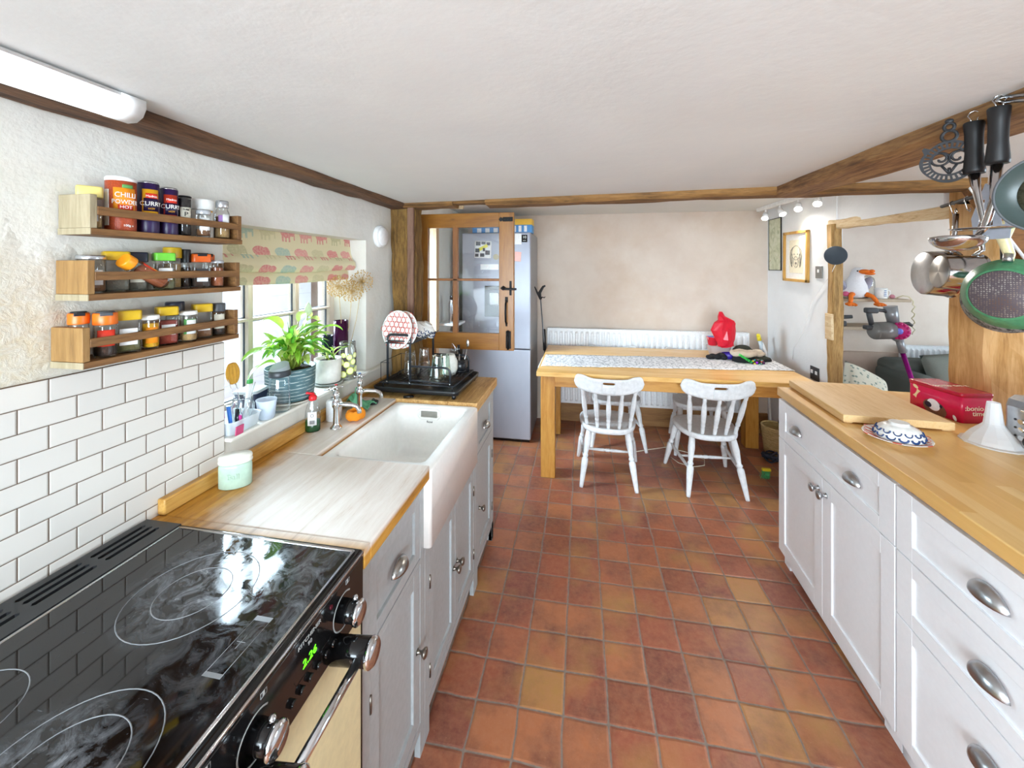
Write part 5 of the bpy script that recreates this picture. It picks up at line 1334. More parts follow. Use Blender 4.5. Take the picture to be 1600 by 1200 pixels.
# leaves
def leafmat(name, a, b):
    t = NT(name); n = t.noise(t.coord(), 40., 3.)
    p = t.bsdf(t.ramp(n.outputs[0], [(.3, hexc(a)), (.7, hexc(b))]).outputs[0], .35)
    tl_ = t.n('BsdfTranslucent', Color=(*hexc(b), 1)); mx = t.n('MixShader', i0=.35, i1=p, i2=tl_)
    t.t.links.new(mx.outputs[0], t.out.inputs[0]); return t.m
M_lf1 = leafmat('bright_leaf', '6da52c', 'a3d24a'); M_lf2 = leafmat('dark_leaf', '3f8428', '68ab3a'); M_lf3 = leafmat('yellow_leaf', '9fbf4a', 'cfdc86')
M_stem = mat('leaf_stalk', '9fb047', .5); M_soil = mat('potting_soil', '33261c', .95, 0, .8, 200)
def leaf(mb, p, d, L_, w, droop, roll=0., mi=0):
    """arched lance-shaped leaf starting at p heading d (horizontal angle, elevation)"""
    az, el = d; n = 11; vs = []; fs = []
    pos = Vector(p); e = el
    side = Vector((-math.sin(az), math.cos(az), 0))
    for i in range(n+1):
        u = i/n; ww = w*math.sin(PI*min(1, u*.97+.03))**.8*(1-.25*u)
        fw = Vector((math.cos(az)*math.cos(e), math.sin(az)*math.cos(e), math.sin(e)))
        nrm = side.cross(fw).normalized()*-1
        s2 = side*math.cos(roll)+nrm*math.sin(roll); n2 = nrm*math.cos(roll)-side*math.sin(roll)
        for q in (-1, -.5, 0, .5, 1): vs.append(tuple(pos+s2*(ww*q)+n2*(abs(q)*ww*.35)))
        pos = pos+fw*(L_/n); e -= droop/n
    for i in range(n):
        for q in range(4): a = i*5+q; fs.append((a, a+1, a+6, a+5))
    mb._add(vs, fs, True, mi)
def plant(parent, cx, cy, z, spec, seed=1):
    rnd = random.Random(seed)
    for k, (az, stl, ele, L_, w, dr, m) in enumerate(spec):
        az += rnd.uniform(-.1, .1)
        p = Vector((cx+rnd.uniform(-.025, .025), cy+rnd.uniform(-.025, .025), z)); pts = [tuple(p)]; e = ele+.25
        for i in range(6):
            p = p+Vector((math.cos(az)*math.cos(e), math.sin(az)*math.cos(e), math.sin(e)))*(stl/6); e -= .07; pts.append(tuple(p))
        mb = MB(); mb.tube(pts, [.0022]*5+[.0016]*2, 5); mb.mi = 1; leaf(mb, p, (az, e), L_, w, dr, rnd.uniform(-.5, .5), 1)
        mb.build('leaf', [M_stem, m], parent, recalc=False)
PC = (-1.135, 1.388)
pp = thing('potted_plant', 'peace lily with bright green leaves in a teal ridged pot on the window sill', 'plant', (PC[0], PC[1], 1.035))
t = NT('teal_ribbed_pot'); s = t.n('SeparateXYZ', i0=t.n('TexCoord').outputs['Object']); nz = t.noise(t.coord(scale=(8, 8, 60)), 3., 3.)
fr_ = t.math('FRACT', t.math('MULTIPLY', s.outputs[2], 78.))
lm = t.math('MULTIPLY', t.ramp(fr_, [(.72, (0, 0, 0)), (.8, (1, 1, 1)), (.95, (1, 1, 1))]).outputs[0], t.ramp(nz.outputs[0], [(.45, (0, 0, 0)), (.52, (1, 1, 1))]).outputs[0])
t.bsdf(t.mix(lm, hexc('4b6a70'), hexc('b9c3c0')), .5, 0., fr_, .3, .002)
mb = MB(T(PC[0], PC[1], 1.0475)); mb.lathe([(.078, 0), (.083, .003), (.088, .06), (.090, .118), (.092, .122), (.088, .123), (.084, .112), (.001, .108)], 40); mb.build('pot', t.m, pp)
mb = MB(T(PC[0], PC[1], 1.0355)); mb.lathe([(.075, 0), (.088, .004), (.090, .011), (.086, .0115), (.078, .008), (.001, .006)], 36); mb.build('saucer', mat('pale_saucer', 'b9b4a8', .5), pp)
mb = MB(T(PC[0], PC[1], 1.158)); mb.lathe([(.082, 0), (.04, .006), (.001, .008)], 20); mb.build('soil', M_soil, pp)
rnd = random.Random(12); sp = []
for i in range(115):
    az = -PI*.62+PI*1.75*((i*.618) % 1)            # mostly into the room and along the sill
    inner = rnd.random()
    stl = rnd.uniform(.05, .14); ele = rnd.uniform(.7, 1.4)
    if math.cos(az) < -.3: stl *= .6; ele = 1.35
    sp.append((az, stl, ele, rnd.uniform(.06, .125), rnd.uniform(.008, .017), rnd.uniform(1., 2.2), [M_lf1, M_lf2, M_lf1, M_lf3][i % 4]))
sp += [(-1.9, .10, .8, .14, .024, 1.5, M_lf1), (-1.5, .07, .5, .15, .022, 1.2, M_lf1), (-1.25, .12, .75, .12, .02, 1.3, M_lf2), (1.4, .17, 1.15, .10, .024, 1.9, M_lf3), (.9, .15, 1.0, .11, .022, 1.8, M_lf1),
       (-1.7, .17, 1.25, .12, .022, 1.6, M_lf1), (1.7, .19, 1.2, .11, .026, 2.2, M_lf3)]
plant(pp, PC[0], PC[1], 1.16, sp, 4)
mb = MB(); mb.tube([(PC[0], PC[1]+.02, 1.16), (PC[0]+.005, PC[1]+.06, 1.26), (PC[0]+.01, PC[1]+.085, 1.36)], .002, 6); mb.mi = 1
mb.grid(lambda u, v: (PC[0]+.012+.018*math.sin(PI*v)*math.cos(2*PI*u)*(1-v*.3), PC[1]+.087+.014*math.sin(PI*v)*math.sin(2*PI*u), 1.355+.062*v), 12, 9, closed_u=True)
mb.build('flower', [M_stem, leafmat('pale_spathe', 'b9c7a4', 'dbe3cc')], pp)
mb = MB()
for i in range(9):
    a = rnd.uniform(-.4, .4); x, y = PC[0]-.02+rnd.uniform(-.02, .03), PC[1]+.05+rnd.uniform(-.02, .05)
    mb.tube([(x, y, 1.16), (x+.01, y+a*.03, 1.25), (x+.01+a*.03, y+a*.08+.01, 1.33+rnd.uniform(-.05, .05))], [.004, .003, .0006], 5, sx=.5)
mb.build('grass_blades', M_lf2, pp)

wp = thing('potted_plant', 'small succulent cutting in a white cylindrical pot next to the teal pot', 'plant', (-1.13, 1.62, 1.035))
mb = MB(T(-1.13, 1.615, 1.0465)); mb.lathe([(.050, 0), (.053, .003), (.057, .105), (.054, .105), (.051, .094), (.001, .090)], 32); mb.build('pot', mat('white_pot', 'e6e3dc', .4), wp)
mb = MB(T(-1.13, 1.615, 1.0355)); mb.lathe([(.052, 0), (.061, .003), (.063, .010), (.059, .0105), (.052, .006), (.001, .006)], 32); mb.build('saucer', mat('grey_saucer', '9ba09c', .5), wp)
mb = MB(T(-1.13, 1.615, 1.138)); mb.lathe([(.050, 0), (.03, .006), (.001, .007)], 18)
for i in range(22): a = rnd.uniform(0, 2*PI); r = rnd.uniform(0, .043); mb.sph((r*math.cos(a), r*math.sin(a), .008), (.007, .009, .005), 7, 5)
mb.build('soil', M_soil, wp)
plant(wp, -1.13, 1.61, 1.142, [(a, rnd.uniform(.02, .06), rnd.uniform(.6, 1.3), rnd.uniform(.03, .06), .007, 1., M_lf1 if i % 2 else M_lf3) for i, a in enumerate([-2.2, -1.7, -1.2, -.6, 0, .6, 1.1, 1.6, 2., -1.5])], 6)

# tall vases in the corner of the recess, dried alliums
va = thing('glass_vase', 'tall dark purple glass vase holding dried allium heads in the corner of the window', 'vase', (-1.165, 1.765, 1.035))
t = NT('purple_glass'); tr = t.n('BsdfTransparent', Color=(*hexc('7c1b63'), 1)); p = t.n('BsdfPrincipled'); t.set(p, 'Base Color', hexc('4a1240')); t.set(p, 'Roughness', .08)
mx = t.n('MixShader', i0=.6, i1=tr, i2=p); t.t.links.new(mx.outputs[0], t.out.inputs[0])
mb = MB(T(-1.165, 1.765, 1.0355)); mb.lathe([(.030, 0), (.034, .002), (.034, .265), (.031, .265), (.031, .012), (.001, .012)], 32); mb.build('vessel', t.m, va)
va2 = thing('glass_vase', 'slim dark blue-grey glass vase between the white pot and the purple vase', 'vase', (-1.195, 1.71, 1.035))
t = NT('smoke_glass'); tr = t.n('BsdfTransparent', Color=(*hexc('5e7382'), 1)); p = t.n('BsdfPrincipled'); t.set(p, 'Base Color', hexc('2c3a48')); t.set(p, 'Roughness', .08)
mx = t.n('MixShader', i0=.55, i1=tr, i2=p); t.t.links.new(mx.outputs[0], t.out.inputs[0])
mb = MB(T(-1.195, 1.705, 1.0355)); mb.lathe([(.022, 0), (.025, .002), (.025, .20), (.023, .20), (.023, .012), (.001, .012)], 28); mb.build('vessel', t.m, va2)
M_dry = mat('dried_flower', 'c3a063', .8, 0, 0); M_dry2 = mat('dried_stalk', 'cdb488', .7)
for i, (x, y, z, r) in enumerate(((-1.135, 1.70, 1.470, .052), (-1.115, 1.78, 1.445, .055), (-1.10, 1.845, 1.490, .055))):
    e = thing('dried_allium', ('dried allium head leaning left towards the blind', 'lowest dried allium head, in the middle of the bunch', 'dried allium head nearest the round white alarm')[i], 'dried flower', (-1.165, 1.765, 1.05), group='dried alliums in the purple vase')
    mb = MB(); mb.tube([(-1.165+.01*(i-1), 1.765+.012*(i-1), 1.05), (x-.01, (y+1.765)/2+.005, 1.30), (x, y, z)], .0015, 5); mb.build('stalk', M_dry2, e)
    mb = MB(); N = 110; rr = random.Random(i)
    for k in range(N):
        zz = 1-2*(k+.5)/N; ph = k*2.39996; q = math.sqrt(1-zz*zz); R_ = r*rr.uniform(.82, 1.04)
        dx, dy, dz = q*math.cos(ph), q*math.sin(ph), zz
        mb.cyl((x, y, z), (x+dx*R_, y+dy*R_, z+dz*R_), .00045, n=3, cap=False)
        mb.sph((x+dx*R_, y+dy*R_, z+dz*R_), .0034, 6, 4)
    mb.build('flower_head', M_dry, e)

# citrus print glass carafe
cf = thing('glass_carafe', 'clear glass carafe printed with lemon slices at the end of the sill', 'carafe', (-1.085, 1.70, 1.035))
JX, JY = -1.088, 1.70
mb = MB(T(JX, JY, 1.0355)); mb.lathe([(.036, 0), (.040, .003), (.040, .135), (.036, .150), (.036, .175), (.0345, .175), (.0345, .150), (.038, .134), (.038, .006), (.001, .006)], 32); mb.build('vessel', glassmat('carafe_glass', (.96, .98, .98), gloss=.05), cf)
mb = MB(T(JX, JY, 1.0355)); 
def disc_on(mb, r, a, z, rad, off=.0008, n=18):
    pts = [(0, 0)]+[(rad*math.cos(2*PI*i/n), rad*math.sin(2*PI*i/n)) for i in range(n)]
    vs = [((r+off)*math.cos(a+p/r), (r+off)*math.sin(a+p/r), z+q) for p, q in pts]
    mb._add(vs, [(0, i+1, (i+1) % n+1) for i in range(n)], False)
rnd2 = random.Random(5); spots = [(-1.5, .03, .016), (-.7, .045, .017), (-1.1, .075, .015), (-.35, .085, .014), (-1.7, .085, .014), (.1, .05, .015), (-.8, .108, .013), (-1.45, .118, .012), (-.1, .115, .012)]
for a, z, r in spots: disc_on(mb, .040, a, z, r)
mb.build('lemon_print', mat('lemon_rind', 'd3de4a', .5), cf)
mb = MB(T(JX, JY, 1.0355))
for a, z, r in spots: disc_on(mb, .040, a, z, r*.80, .0012)
mb.build('lemon_flesh', mat('lemon_flesh', 'eef0b8', .5), cf)
mb = MB(T(JX, JY, 1.0355)); mb.tube([(.037*math.cos(-2.6), .037*math.sin(-2.6), .15), (.062*math.cos(-2.6), .062*math.sin(-2.6), .155), (.064*math.cos(-2.6), .064*math.sin(-2.6), .12), (.040*math.cos(-2.6), .040*math.sin(-2.6), .085)], .004, 8); mb.build('handle', glassmat('carafe_glass'), cf)

# drinking bottle
bt = thing('water_bottle', 'clear water bottle with a slanted flip lid in front of the teal pot', 'bottle', (-1.085, 1.255, 1.035))
BX, BY = -1.090, 1.278
mb = MB(T(BX, BY, 1.0355)); mb.lathe([(.031, 0), (.035, .004), (.035, .122), (.033, .126)], 28); mb.build('body', glassmat('bottle_plastic', (.95, .97, .98), gloss=.06), bt)
mb = MB(T(BX, BY, 1.0355)); mb.lathe([(.0355, .127), (.0365, .129), (.0365, .147), (.034, .149), (.001, .149)], 28); mb.build('collar', mat('dark_grey_plastic', '303338', .4), bt)
mb = MB(T(BX, BY, 1.0355)); mb.grid(lambda u, v: (.034*math.cos(2*PI*u)*(1-.15*v), .034*math.sin(2*PI*u)*(1-.15*v), .150+v*(.006+.010*(1+math.sin(2*PI*u)))), 28, 3, closed_u=True)
mb.ring_surf([[(.029*math.cos(2*PI*u/28), .029*math.sin(2*PI*u/28), .156+.010*(1+math.sin(2*PI*u/28))) for u in range(28)]]*1+[[(.001*math.cos(2*PI*u/28), .001*math.sin(2*PI*u/28), .166) for u in range(28)]], True)
mb.build('lid', plastmat('clear_lid_plastic', 'c9cfd6', .6), bt)

# navy tub
nt = thing('food_tub', 'dark blue square tub with a pale lid on the sill behind the brush jar', 'tub', (-1.19, 1.21, 1.035))
mb = MB(T(-1.190, 1.258, 1.0355) @ RZ(.2)); mb.ring_surf([rrect(-a, a, -a, a, .01, z) for a, z in ((.030, 0), (.033, .003), (.040, .072))], True, True, True); mb.build('body', mat('navy_plastic', '2a3450', .4), nt)
mb = MB(T(-1.190, 1.258, 1.108) @ RZ(.2)); mb.ring_surf([rrect(-a, a, -a, a, .01, z) for a, z in ((.042, 0), (.043, .002), (.043, .008), (.039, .010))], True, True, True); mb.build('lid', mat('pale_grey_plastic', 'c3c9cf', .4), nt)

# measuring cup
mb = MB(T(-1.082, 1.207, 1.0355)); mb.lathe([(.023, 0), (.025, .002), (.0315, .062), (.033, .064), (.0325, .066), (.030, .064), (.0235, .004), (.001, .004)], 28)
tag(mb.build('measuring_cup', plastmat('milky_cup', 'dfe6f2', .5)), 'small milky plastic dosing cup between the brush jar and the water bottle', 'cup')

# clear tray with sundries
tr_ = thing('plastic_tray', 'translucent tray full of washing-up sundries at the near end of the sill', 'tray', (-1.11, 1.095, 1.035))
TM = T(-1.117, 1.108, 1.0355)
mb = MB(TM); mb.ring_surf([rrect(-a, a, -b, b, .02, z) for a, b, z in ((.046, .053, 0), (.050, .057, .003), (.056, .061, .040), (.060, .064, .043), (.057, .062, .044), (.053, .058, .038), (.047, .054, .005))], True, True, True); mb.build('tray', plastmat('cloudy_tray', 'e9edf0', .6), tr_)
mb = MB(TM); mb.box(.0525, .0555, -.046, -.018, .006, .034, L=RY(.12)); mb.build('pink_label', mat('pink_label', 'c84a78', .5), tr_)
jj = thing('brush_jar', 'glass jar holding a yellow bottle brush and cleaning wires', 'jar', (-1.115, 1.12, 1.045))
JM = T(-1.112, 1.140, 1.0415)
mb = MB(JM); mb.lathe([(.030, 0), (.034, .004), (.034, .062), (.029, .072), (.029, .086), (.030, .088), (.027, .088), (.027, .072), (.032, .06), (.032, .006), (.001, .005)], 28); mb.build('jar_glass', glassmat('carafe_glass'), jj)
bb = thing('bottle_brush', 'yellow foam bottle brush standing in the glass jar', 'brush', M=JM)
mb = MB(JM); mb.tube([(0, .0, .01), (-.005, -.012, .10), (-.01, -.022, .15)], .0022, 6); mb.build('handle', M_chrome, bb)
mb = MB(JM @ T(-.012, -.026, .172) @ RX(.12)); 
mb.grid(lambda u, v: ((.0205*math.sin(PI*(.08+.84*v))**.5*(1+.09*math.cos(2*PI*u*11)))*math.cos(2*PI*u)*.55, (.0235*math.sin(PI*(.08+.84*v))**.5*(1+.09*math.cos(2*PI*u*11))*(1-.35*math.exp(-((u*4 % 2-1)*5)**2)))*math.sin(2*PI*u), -.034+.068*v), 88, 14, closed_u=True)
mb.build('foam_head', mat('yellow_foam', 'd9a441', .9, 0, .5, 150), bb)
for i, (dx, dy, tx, ty, h) in enumerate(((.01, -.01, .0, -.055, .16), (.005, .01, .02, .03, .13))):
    mb = MB(JM); mb.tube([(dx, dy, .008), (tx*.5, ty*.5, h*.5), (tx, ty, h)], .0011, 5); mb.cyl((tx*.35, ty*.35, h*.36), (tx*.5, ty*.5, h*.5), .004, n=8)
    tag(mb.build('cleaning_wire', M_chrome), ('thin steel wire tool leaning left out of the brush jar', 'thin steel wire tool leaning right out of the brush jar')[i], 'tool')
mb = MB(JM @ T(.004, .020, .10) @ RX(-.15)); mb.box(-.004, .004, -.009, .009, -.085, .025, bev=.002); mb.mi = 1; mb.box(-.005, .005, -.010, .010, .025, .04, bev=.003)
tag(mb.build('dish_brush', [M_whitep, mat('green_plastic', '3fa24a', .4)]), 'white stick with a green end standing in the brush jar', 'brush')
pk = thing('detergent_packet', 'white packet with a pink panel at the near end of the sill', 'packet', (-1.16, 1.062, 1.042))
PK = T(-1.155, 1.080, 1.0395) @ RZ(-.25) @ RY(-.12)
mb = MB(PK); mb.box(-.011, .011, -.026, .026, 0, .125, bev=.005); mb.build('packet', M_whitep, pk)
mb = MB(PK); mb.box(.0105, .0125, -.024, .024, .030, .092); mb.build('pink_panel', mat('magenta_panel', 'c8338a', .5), pk)
mb = MB(PK); mb.text('ultra', .018, L=T(.0130, .0, .078) @ TXP); mb.box(.0125, .0135, -.018, .012, .036, .054); mb.build('lettering', M_whitep, pk)
for i, (dx, dy, rx_, m, lb) in enumerate(((.025, -.030, .5, mat('blue_handle', '2a6ac0', .4), 'blue-handled razor in the plastic tray'), (.030, -.018, -.2, M_enb, 'black pen-like handle in the plastic tray'), (.036, -.008, .3, mat('magenta_panel', 'c8338a'), 'magenta tube in the plastic tray'))):
    mb = MB(TM @ T(dx, dy, .006) @ RX(rx_*.3)); mb.tube([(0, 0, .001), (0, 0, .085-.02*i)], .007, 10, sx=.6); tag(mb.build('handled_tool', m), lb, 'tool')

# canister
cn = thing('storage_canister', 'pale mint oval ceramic canister with a white lid on the worktop beside the tiles', 'canister', (-1.005, 1.005, .92))
M_mint = mat('mint_glaze', 'b4cdbb', .25)
CM = T(-1.000, 1.000, .9205) @ RZ(.55)
mb = MB(CM); mb.lathe([(.038, 0), (.042, .003), (.042, .062), (.040, .067), (.037, .069)], 44, sx=1., sy=.62); mb.build('body', M_mint, cn)
mb = MB(CM); mb.lathe([(.040, .0695), (.0435, .071), (.0435, .077), (.041, .079), (.0425, .081), (.0430, .087), (.040, .092), (.0005, .094)], 44, sx=1., sy=.62); mb.build('lid', mat('cream_glaze', 'e9e7dc', .25), cn)
mb = MB(CM); mb.text('Ball', .022, warp=lambda x, y, q: (x*1., -.0262*math.sqrt(max(0, 1-(x/.0425)**2))-q-.0003, .036+y), depth=.0012); mb.build('embossed_lettering', M_mint, cn)

# washing-up liquid
wl = thing('washing_up_liquid', 'clear bottle of green washing-up liquid with a red cap next to the nearer tap', 'bottle', (-1.045, 1.405, .92))
WM_ = T(-1.035, 1.385, .9205) @ RZ(.5)
t = NT('green_liquid'); tr = t.n('BsdfTransparent', Color=(*hexc('0f6a35'), 1)); p = t.n('BsdfPrincipled'); t.set(p, 'Base Color', hexc('0d5a2c')); t.set(p, 'Roughness', .15)
mx = t.n('MixShader', i0=.7, i1=tr, i2=p); t.t.links.new(mx.outputs[0], t.out.inputs[0])
mb = MB(WM_); mb.lathe([(.023, .002), (.0262, .006), (.0262, .045), (.001, .046)], 28, sx=1., sy=.62); mb.build('liquid', t.m, wl)
mb = MB(WM_); mb.lathe([(.024, 0), (.028, .004), (.0285, .05), (.026, .085), (.020, .105), (.013, .118), (.012, .124)], 28, sx=1., sy=.62); mb.build('bottle', glassmat('bottle_plastic'), wl)
mb = MB(WM_); mb.lathe([(.013, .122), (.0145, .124), (.0145, .136), (.010, .142), (.007, .143), (.006, .150), (.001, .151)], 20)
mb.tube([(0, 0, .146), (-.016, 0, .150), (-.024, 0, .152)], [.006, .004, .007], 8); mb.build('cap', mat('red_cap', 'd31e28', .35), wl)
mb = MB(WM_); mb.shell(lambda u, v: (-.016+.032*u, -.0178*math.sqrt(1-((-.016+.032*u)/.0285)**2)-.0011, .028+.052*v), lambda u, v: (-.016+.032*u, -.0178*math.sqrt(1-((-.016+.032*u)/.0285)**2)-.0004, .028+.052*v), 10, 2); mb.build('label', M_whitep, wl)
mb = MB(WM_); 
for i in range(8): mb.box(-.008+i*.0022, -.0068+i*.0022, -.0196, -.0180, .034, .048)
mb.tube([(.005*math.cos(2*PI*i/16), -.0188, .066+.006*math.sin(2*PI*i/16)) for i in range(16)], .0007, 4, closed=True); mb.build('label_print', mat('dark_print', '4a4448', .6), wl)
# white soap dispenser
sd = thing('soap_dispenser', 'white textured soap pump behind the nearer tap', 'dispenser', (-1.03, 1.50, .92))
mb = MB(T(-1.025, 1.505, .9205)); mb.lathe([(.028, 0), (.031, .003), (.031, .075), (.027, .083), (.014, .086)], 28); mb.build('body', mat('white_stoneware', 'dcdcdc', .5, 0, .6, 120), sd)
mb = MB(T(-1.025, 1.505, 1.0068)); mb.lathe([(.015, 0), (.015, .010), (.006, .014), (.005, .032), (.012, .035), (.012, .043), (.001, .045)], 20); mb.tube([(0, 0, .040), (-.02, -.004, .041), (-.04, -.008, .036)], .004, 8); mb.build('pump', M_chrome, sd)
# sponge, cloth, plug
mb = MB(T(-.938, 1.525, .9205)); R_ = .030
mb.grid(lambda u, v: ((.026+.0125*math.cos(2*PI*v)*(1+.12*math.sin(2*PI*u*7)))*math.cos(2*PI*u), (.030+.0125*math.cos(2*PI*v)*(1+.12*math.sin(2*PI*u*5)))*math.sin(2*PI*u), .0215+.019*math.sin(2*PI*v)*(1+.08*math.sin(2*PI*u*6))), 48, 14, closed_u=True)
tag(mb.build('scouring_pad', mat('orange_foam', 'e88a14', .9, 0, .7, 140)), 'orange crinkly dish pad on the ledge between the taps', 'sponge')
mb = MB(); 
def clothf(u, v, o=0):
    x = -1.045+.10*u+.012*math.sin(v*7); y = 1.60+.095*v+.010*math.sin(u*9)
    z = .925+.075*math.exp(-((u-.35)**2*9+(v-.35)**2*5))*(1+.25*math.sin(u*13+v*4))+.012*abs(math.sin(v*11+u*5))
    return (x, y, z+o)
mb.shell(lambda u, v: clothf(u, v, .003), lambda u, v: clothf(u, v), 26, 26)
tag(mb.build('dish_cloth', mat('green_cloth', '6aae86', .9, 0, .4)), 'crumpled green dish cloth behind the farther tap', 'cloth')
pg = thing('sink_plug', 'black rubber sink plug on the ledge beside the dish rack', 'plug', (-.962, 1.712, .92))
mb = MB(T(-.962, 1.712, .9205)); mb.lathe([(.017, 0), (.021, .003), (.023, .012), (.019, .015), (.001, .016)], 24); mb.build('stopper', mat('black_rubber', '1d1c1e'), pg)
mb = MB(T(-.962, 1.712, .9205)); mb.tube([(.007*math.cos(PI*i/8), 0, .015+.010*math.sin(PI*i/8)) for i in range(9)], .0016, 6); mb.build('loop', mat('black_rubber', '1d1c1e'), pg)

# ================================================================ DISH RACK
rk = thing('dish_rack', 'black two-tier dish rack with its drip tray beyond the sink', 'dish rack', (-.80, 2.02, .92))
RK = T(-.803, 2.005, .92) @ RZ(-.03)
M_rk = mat('black_coated_wire', '2b2e33', .35, .2)
M_tray = mat('black_tray_plastic', '15171b', .28)
mb = MB(RK); mb.ring_surf([rrect(-a, a, -b, b, .025, z) for a, b, z in ((.200, .165, .018), (.222, .185, .022), (.226, .189, .046), (.222, .185, .047), (.216, .180, .030), (.19, .155, .027))], True, True, True)
for sx in (-1, 1):
    for sy in (-1, 1): mb.prism([(0, 0), (.026, 0), (.018, -.0), (.010, 0)][:3], 0, 0) if False else mb.lathe([(.006, .0005), (.008, .004), (.016, .024)], 12, L=T(sx*.198, sy*.163, 0))
mb.build('drip_tray', M_tray, rk)
mb = MB(RK); W2, D2 = .197, .160
mb.tube([(-W2, -D2, .060), (W2, -D2, .060), (W2, D2, .060), (-W2, D2, .060)], .0035, 6, closed=True)
for i in range(17): x = -W2+.012+i*(2*W2-.024)/16; mb.tube([(x, -D2, .058), (x, D2, .058)], .0015, 5)
for i in range(4): y = -D2+.03+i*.085; mb.tube([(-W2, y, .0555), (W2, y, .0555)], .0015, 5)
for i in range(8):
    x = -W2+.03+i*.05; mb.tube([(x, -.02, .058), (x, -.02, .080), (x, .015, .080), (x, .015, .058)], .0013, 5)
for sx in (-1, 1):
    for sy in (-1, 1): mb.cyl((sx*.185, sy*.150, .031), (sx*.185, sy*.150, .060), .004, n=8)
mb.build('wire_base', M_rk, rk)
def arch(x0, x1, y, z0, z1, r=.020, h=.006):
    pts = [(x0, y, z0), (x0, y, z1-r)]+[(x0+r-r*math.cos(q), y, z1-r+r*math.sin(q)) for q in (PI/8, PI/4, 3*PI/8, PI/2)]
    pts += [(x1-r+r*math.cos(q), y, z1-r+r*math.sin(q)) for q in (PI/2, 3*PI/8, PI/4, PI/8)]+[(x1, y, z1-r), (x1, y, z0)]
    return pts
for y in (-.145, .145):
    mb = MB(RK); mb.tube(arch(-.163, -.040, y, .05, .300), .0065, 8, sx=.7); mb.tube([(-.163, y, .062), (-.04, y, .062)], .004, 6); mb.tube([(-.163, y, .268), (-.04, y, .268)], .004, 6)
    mb.tube([(-.04, y, .145), (.145, y, .145), (.158, y, .143), (.168, y, .135), (.172, y, .12), (.172, y, .05)], .0055, 8, sx=.7)
    mb.tube([(-.04, y, .075), (.172, y, .068)], .0045, 6)
    mb.build('side_frame', M_rk, rk)
mb = MB(RK)
for x in (-.175, -.030): mb.tube([(x, -.150, .258), (x, .150, .258)], .0022, 6)
mb.tube([(-.175, -.150, .258), (-.03, -.150, .258)], .0022, 6); mb.tube([(-.175, .150, .258), (-.03, .150, .258)], .0022, 6)
for i in range(12):
    y = -.135+i*.0245; mb.tube([(-.185, y, .285), (-.172, y, .258), (-.03, y, .258), (.0, y, .285)], .0014, 5)
mb.build('upper_shelf', M_rk, rk)
mb = MB(RK); mb.tube([(-.215, -.12, .06), (-.215, -.12, .15), (-.168, -.12, .15)], .0018, 5); mb.tube([(-.215, .10, .06), (-.215, .10, .15), (-.168, .10, .15)], .0018, 5); mb.tube([(-.215, -.12, .15), (-.215, .10, .15)], .0018, 5); mb.build('side_hook', M_rk, rk)
mb = MB(RK)
for z in (.075, .12): mb.tube([(.170, .06, z), (.170, .155, z), (.105, .155, z), (.105, .06, z)], .004, 6, closed=True)
mb.lathe([(.030, .064), (.034, .066), (.036, .135), (.034, .135), (.032, .07), (.001, .07)], 16, L=T(.140, .10, 0)); mb.build('cutlery_cup', M_tray, rk)
for p in ((-.163, .062), (-.04, .062), (-.163, .268), (-.04, .268), (.172, .068)):
    mb = MB(RK); mb.sph((p[0], -.152, p[1]), .005, 10, 6); mb.build('rivet', M_chrome, rk)

# crockery on the rack
plate('dinner_plate', 'white plate with red rings standing at the front of the dish rack', RK @ T(-.118, -.120, .322) @ RZ(-.25) @ RX(PI/2-.16) @ T(0, 0, -.006), .098)
plate('dinner_plate', 'white plate with red rings right behind the front one in the dish rack', RK @ T(-.100, -.090, .318) @ RZ(-.25) @ RX(PI/2-.16) @ T(0, 0, -.006), .096)
bowl('bowl', 'white bowl with navy scallops upturned on the top tier of the dish rack', RK @ T(-.070, .055, .330) @ RY(.55) @ RX(PI-.1), .066, .058)
bowl('bowl', 'second navy-patterned bowl nested behind it on the top tier of the dish rack', RK @ T(-.045, .095, .328) @ RY(.55) @ RX(PI-.1), .066, .058)
GG = glassmat('drinking_glass', (.93, .95, .96), gloss=.06)
GGr = glassmat('green_tumbler_glass', (.91, .975, .94), gloss=.06)
def tumbler(label, x, y, z, r0, r1, h, m, facets=0, up=False, lid=None):
    M = RK @ T(x, y, z)
    if not up: M = M @ T(0, 0, h) @ RX(PI)
    p = [(r0, 0), (r0*1.03, .003), ((r0+r1)/2*1.02, h*.5), (r1, h), (r1-.002, h), ((r0+r1)/2, h*.5), (r0*.9, .012), (.001, .010)]
    mb = MB(M); mb.lathe(p, facets or 28, smooth=not facets); o = mb.build('drinking_glass', m); tag(o, label, 'glass')
tumbler('wide glass tumbler upside down at the bottom of the middle stack in the dish rack', -.005, -.055, .062, .028, .040, .095, GG, 10)
tumbler('smaller tumbler upside down on top of the middle stack in the dish rack', -.005, -.055, .158, .0225, .027, .060, GG)
tumbler('ribbed glass standing behind the tall arch of the dish rack', -.090, -.040, .062, .028, .034, .090, GG, 12)
tumbler('small glass upside down on the ribbed glass in the dish rack', -.090, -.040, .153, .024, .030, .045, GG)
tumbler('pale green glass tumbler upside down in the dish rack', .070, -.065, .062, .022, .038, .125, GGr, 12)
tumbler('pale green glass tumbler beside the cutlery in the dish rack', .085, .005, .062, .022, .036, .115, GGr, 12)
mb = MB(RK @ T(.100, .050, .062)); mb.lathe([(.028, 0), (.040, .03), (.040, .07), (.026, .10), (.022, .11), (.020, .108), (.038, .07), (.038, .03), (.001, .004)], 24); tag(mb.build('mug', mat('checked_white_mug', 'd9d8cf', .4)), 'off-white mug behind the green tumblers in the dish rack', 'mug')
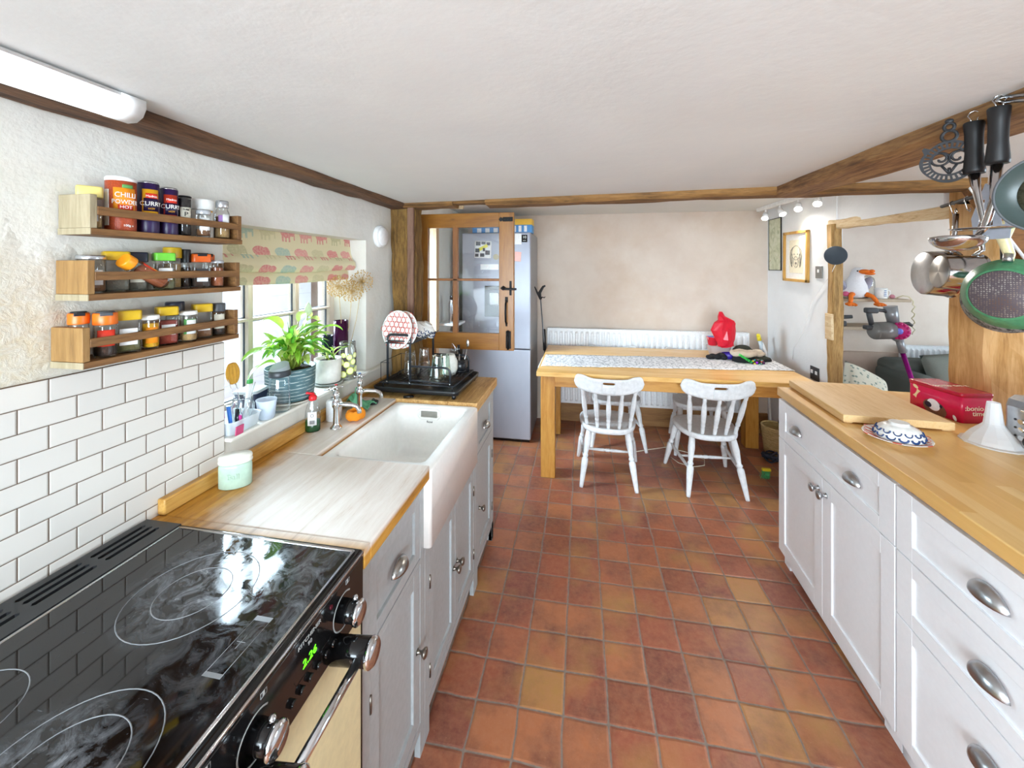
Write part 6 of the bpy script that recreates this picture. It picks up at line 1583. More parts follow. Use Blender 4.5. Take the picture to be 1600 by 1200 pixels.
mb = MB(RK @ T(.035, .045, .062)); mb.lathe([(.034, 0), (.036, .003), (.036, .10), (.033, .10), (.033, .005), (.001, .005)], 24); tag(mb.build('mug', mat('black_mug', '1b1d20', .3)), 'black mug between the glass stack and the green tumblers', 'mug')
for i, (dx, dy, tx, ty, h, kind, lb) in enumerate(((.130, .09, .10, .09, .21, 'whisk', 'wire whisk standing in the cutlery cup of the dish rack'), (.14, .10, .13, .11, .20, 'knife', 'dark-handled knife standing in the cutlery cup'), (.15, .10, .175, .11, .22, 'spoon', 'tall steel spoon standing in the cutlery cup, farthest right'), (.135, .11, .120, .12, .175, 'spoon', 'short steel spoon standing in the cutlery cup'))):
    mb = MB(RK); mats_ = [M_chrome]
    if kind == 'spoon':
        mb.tube([(dx, dy, .072), (tx, ty, h-.03)], [.003, .002], 6); mb.sph((tx+(tx-dx)*.15, ty, h), (.009, .004, .022), 12, 8)
    elif kind == 'knife':
        mb.tube([(dx, dy, .072), (tx, ty, h-.04)], .002, 6, sx=3.); mb.tube([(tx, ty, h-.04), (tx-.004, ty, h+.01)], .007, 8, sx=.6, mi=1); mats_.append(M_enb)
    else:
        mb.cyl((dx, dy, .072), (tx+.006, ty, h-.06), .002, n=6)
        for q in range(5): a = PI*q/5; mb.tube([(tx+.006+(.002+.014*math.sin(PI*j/10))*math.cos(a)-.01*j/10, ty+(.002+.014*math.sin(PI*j/10))*math.sin(a), h-.06+.07*j/10) for j in range(11)], .0007, 4)
    tag(mb.build({'whisk': 'whisk', 'knife': 'table_knife', 'spoon': 'spoon'}[kind], mats_), lb, 'cutlery')
mb = MB(); mb.tube([(-.86, 1.815, .924), (-.835, 1.822, .925), (-.815, 1.83, .923)], .006, 8); tag(mb.build('peg', M_enb), 'small black clip on the draining board in front of the dish rack', 'clip')
# ================================================================ HANGING THINGS
def FC(x, y, z, a):
    """frame with local x along heading a, local y up, local z = x cross y"""
    return T(x, y, z) @ RZ(a) @ RX(PI/2)
def sc(x, y, z, f): return (x*f, y*f, 1.56+(z-1.56)*f)
M_iron = mat('cast_iron', '2a2a2d', .55, .3, .2)
M_polish = mat('polished_steel', 'c4c4c6', .12, 1.)
M_rubber = mat('black_grip', '1a1a1c', .45)
# owl trivet
tv = thing('trivet', 'black cast-iron owl-faced trivet hanging from the beam, leftmost of the hanging utensils', 'trivet', sc(1.0, 1.284, 1.80, .87))
L = FC(*sc(1.0, 1.284, 1.853, .87), math.radians(-40)); R = .0490
lp = []
for i in range(60):
    a = 2*PI*i/60; r = R*(1+.03*math.cos(4*a)); x, y = r*math.cos(a), r*math.sin(a)
    if abs(a-PI*.22) < .10 or abs(a-PI*.78) < .10: x *= 1.18; y *= 1.28
    lp.append((x, y))
holes = []
for i in range(30):
    a = 2*PI*(i+.5)/30
    if not (.30*PI < a < .70*PI and False):
        w = .045; w2 = .075
        holes.append([(R*.70*math.cos(a-w2), R*.70*math.sin(a-w2)), (R*.90*math.cos(a-w2*.85), R*.90*math.sin(a-w2*.85)), (R*.90*math.cos(a+w2*.6), R*.90*math.sin(a+w2*.6)), (R*.70*math.cos(a+w*.5), R*.70*math.sin(a+w*.5))])
holes.append([(R*.62*math.cos(2*PI*i/40), R*.62*math.sin(2*PI*i/40)) for i in range(40)])
mb = MB(L); mb.fill2d([lp]+holes, .006)
for sx in (-1, 1):
    pts = [(sx*R*.30+R*(.30-.024*q)*math.cos(PI*.5+sx*.42*q), R*.16+R*(.30-.024*q)*math.sin(PI*.5+sx*.42*q), 0) for q in range(12)]
    mb.tube([(x, y, 0) for x, y, _ in pts], .0026, 6)
    mb.tube([(sx*R*.30+R*.31*math.cos(q*PI/10), R*.16+R*.31*math.sin(q*PI/10), 0) for q in range(20)], .0026, 6, closed=True)
    mb.tube([(0, -R*.60, 0), (sx*R*.26, -R*.16, 0)], .0028, 6)
mb.tube([(0, -.60*R, 0), (0, -.30*R, 0)], .003, 6)
mb.build('plate', M_iron, tv)
mb = MB(L)
mb.tube([(.0125*math.cos(2*PI*i/20), R+.012+.013*math.sin(2*PI*i/20), 0) for i in range(20)], .0035, 6, closed=True)
mb.tube([(.0085*math.cos(2*PI*i/20), R+.034+.009*math.sin(2*PI*i/20), 0) for i in range(20)], .0035, 6, closed=True)
mb.sph((0, R+.048, 0), (.008, .006, .004), 10, 8)
mb.build('hanging_loop', M_iron, tv)

def grip(name, label, cat, p0, p1, r=.017):
    e = thing(name, label, cat, p1)
    mb = MB(); mb.turned(p0, p1, [(0, r*.9), (.03, r), (.25, r*.88), (.6, r*.86), (.93, r*1.05), (1, r*1.0)], 20); mb.build('handle', M_rubber, e)
    mb = MB(); x, y, z = p0; mb.tube([(x-.003, y+.002, z-.004), (x-.004, y+.003, z+.008), (x-.007, y+.006, z+.016), (x-.004, y+.003, z+.024), (x+.001, y-.001, z+.026), (x+.006, y-.005, z+.022), (x+.008, y-.006, z+.015), (x+.005, y-.003, z+.007), (x+.004, y-.003, z-.004)], .0014, 6); mb.build('hanging_loop', M_polish, e)
    return e
f1 = .925
a = sc(.97, 1.178, 1.925, f1); b = sc(.97, 1.177, 1.795, f1)
sk_ = grip('skimmer', 'flat steel skimmer with a black grip hanging next to the owl trivet', 'utensil', a, b, .0175)
c = sc(.97, 1.155, 1.655, f1)
mb = MB(); mb.tube([b, (b[0], b[1]-.006, (b[2]*2+c[2])/3), (c[0], c[1], c[2]+.02), (c[0]-.004, c[1]+.004, c[2])], [.008, .0055, .004, .003], 8, sx=1.6); mb.build('shaft', M_polish, sk_)
mb = MB(T(c[0]+.006, c[1]+.010, c[2]-.002)); mb.lathe([(.001, 0), (.045, .001), (.052, .003), (.052, .0045), (.045, .003), (.001, .002)], 32); mb.build('disc', M_polish, sk_)
f2 = .94
a = sc(.95, 1.094, 1.931, f2); b = sc(.95, 1.098, 1.800, f2); c = sc(.95, 1.12, 1.633, f2)
ld = grip('ladle', 'polished steel soup ladle with a black grip hanging right of the skimmer', 'utensil', a, b, .0180)
mb = MB(); mb.tube([b, (b[0]-.001, b[1]+.006, (b[2]+c[2])/2), (c[0]-.004, c[1]+.002, c[2]+.02), (c[0]-.012, c[1]+.01, c[2]+.004)], [.0075, .006, .0055, .004], 8, sx=1.5); mb.build('shaft', M_polish, ld)
mb = MB(T(c[0]-.030, c[1]+.034, c[2]) @ RX(-.05) @ RY(.05)); R = .048
pr = [(.001, -.030)]+[(R*math.sin(q), -.030*math.cos(q)) for q in [PI/2*i/8 for i in range(1, 9)]]
mb.lathe(pr+[(r*.97, z+.0015) for r, z in reversed(pr)], 36); mb.build('bowl', M_polish, ld)
# slotted turner
tu = thing('slotted_turner', 'slotted steel fish slice hanging behind the ladle', 'utensil', (1.04, 1.20, 1.64))
Lf = FC(1.000, 1.170, 1.685, math.radians(-75))
mb = MB(Lf); mb.fill2d([[(-.012, .085), (.012, .085), (.040, .0), (.034, -.055), (-.034, -.055), (-.040, .0)]]+[[(x, .045), (x+.006, .045), (x+.006+s_, -.02), (x+s_, -.02)] for x, s_ in ((-.018, -.008), (-.003, 0), (.012, .008))], .0015); mb.build('blade', mat('blued_steel', 'b3bccb', .3, .45), tu)
mb = MB(Lf); mb.tube([(0, .08, 0), (0, .17, -.006), (0, .235, 0)], [.005, .004, .006], 8, sx=1.5); mb.tube([(0, .235, 0), (-.006, .245, 0), (0, .255, 0), (.006, .245, 0), (0, .235, 0)], .0014, 5); mb.build('shaft', M_polish, tu)

def pan(name, label, base, axis, rb, rr, dep, m_out, m_in, hmat, up=(0, 0, 1), hang=None, disc=None, discr=None, lip=.0, hr=.009, hpts=None):
    """pan hung by its handle: base = centre of the outside base, axis points from base to rim"""
    A = Vector(axis).normalized(); Z = Vector(up); Y = (Z-A*Z.dot(A)).normalized(); X = Y.cross(A)
    L = Matrix(((X.x, Y.x, A.x, base[0]), (X.y, Y.y, A.y, base[1]), (X.z, Y.z, A.z, base[2]), (0, 0, 0, 1)))
    e = thing(name, label, 'pan', M=L)
    mb = MB(L); mb.lathe([(.001, 0), (rb*.96, 0), (rb, .003), (rr*.985, dep*.9), (rr, dep), (rr+lip, dep+.002), (rr+lip, dep+.004), (rr-.002, dep+.003)], 48, cap=False); mb.build('body', m_out, e)
    mb = MB(L); mb.lathe([(rr-.0022, dep+.0025), (rb-.002, .006), (.001, .0055)], 48, cap=False); mb.build('lining', m_in, e)
    if disc: mb = MB(L); mb.lathe([(.001, -.0035), (discr-.003, -.0035), (discr, -.001), (discr, .001)], 48); mb.build('base_disc', disc, e)
    mb = MB(L); pts = hpts or [(0, rr-.004, dep*.8), (0, rr+.02, dep*.95), (0, rr+.09, dep), (0, rr+.17, dep)]
    mb.tube(pts, [hr*.8, hr*.85, hr, hr*1.05][:len(pts)] if len(pts) == 4 else hr, 12, sx=1.4); mb.build('handle', hmat, e)
    if True:
        q = Vector(pts[-1]); mb = MB(L); mb.tube([(q.x, q.y-.002, q.z), (q.x-.008, q.y+.012, q.z), (q.x, q.y+.024, q.z), (q.x+.008, q.y+.012, q.z), (q.x, q.y-.002, q.z)], .002, 6); mb.build('hanging_loop', M_polish, e)
    return e
# grey frying pan at the right edge
t = NT('tan_cooking_surface'); wv = t.noise(t.coord(), 160., 3.); t.bsdf(t.ramp(wv.outputs[0], [(.35, hexc('8f8468')), (.6, hexc('b5aa8c'))]).outputs[0], .4)
pan('frying_pan', 'grey frying pan hanging nearest the camera at the right edge', sc(1.025, 1.050, 1.722, .90), (-.85, -.53, -.05), .058, .076, .038, mat('grey_pan', '6c7176', .4, .3), mat('dark_green_grey', '3f4a48', .35), mat('grey_handle', '5b6066', .5), lip=.002, hr=.009)
mb = MB(Matrix(WM['frying_pan'])); mb.lathe([(.054, .0068), (.001, .0072)], 40); mb.build('cooking_surface', t.m, bpy.data.objects['frying_pan'])
tg = thing('tongs', 'chrome tongs hanging from the beam beside the frying pan', 'utensil', sc(1.0, 1.12, 1.97, .9))
mb = MB(); p = sc(1.0, 1.146, 1.972, .9)
for dz in (0, -.011): mb.tube([(p[0], p[1], p[2]+dz), (p[0]+.008, p[1]-.075, p[2]-.024+dz)], .0038, 8)
mb.tube([(p[0], p[1], p[2]), (p[0]-.004, p[1]+.006, p[2]-.005), (p[0], p[1], p[2]-.011)], .0038, 8); mb.build('arms', M_polish, tg)

# rail on the oak post
hr_ = thing('hanging_rail', 'black iron rail with hooks reaching out from the big oak post', 'rail', (1.70, 2.2, 1.85))
mb = MB(); mb.cyl((1.70, 2.22, 1.852), (1.38, 1.36, 1.852), .008, n=12); mb.build('rod', M_black, hr_)
mb = MB(FC(1.752, 2.10, 1.852, math.radians(-90))); mb.fill2d([[(.018*math.cos(q)*(1+.35*math.cos(4*q)), .042*math.sin(q)*(1+.12*math.cos(4*q))) for q in [2*PI*i/40 for i in range(40)]]], .006); mb.cyl((0, 0, 0), (0, 0, .085), .007); mb.build('bracket', M_black, hr_)
def rp(y): u = (2.22-y)/.86; return (1.70-.32*u, y, 1.852)
for y in (2.12, 1.99, 1.88, 1.66):
    x, y, z = rp(y); mb = MB(); mb.tube([(x+.008, y, z-.010), (x+.010, y, z+.004), (x, y, z+.011), (x-.010, y, z+.004), (x-.006, y, z-.02), (x, y, z-.045), (x+.010, y, z-.055), (x+.012, y, z-.04)], .0022, 6); mb.build('hook', M_polish, hr_)
t = NT('spun_steel_base'); s = t.n('TexCoord').outputs['Object']; g = t.n('TexGradient', {'gradient_type': 'RADIAL'}, Vector=s)
w_ = t.math('SINE', t.math('MULTIPLY', g.outputs[1], 6*PI)); t.bsdf(t.ramp(w_, [(.0, hexc('9c9b98')), (1., hexc('dcdad6'))]).outputs[0], .3, 1.)
M_spun = t.m
pan('saucepan', 'smaller polished steel saucepan hanging on its side in front of the oak post', (1.500, 1.972, 1.542), (.12, -.027, -.010), .070, .078, .118, M_polish, M_steel, M_polish, hpts=[(0, .074, .10), (0, .10, .125), (0, .17, .115), (0, .255, .10)], lip=.004, disc=M_spun, discr=.069)
pan('saucepan', 'larger steel saucepan hanging behind the smaller one', (1.545, 2.110, 1.535), (.12, -.02, -.005), .098, .104, .09, M_polish, M_steel, M_polish, hpts=[(0, .100, .075), (0, .13, .095), (0, .19, .10), (0, .27, .10)], lip=.004, disc=M_steel, discr=.095)
t = NT('scorched_disc'); vo = t.n('TexVoronoi', Vector=t.coord(), Scale=150., Randomness=.2); nz = t.noise(t.coord(), 12., 4.)
c = t.mix(t.ramp(nz.outputs[0], [(.4, (0, 0, 0)), (.6, (1, 1, 1))]).outputs[0], hexc('a7a29c'), hexc('6b5246'))
t.bsdf(t.mix(t.ramp(vo.outputs['Distance'], [(.40, (1, 1, 1)), (.50, (0, 0, 0))]).outputs[0], hexc('5a5056'), c), .45, .2)
gp = pan('saute_pan', 'green pan with a scorched dotted base and a cream handle', (1.392, 1.592, 1.470), (.80, .50, -.0), .088, .118, .055, mat('green_enamel', '4c8a63', .3, 0, .1, var=.2), mat('green_lining', '3c6b50', .4), mat('cream_handle', 'e0d6a6', .35), hpts=[(0, .112, .04), (0, .135, .050), (.008, .19, .03), (-.006, .245, .035)], hr=.012, lip=.002, disc=t.m, discr=.080)
mb = MB(WM[gp.name]); mb.cyl((0, .108, .036), (0, .135, .047), .0125, n=16); mb.build('ferrule', M_steel, gp)
t = NT('worn_nonstick'); nz = t.noise(t.coord(), 60., 6., .7); t.bsdf(t.ramp(nz.outputs[0], [(.42, hexc('3f4042')), (.55, hexc('9a9a98'))]).outputs[0], .45, .3)
pan('frying_pan', 'worn speckled grey pan hanging behind the green pan', (1.655, 1.905, 1.425), (.85, .5, 0), .100, .128, .040, t.m, t.m, M_rubber, lip=.002)

# ================================================================ RIGHT WALL
def onwall(Y, Z): return T(1.7245, Y, Z) @ TXM      # local x = -Y (to the right as seen), local y = up
pf = thing('picture_frame', 'wooden-framed pencil drawing of a dog on the white wall', 'picture', (1.72, 3.57, 1.45))
L = onwall(3.565, 1.650) @ RZ(-.015); w, h = .185, .205
mb = MB(L)
for a, b, c, d_ in ((-w, w, h-.022, h), (-w, w, -h, -h+.022), (-w, -w+.022, -h, h), (w-.022, w, -h, h)): mb.box(a, b, c, d_, 0, .022, bev=.002)
mb.build('frame', wood('frame_oak', ['b07f35', 'c99a4c', 'd6ad66'], 'Z', 1., .4, .2), pf)
mb = MB(L); mb.box(-w+.01, w-.01, -h+.01, h-.01, .002, .006); mb.build('mount', M_paper, pf)
mb = MB(L); mb.box(-.105, .105, -.135, .135, .006, .0075); mb.build('drawing_sheet', mat('cream_sheet', 'e6dcc2', .8), pf)
mb = MB(L); ZZ = .0082
def loop3(pts): return [(x, y, ZZ) for x, y in pts]
mb.tube(loop3(ell(0, .03, .062, .058)), .0020, 4, closed=True); mb.tube(loop3(ell(0, -.045, .034, .045)), .0020, 4, closed=True)
for sx in (-1, 1):
    mb.tube(loop3([(sx*.045, .075), (sx*.075, .05), (sx*.085, .0), (sx*.075, -.06), (sx*.060, -.085), (sx*.050, -.04), (sx*.055, .02)]), .0032, 4)
    mb.tube(loop3([(sx*.055, .06), (sx*.072, .0), (sx*.065, -.06)]), .0028, 4)
    mb.sph((sx*.026, .018, ZZ), (.008, .006, .0006), 10, 6)
mb.sph((0, -.055, ZZ), (.015, .010, .0008), 12, 6); mb.tube(loop3([(0, -.065), (0, -.078), (-.012, -.084)]), .001, 4); mb.tube(loop3([(0, -.078), (.012, -.084)]), .001, 4)
mb.build('pencil_lines', mat('pencil_grey', '8a8378', .8), pf)
pm = thing('picture_frame', 'narrow-edged faded map print nearest the pink wall', 'picture', (1.72, 3.93, 1.53))
L = onwall(3.925, 1.768); w, h = .115, .235
mb = MB(L)
for a, b, c, d_ in ((-w, w, h-.006, h), (-w, w, -h, -h+.006), (-w, -w+.006, -h, h), (w-.006, w, -h, h)): mb.box(a, b, c, d_, 0, .010, bev=.001)
mb.build('frame', M_enb, pm)
t = NT('faded_map'); nz = t.noise(t.coord(), 14., 6., .7, 1.); t.bsdf(t.ramp(nz.outputs[0], [(.35, hexc('a9ad8a')), (.5, hexc('cdceb0')), (.62, hexc('d9d8c4')), (.66, hexc('b9a98a'))]).outputs[0], .7)
mb = MB(L); mb.box(-w+.004, w-.004, -h+.004, h-.004, .001, .006); mb.build('print', t.m, pm)

def plate_sw(name, label, Y, Z, w, h, m, n, cat):
    e = thing(name, label, cat, (1.72, Y, Z-h)); L = onwall(Y, Z)
    mb = MB(L); mb.box(-w, w, -h, h, 0, .007, bev=.002); mb.build('plate', m, e)
    for i in range(n):
        cx = (i-(n-1)/2)*w
        mb = MB(L); mb.box(cx-w*.22, cx+w*.22, -h*.05, h*.45, .007, .011, bev=.001); mb.build('switch', M_whitep, e)
    return e
plate_sw('light_switch', 'brushed steel light switch on the white wall beside the small oak post', 3.255, 1.525, .042, .045, mat('brushed_plate', '9a9a98', .35, .8), 1, 'switch')
plate_sw('wall_socket', 'dark grey wall socket with white rockers just above the table end', 3.31, .765, .055, .050, mat('dark_plate', '55565a', .35, .5), 2, 'socket')
sp_ = thing('speaker', 'round dark blue disc-shaped speaker fixed to the small oak post', 'speaker', (1.66, 2.99, 1.645))
L = FC(1.655, 2.945, 1.640, math.radians(-28)); mb = MB(L); mb.lathe([(.050, -.022), (.060, -.018), (.062, -.004), (.058, .002), (.001, .003)], 36); mb.build('body', mat('charcoal_blue_fabric', '3c4650', .8, 0, .3, 300), sp_)
mb = MB(); mb.tube([(1.66, 2.95, 1.585), (1.685, 3.03, 1.54), (1.718, 3.10, 1.52), (1.718, 3.337, 1.308), (1.718, 3.42, 1.13), (1.718, 3.47, 1.045), (1.718, 3.60, .90), (1.718, 3.62, .80)], .0022, 6); mb.build('cable', M_whitep, sp_)

tk = thing('track_light', 'white ceiling track with four lit spotlights along the right wall', 'light', (1.6, 3.3, 2.06))
mb = MB(); mb.box(1.575, 1.605, 2.62, 3.95, 2.068, 2.10, bev=.002); mb.box(1.55, 1.60, 2.58, 2.66, 2.05, 2.10, bev=.003); mb.build('track', M_whitep, tk)
M_bulb = emis('spot_glow', 'fff3dd', 30.)
for i, (y, dx, dy) in enumerate(((3.80, -.3, -.5), (3.55, .1, -.6), (3.27, -.3, -.6), (3.02, -.35, -.55))):
    d_ = Vector((dx, dy, -.75)).normalized(); p0 = Vector((1.59, y, 2.035)); p1 = p0+d_*.06
    mb = MB(); mb.cyl((1.59, y, 2.068), (1.59, y, 2.03), .006); mb.cyl(tuple(p0), tuple(p1), .018, .027, n=20); sp1 = mb.build('spotlight', M_whitep, tk)
    mb = MB(); mb.cyl(tuple(p1+d_*.0005), tuple(p1+d_*.003), .022, n=20); mb.build('lamp', M_bulb, sp1)
    la = bpy.data.lights.new('spot', 'SPOT'); la.energy = 9; la.spot_size = 1.9; la.spot_blend = .6; la.shadow_soft_size = .03; la.color = (1, .95, .88)
    lo = bpy.data.objects.new('spot_lamp', la); COL.objects.link(lo); lo.location = p1+d_*.02; lo.rotation_euler = d_.to_track_quat('-Z', 'Y').to_euler()

# ================================================================ NEXT ROOM
M_shelf = wood('grey_brown_shelf', ['8a7763', 'a8947c', 'b8a58c'], 'X', 1., .6, .2)
mb = MB(); mb.box(1.83, 2.68, 3.78, 4.08, 1.272, 1.296, bev=.002); tag(mb.build('wall_shelf', M_shelf), 'upper wall shelf in the next room, carrying the toy seagull', 'shelf')
mb = MB(); mb.box(1.83, 2.66, 3.80, 4.08, 1.030, 1.056, bev=.002); tag(mb.build('wall_shelf', M_shelf), 'lower wall shelf in the next room, behind the vacuum cleaner', 'shelf')
sg = thing('soft_toy', 'white plush seagull with an orange beak and feet sitting on the upper shelf', 'soft toy', (2.30, 3.84, 1.297))
M_plush = mat('white_plush', 'e4e1e3', .95, 0, .6, 150); M_pg = mat('grey_plush', '9b98a6', .95, 0, .5, 150); M_ob = mat('orange_felt', 'e8741c', .8, 0, .2)
mb = MB(T(2.31, 3.86, 1.298))
prof = [(0, 0, .0, .03, .03), (0, 0, .012, .075, .07), (.0, 0, .06, .098, .09), (0, 0, .11, .088, .08), (.008, 0, .155, .062, .058), (.016, -.005, .185, .050, .048), (.022, -.01, .215, .050, .048), (.025, -.01, .245, .042, .04), (.025, -.01, .262, .022, .02)]
mb.ring_surf([[(cx+rx*math.cos(2*PI*i/24), cy+ry*math.sin(2*PI*i/24), z) for i in range(24)] for cx, cy, z, rx, ry in prof], True, True, True); mb.build('body', M_plush, sg)
for sx in (-1, 1):
    mb = MB(T(2.31+sx*.095, 3.87, 1.41) @ RY(sx*.45)); mb.sph((0, 0, 0), (.028, .055, .075), 16, 10); mb.build('wing', M_pg, sg)
    mb = MB(); x = 2.31+sx*.045+(.03 if sx > 0 else -.02)
    mb.tube([(2.31+sx*.05, 3.80, 1.335), (x+.01*sx, 3.775, 1.318), (x+.02*sx, 3.755, 1.290), (x+.03*sx, 3.75, 1.265)], [.022, .016, .016, .014], 10)
    mb.sph((x+.035*sx, 3.735, 1.255), (.040, .030, .016), 14, 8)
    for q in (-1, 0, 1): mb.sph((x+.035*sx+q*.022, 3.712, 1.250), (.013, .018, .011), 10, 6)
    mb.build('foot', M_ob, sg)
mb = MB(); mb.sph((2.352, 3.80, 1.525), (.040, .045, .020), 16, 10, L=None); mb.sph((2.375, 3.775, 1.508), (.034, .040, .012), 16, 10); mb.sph((2.385, 3.765, 1.53), (.02, .02, .014), 12, 8); mb.build('beak', M_ob, sg)
mb = MB(); mb.sph((2.305, 3.808, 1.53), .006, 8, 6); mb.build('eye', M_enb, sg)
mb = MB(); mb.sph((2.225, 3.82, 1.335), (.022, .03, .022), 12, 8); mb.build('pink_ribbon', mat('pink_felt', 'd9648a', .9), sg)
dm = thing('glass_cloche', 'clear glass dome covering a small dark bottle behind the seagull', 'cloche', (2.43, 3.92, 1.297))
mb = MB(T(2.44, 3.92, 1.2975)); mb.lathe([(.060, 0), (.060, .14), (.052, .172), (.03, .19), (.001, .195)], 28); mb.build('dome', glassmat('carafe_glass'), dm)
mb = MB(T(2.43, 3.92, 1.2985)); mb.lathe([(.022, 0), (.024, .003), (.024, .06), (.009, .08), (.009, .105), (.001, .106)], 18); mb.build('bottle', mat('brown_bottle', '3b2d22', .2), dm)
mb = MB(T(2.462, 3.89, 1.2985)); mb.sph((0, 0, .012), (.022, .015, .012)); mb.build('gold_trinket', mat('old_gold', 'a0762e', .4, .8), dm)
mg = thing('mug', 'white mug with blue printing on the upper shelf', 'mug', (2.50, 3.84, 1.297))
mb = MB(T(2.50, 3.84, 1.2975)); mb.lathe([(.038, 0), (.042, .003), (.042, .088), (.039, .089), (.038, .01), (.001, .008)], 28); mb.build('cup', M_china, mg)
mb = MB(T(2.50, 3.84, 1.2975)); mb.tube([(.040, 0, .070), (.064, 0, .066), (.068, 0, .045), (.060, 0, .025), (.040, 0, .02)], .005, 8); mb.build('handle', M_china, mg)
mb = MB(T(2.50, 3.84, 1.2975))
for i in range(4): patch(mb, 'r', .042, -1.75+.02*i, -1.2, .022+.014*i, .029+.014*i, .0008)
mb.build('print', mat('blue_print', '3a5a94', .4), mg)
mb = MB(T(2.575, 3.83, 1.297)); mb.sph((0, 0, .018), (.020, .016, .018), 12, 8); tag(mb.build('trinket', mat('dusty_pink', 'c07a86', .6)), 'small dusty pink ornament right of the mug on the upper shelf', 'ornament')
mb = MB(); pts = [(2.60, 3.82, 1.305), (2.63, 3.80, 1.325), (2.665, 3.785, 1.318), (2.69, 3.775, 1.28)]
for i in range(14): pts.append((2.69+.012*math.sin(i*1.9), 3.775+.008*math.cos(i*1.9), 1.255-i*.019))
mb.tube(pts, .0055, 6, sx=.35); tag(mb.build('ribbon', mat('cream_ribbon', 'cfc4a2', .7)), 'curling cream ribbon hanging off the end of the upper shelf', 'ribbon')
# vacuum cleaner
vc = thing('vacuum_cleaner', 'cordless stick vacuum with a magenta cyclone and a magenta tube', 'vacuum cleaner', (2.52, 3.35, 0))
M_vg = mat('vacuum_grey', '8c8d90', .3, .4); M_mag = mat('magenta_plastic', 'b01a66', .25); M_magt = mat('magenta_tube', 'a3138c', .2, .6)
VX, VY, VZ = 2.345, 3.45, 1.085; VS = T(VX, VY, VZ) @ Matrix.Scale(.84, 4) @ T(-VX, -VY, -VZ)
mb = MB(VS @ FC(VX, VY-.03, VZ, math.radians(-32)) ); mb.lathe([(.060, -.06), (.078, -.04), (.080, .0), (.070, .03), (.045, .045), (.001, .047)], 28)
for i in range(14): a = 2*PI*i/14; mb.sph((.062*math.cos(a), .062*math.sin(a), .022), (.016, .016, .022), 10, 6)
mb.build('cyclone', M_mag, vc)
mb = MB(VS @ FC(VX, VY-.03, VZ, math.radians(-32))); mb.lathe([(.028, .046), (.026, .056), (.012, .060), (.001, .058)], 20); mb.build('filter_cap', mat('violet_cap', '6a6fd0', .3), vc)
mb = MB(VS); mb.cyl((VX-.165, VY, VZ-.01), (VX-.03, VY, VZ+.0), .078, n=28); mb.sph((VX-.165, VY, VZ-.01), (.05, .078, .078), 20, 12); mb.build('dust_bin', plastmat('smoky_bin', '8f8c88', .85, .2), vc)
mb = MB(VS); mb.cyl((VX-.02, VY, VZ+.06), (VX-.045, VY, VZ+.215), .042, .050, n=24); mb.build('motor_housing', M_vg, vc)
mb = MB(VS); mb.tube([(VX-.03, VY, VZ+.15), (VX-.10, VY, VZ+.175), (VX-.19, VY, VZ+.185), (VX-.215, VY, VZ+.15), (VX-.19, VY, VZ+.03)], [.018, .016, .017, .022, .02], 10)
mb.box(VX-.25, VX-.11, VY-.035, VY+.035, VZ+.0, VZ+.04, bev=.01); mb.box(VX-.245, VX-.15, VY-.03, VY+.03, VZ+.15, VZ+.20, bev=.01); mb.build('handle', mat('vacuum_black', '3a3a3c', .4), vc)
mb = MB(VS); mb.cyl((VX+.02, VY, VZ-.06), (VX+.045, VY-.01, VZ-.20), .030, .026, n=20); mb.cyl((VX-.02, VY, VZ-.03), (VX+.02, VY, VZ-.08), .05, .034, n=20); mb.build('neck', M_vg, vc)
mb = MB(VS); mb.cyl((VX+.043, VY-.01, VZ-.195), (VX+.085, VY-.42, -.13), .0185, n=20); mb.build('tube', M_magt, vc)
mb = MB(VS); mb.box(VX-.04, VX+.22, VY-.52, VY-.38, -.200, -.135, bev=.015); mb.build('floor_head', M_vg, vc)
mb = MB(VS); mb.tube([(VX+.04, VY, VZ+.06), (VX+.085, VY-.02, VZ+.065), (VX+.11, VY-.02, VZ+.045)], [.012, .016, .012], 10); mb.build('trigger', mat('vacuum_black', '3a3a3c'), vc)
mb = MB(); mb.box(1.95, 2.24, 3.83, 3.90, 1.057, 1.10, bev=.008); o = mb.build('vacuum_nozzle', mat('vacuum_black', '3a3a3c')); tag(o, 'flat black vacuum nozzle at the left of the lower shelf', 'nozzle')
mb = MB(); mb.tube([(2.0, 3.88, 1.115), (2.15, 3.88, 1.125), (2.30, 3.87, 1.135)], [.012, .02, .015], 10); tag(mb.build('vacuum_wand', mat('vacuum_black', '3a3a3c')), 'black crevice tool lying over the nozzle on the lower shelf', 'nozzle')
mb = MB(); mb.box(2.02, 2.12, 3.815, 3.829, 1.06, 1.088, bev=.004); tag(mb.build('battery_box', mat('olive_yellow', '8a8a34', .5)), 'small box with a yellow label on the lower shelf', 'box')
radiator('white radiator in the next room behind the grey sofa', 2.76, 4.0, 3.99, .30, .875, 30)
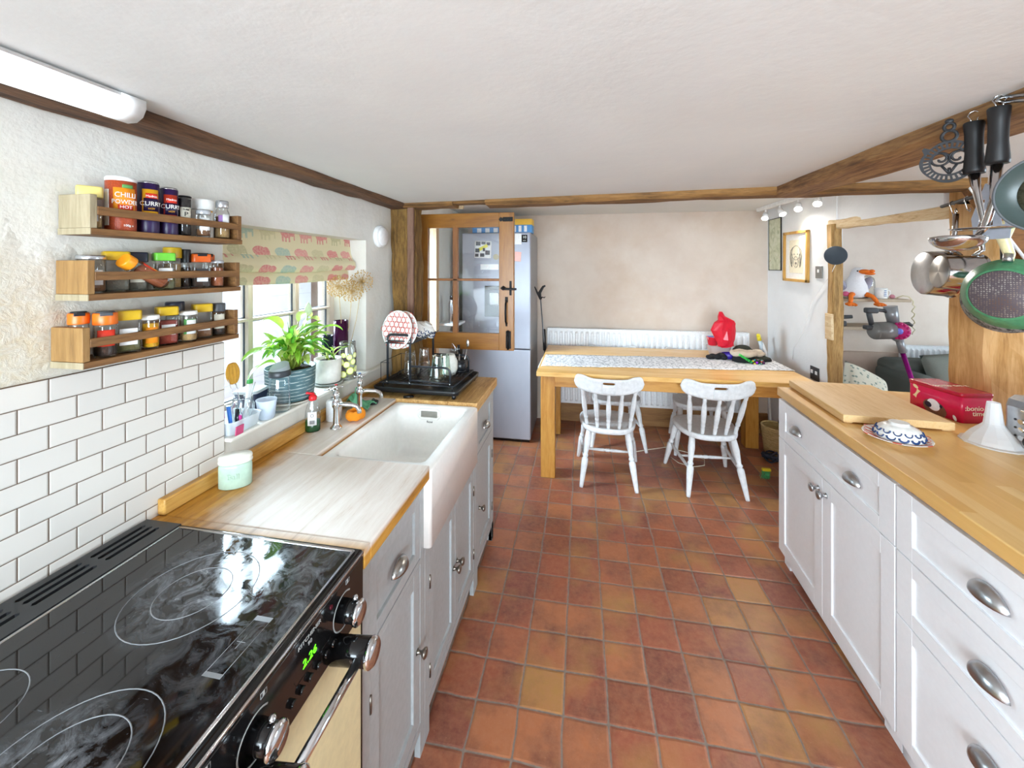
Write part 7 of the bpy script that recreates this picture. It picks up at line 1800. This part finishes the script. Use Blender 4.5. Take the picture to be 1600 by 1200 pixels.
# sofa and cushions
M_sofa = mat('grey_green_fabric', '5a5f5a', .95, 0, .5, 200); M_cush = mat('grey_cushion', '747870', .95, 0, .5, 200)
so = thing('sofa', 'dark grey-green sofa below the window side radiator in the next room', 'sofa', (3.3, 3.5, 0))
mb = MB(); mb.box(2.50, 4.2, 3.42, 3.92, .05, .42, bev=.04, seg=4); mb.build('base', M_sofa, so)
mb = MB(); mb.box(2.50, 4.2, 3.68, 3.93, .10, .80, bev=.06, seg=4); mb.build('backrest', M_sofa, so)
mb = MB(); mb.box(2.48, 2.64, 3.44, 3.92, .10, .74, bev=.06, seg=4); mb.build('armrest', M_sofa, so)
def cushion(name, label, M, w, h, t_, m):
    mb = MB(M)
    def f(s_): 
        def g(u, v):
            x, y = (u*2-1), (v*2-1); e = max(0, (1-abs(x)**3)*(1-abs(y)**3))**.5
            return (w*x*(1-.06*(1-abs(y))*0), h*y, s_*t_*e)
        return g
    mb.shell(f(1), f(-1), 15, 15); return tag(mb.build(name, m), label, 'cushion')
cushion('cushion', 'grey cushion propped on the sofa beside the big oak post', T(2.86, 3.56, .68) @ RX(1.25) @ RZ(.1), .22, .22, .07, M_cush)
cushion('cushion', 'second grey cushion on the sofa, right of the big oak post', T(3.36, 3.56, .70) @ RX(1.25), .25, .22, .07, mat('light_grey_cushion', '9a9a98', .95, 0, .5, 200))
t = NT('patterned_linen'); vo = t.n('TexVoronoi', Vector=t.coord(), Scale=38.); nz = t.noise(t.coord(), 30., 3.)
t.bsdf(t.mix(t.ramp(vo.outputs['Distance'], [(.28, (1, 1, 1)), (.36, (0, 0, 0))]).outputs[0], hexc('d5d0bf'), hexc('86948a')), .95, 0., nz.outputs[0], .2, .004)
cushion('cushion', 'pale cushion with a small green-grey pattern behind the small oak post', T(1.985, 3.20, .70) @ RY(.5) @ RX(.9), .15, .15, .06, t.m)
cushion('cushion', 'pale patterned cushion lying on the sofa seat at the right edge', T(3.20, 3.40, .56) @ RX(.8), .25, .22, .07, t.m)
mb = MB(); mb.box(1.83, 2.24, 2.85, 3.55, 0, .56, bev=.01); o = mb.build('bench', M_shelf); tag(o, 'low wooden bench behind the small oak post in the next room', 'bench')
# unseen windows added for the fill lights: next room and behind the viewer
w2 = sempty('added_window_2', (4.55, 1.9, .7), 'unseen window added to light the next room')
mb = MB()
for y in (.2, 1.33, 2.46, 3.56): mb.box(4.52, 4.58, y, y+.04, .7, 1.95)
mb.box(4.52, 4.58, .2, 3.6, .7, .74); mb.box(4.52, 4.58, .2, 3.6, 1.91, 1.95); mb.build('window_frame', M_white, w2)
w3 = sempty('added_window_3', (.1, -2.25, .5), 'unseen wide window added behind the viewer for fill light')
mb = MB()
for x in (-1.15, -.35, .45, 1.26): mb.box(x, x+.04, -2.28, -2.22, .5, 1.9)
mb.box(-1.15, 1.3, -2.28, -2.22, .5, .54); mb.box(-1.15, 1.3, -2.28, -2.22, 1.86, 1.9); mb.build('window_frame', M_white, w3)

# ================================================================ LIGHT AND CAMERA
W = bpy.data.worlds.new('World'); SC.world = W; W.use_nodes = True
bg = W.node_tree.nodes['Background']; bg.inputs[0].default_value = (.75, .89, 1., 1); bg.inputs[1].default_value = .62
su = bpy.data.lights.new('Sun', 'SUN'); su.energy = 1.3; su.angle = .02; su.color = (1., .96, .9)
so_ = bpy.data.objects.new('sun', su); COL.objects.link(so_); so_.rotation_euler = Vector((-.62, .25, -.74)).to_track_quat('-Z', 'Y').to_euler()
def area_lamp(name, loc, d, sx, sy, e, col=(.71, .88, 1)):
    l = bpy.data.lights.new(name, 'AREA'); l.shape = 'RECTANGLE'; l.size = sx; l.size_y = sy; l.energy = e; l.color = col
    o = bpy.data.objects.new(name, l); COL.objects.link(o); o.location = loc; o.rotation_euler = Vector(d).to_track_quat('-Z', 'Z').to_euler()
    return o
area_lamp('fill_behind_viewer', (.08, -2.45, 1.2), (.06, 1, 0), 2.4, 1.4, 225, (.76, .90, 1))  # fill light added behind the camera, shining through the added window
area_lamp('fill_next_room', (4.75, 1.9, 1.35), (-1, 0, 0), 3.4, 1.25, 185)  # added lamp that brightens the next room from out of view
area_lamp('daylight_kitchen_window', (-2.15, 2.1, 2.55), (1, -.05, -1.05), 2.6, 1.0, 520)
cd = bpy.data.cameras.new('Camera'); cam = bpy.data.objects.new('Camera', cd); COL.objects.link(cam); SC.camera = cam
cd.sensor_width = 36.; cd.sensor_fit = 'HORIZONTAL'; cd.lens = 617/1600*36; cd.shift_y = (418-600)/1600; cd.clip_start = .02
cam.location = (0, 0, 1.56); cam.rotation_euler = (PI/2, 0, math.radians(10))
SC.view_settings.view_transform = 'Standard'; SC.view_settings.look = 'None'; SC.view_settings.gamma = 1.; SC.view_settings.exposure = .30
SC.view_settings.use_curve_mapping = False
SC.cycles.max_bounces = 12; SC.cycles.transparent_max_bounces = 24; SC.cycles.diffuse_bounces = 6
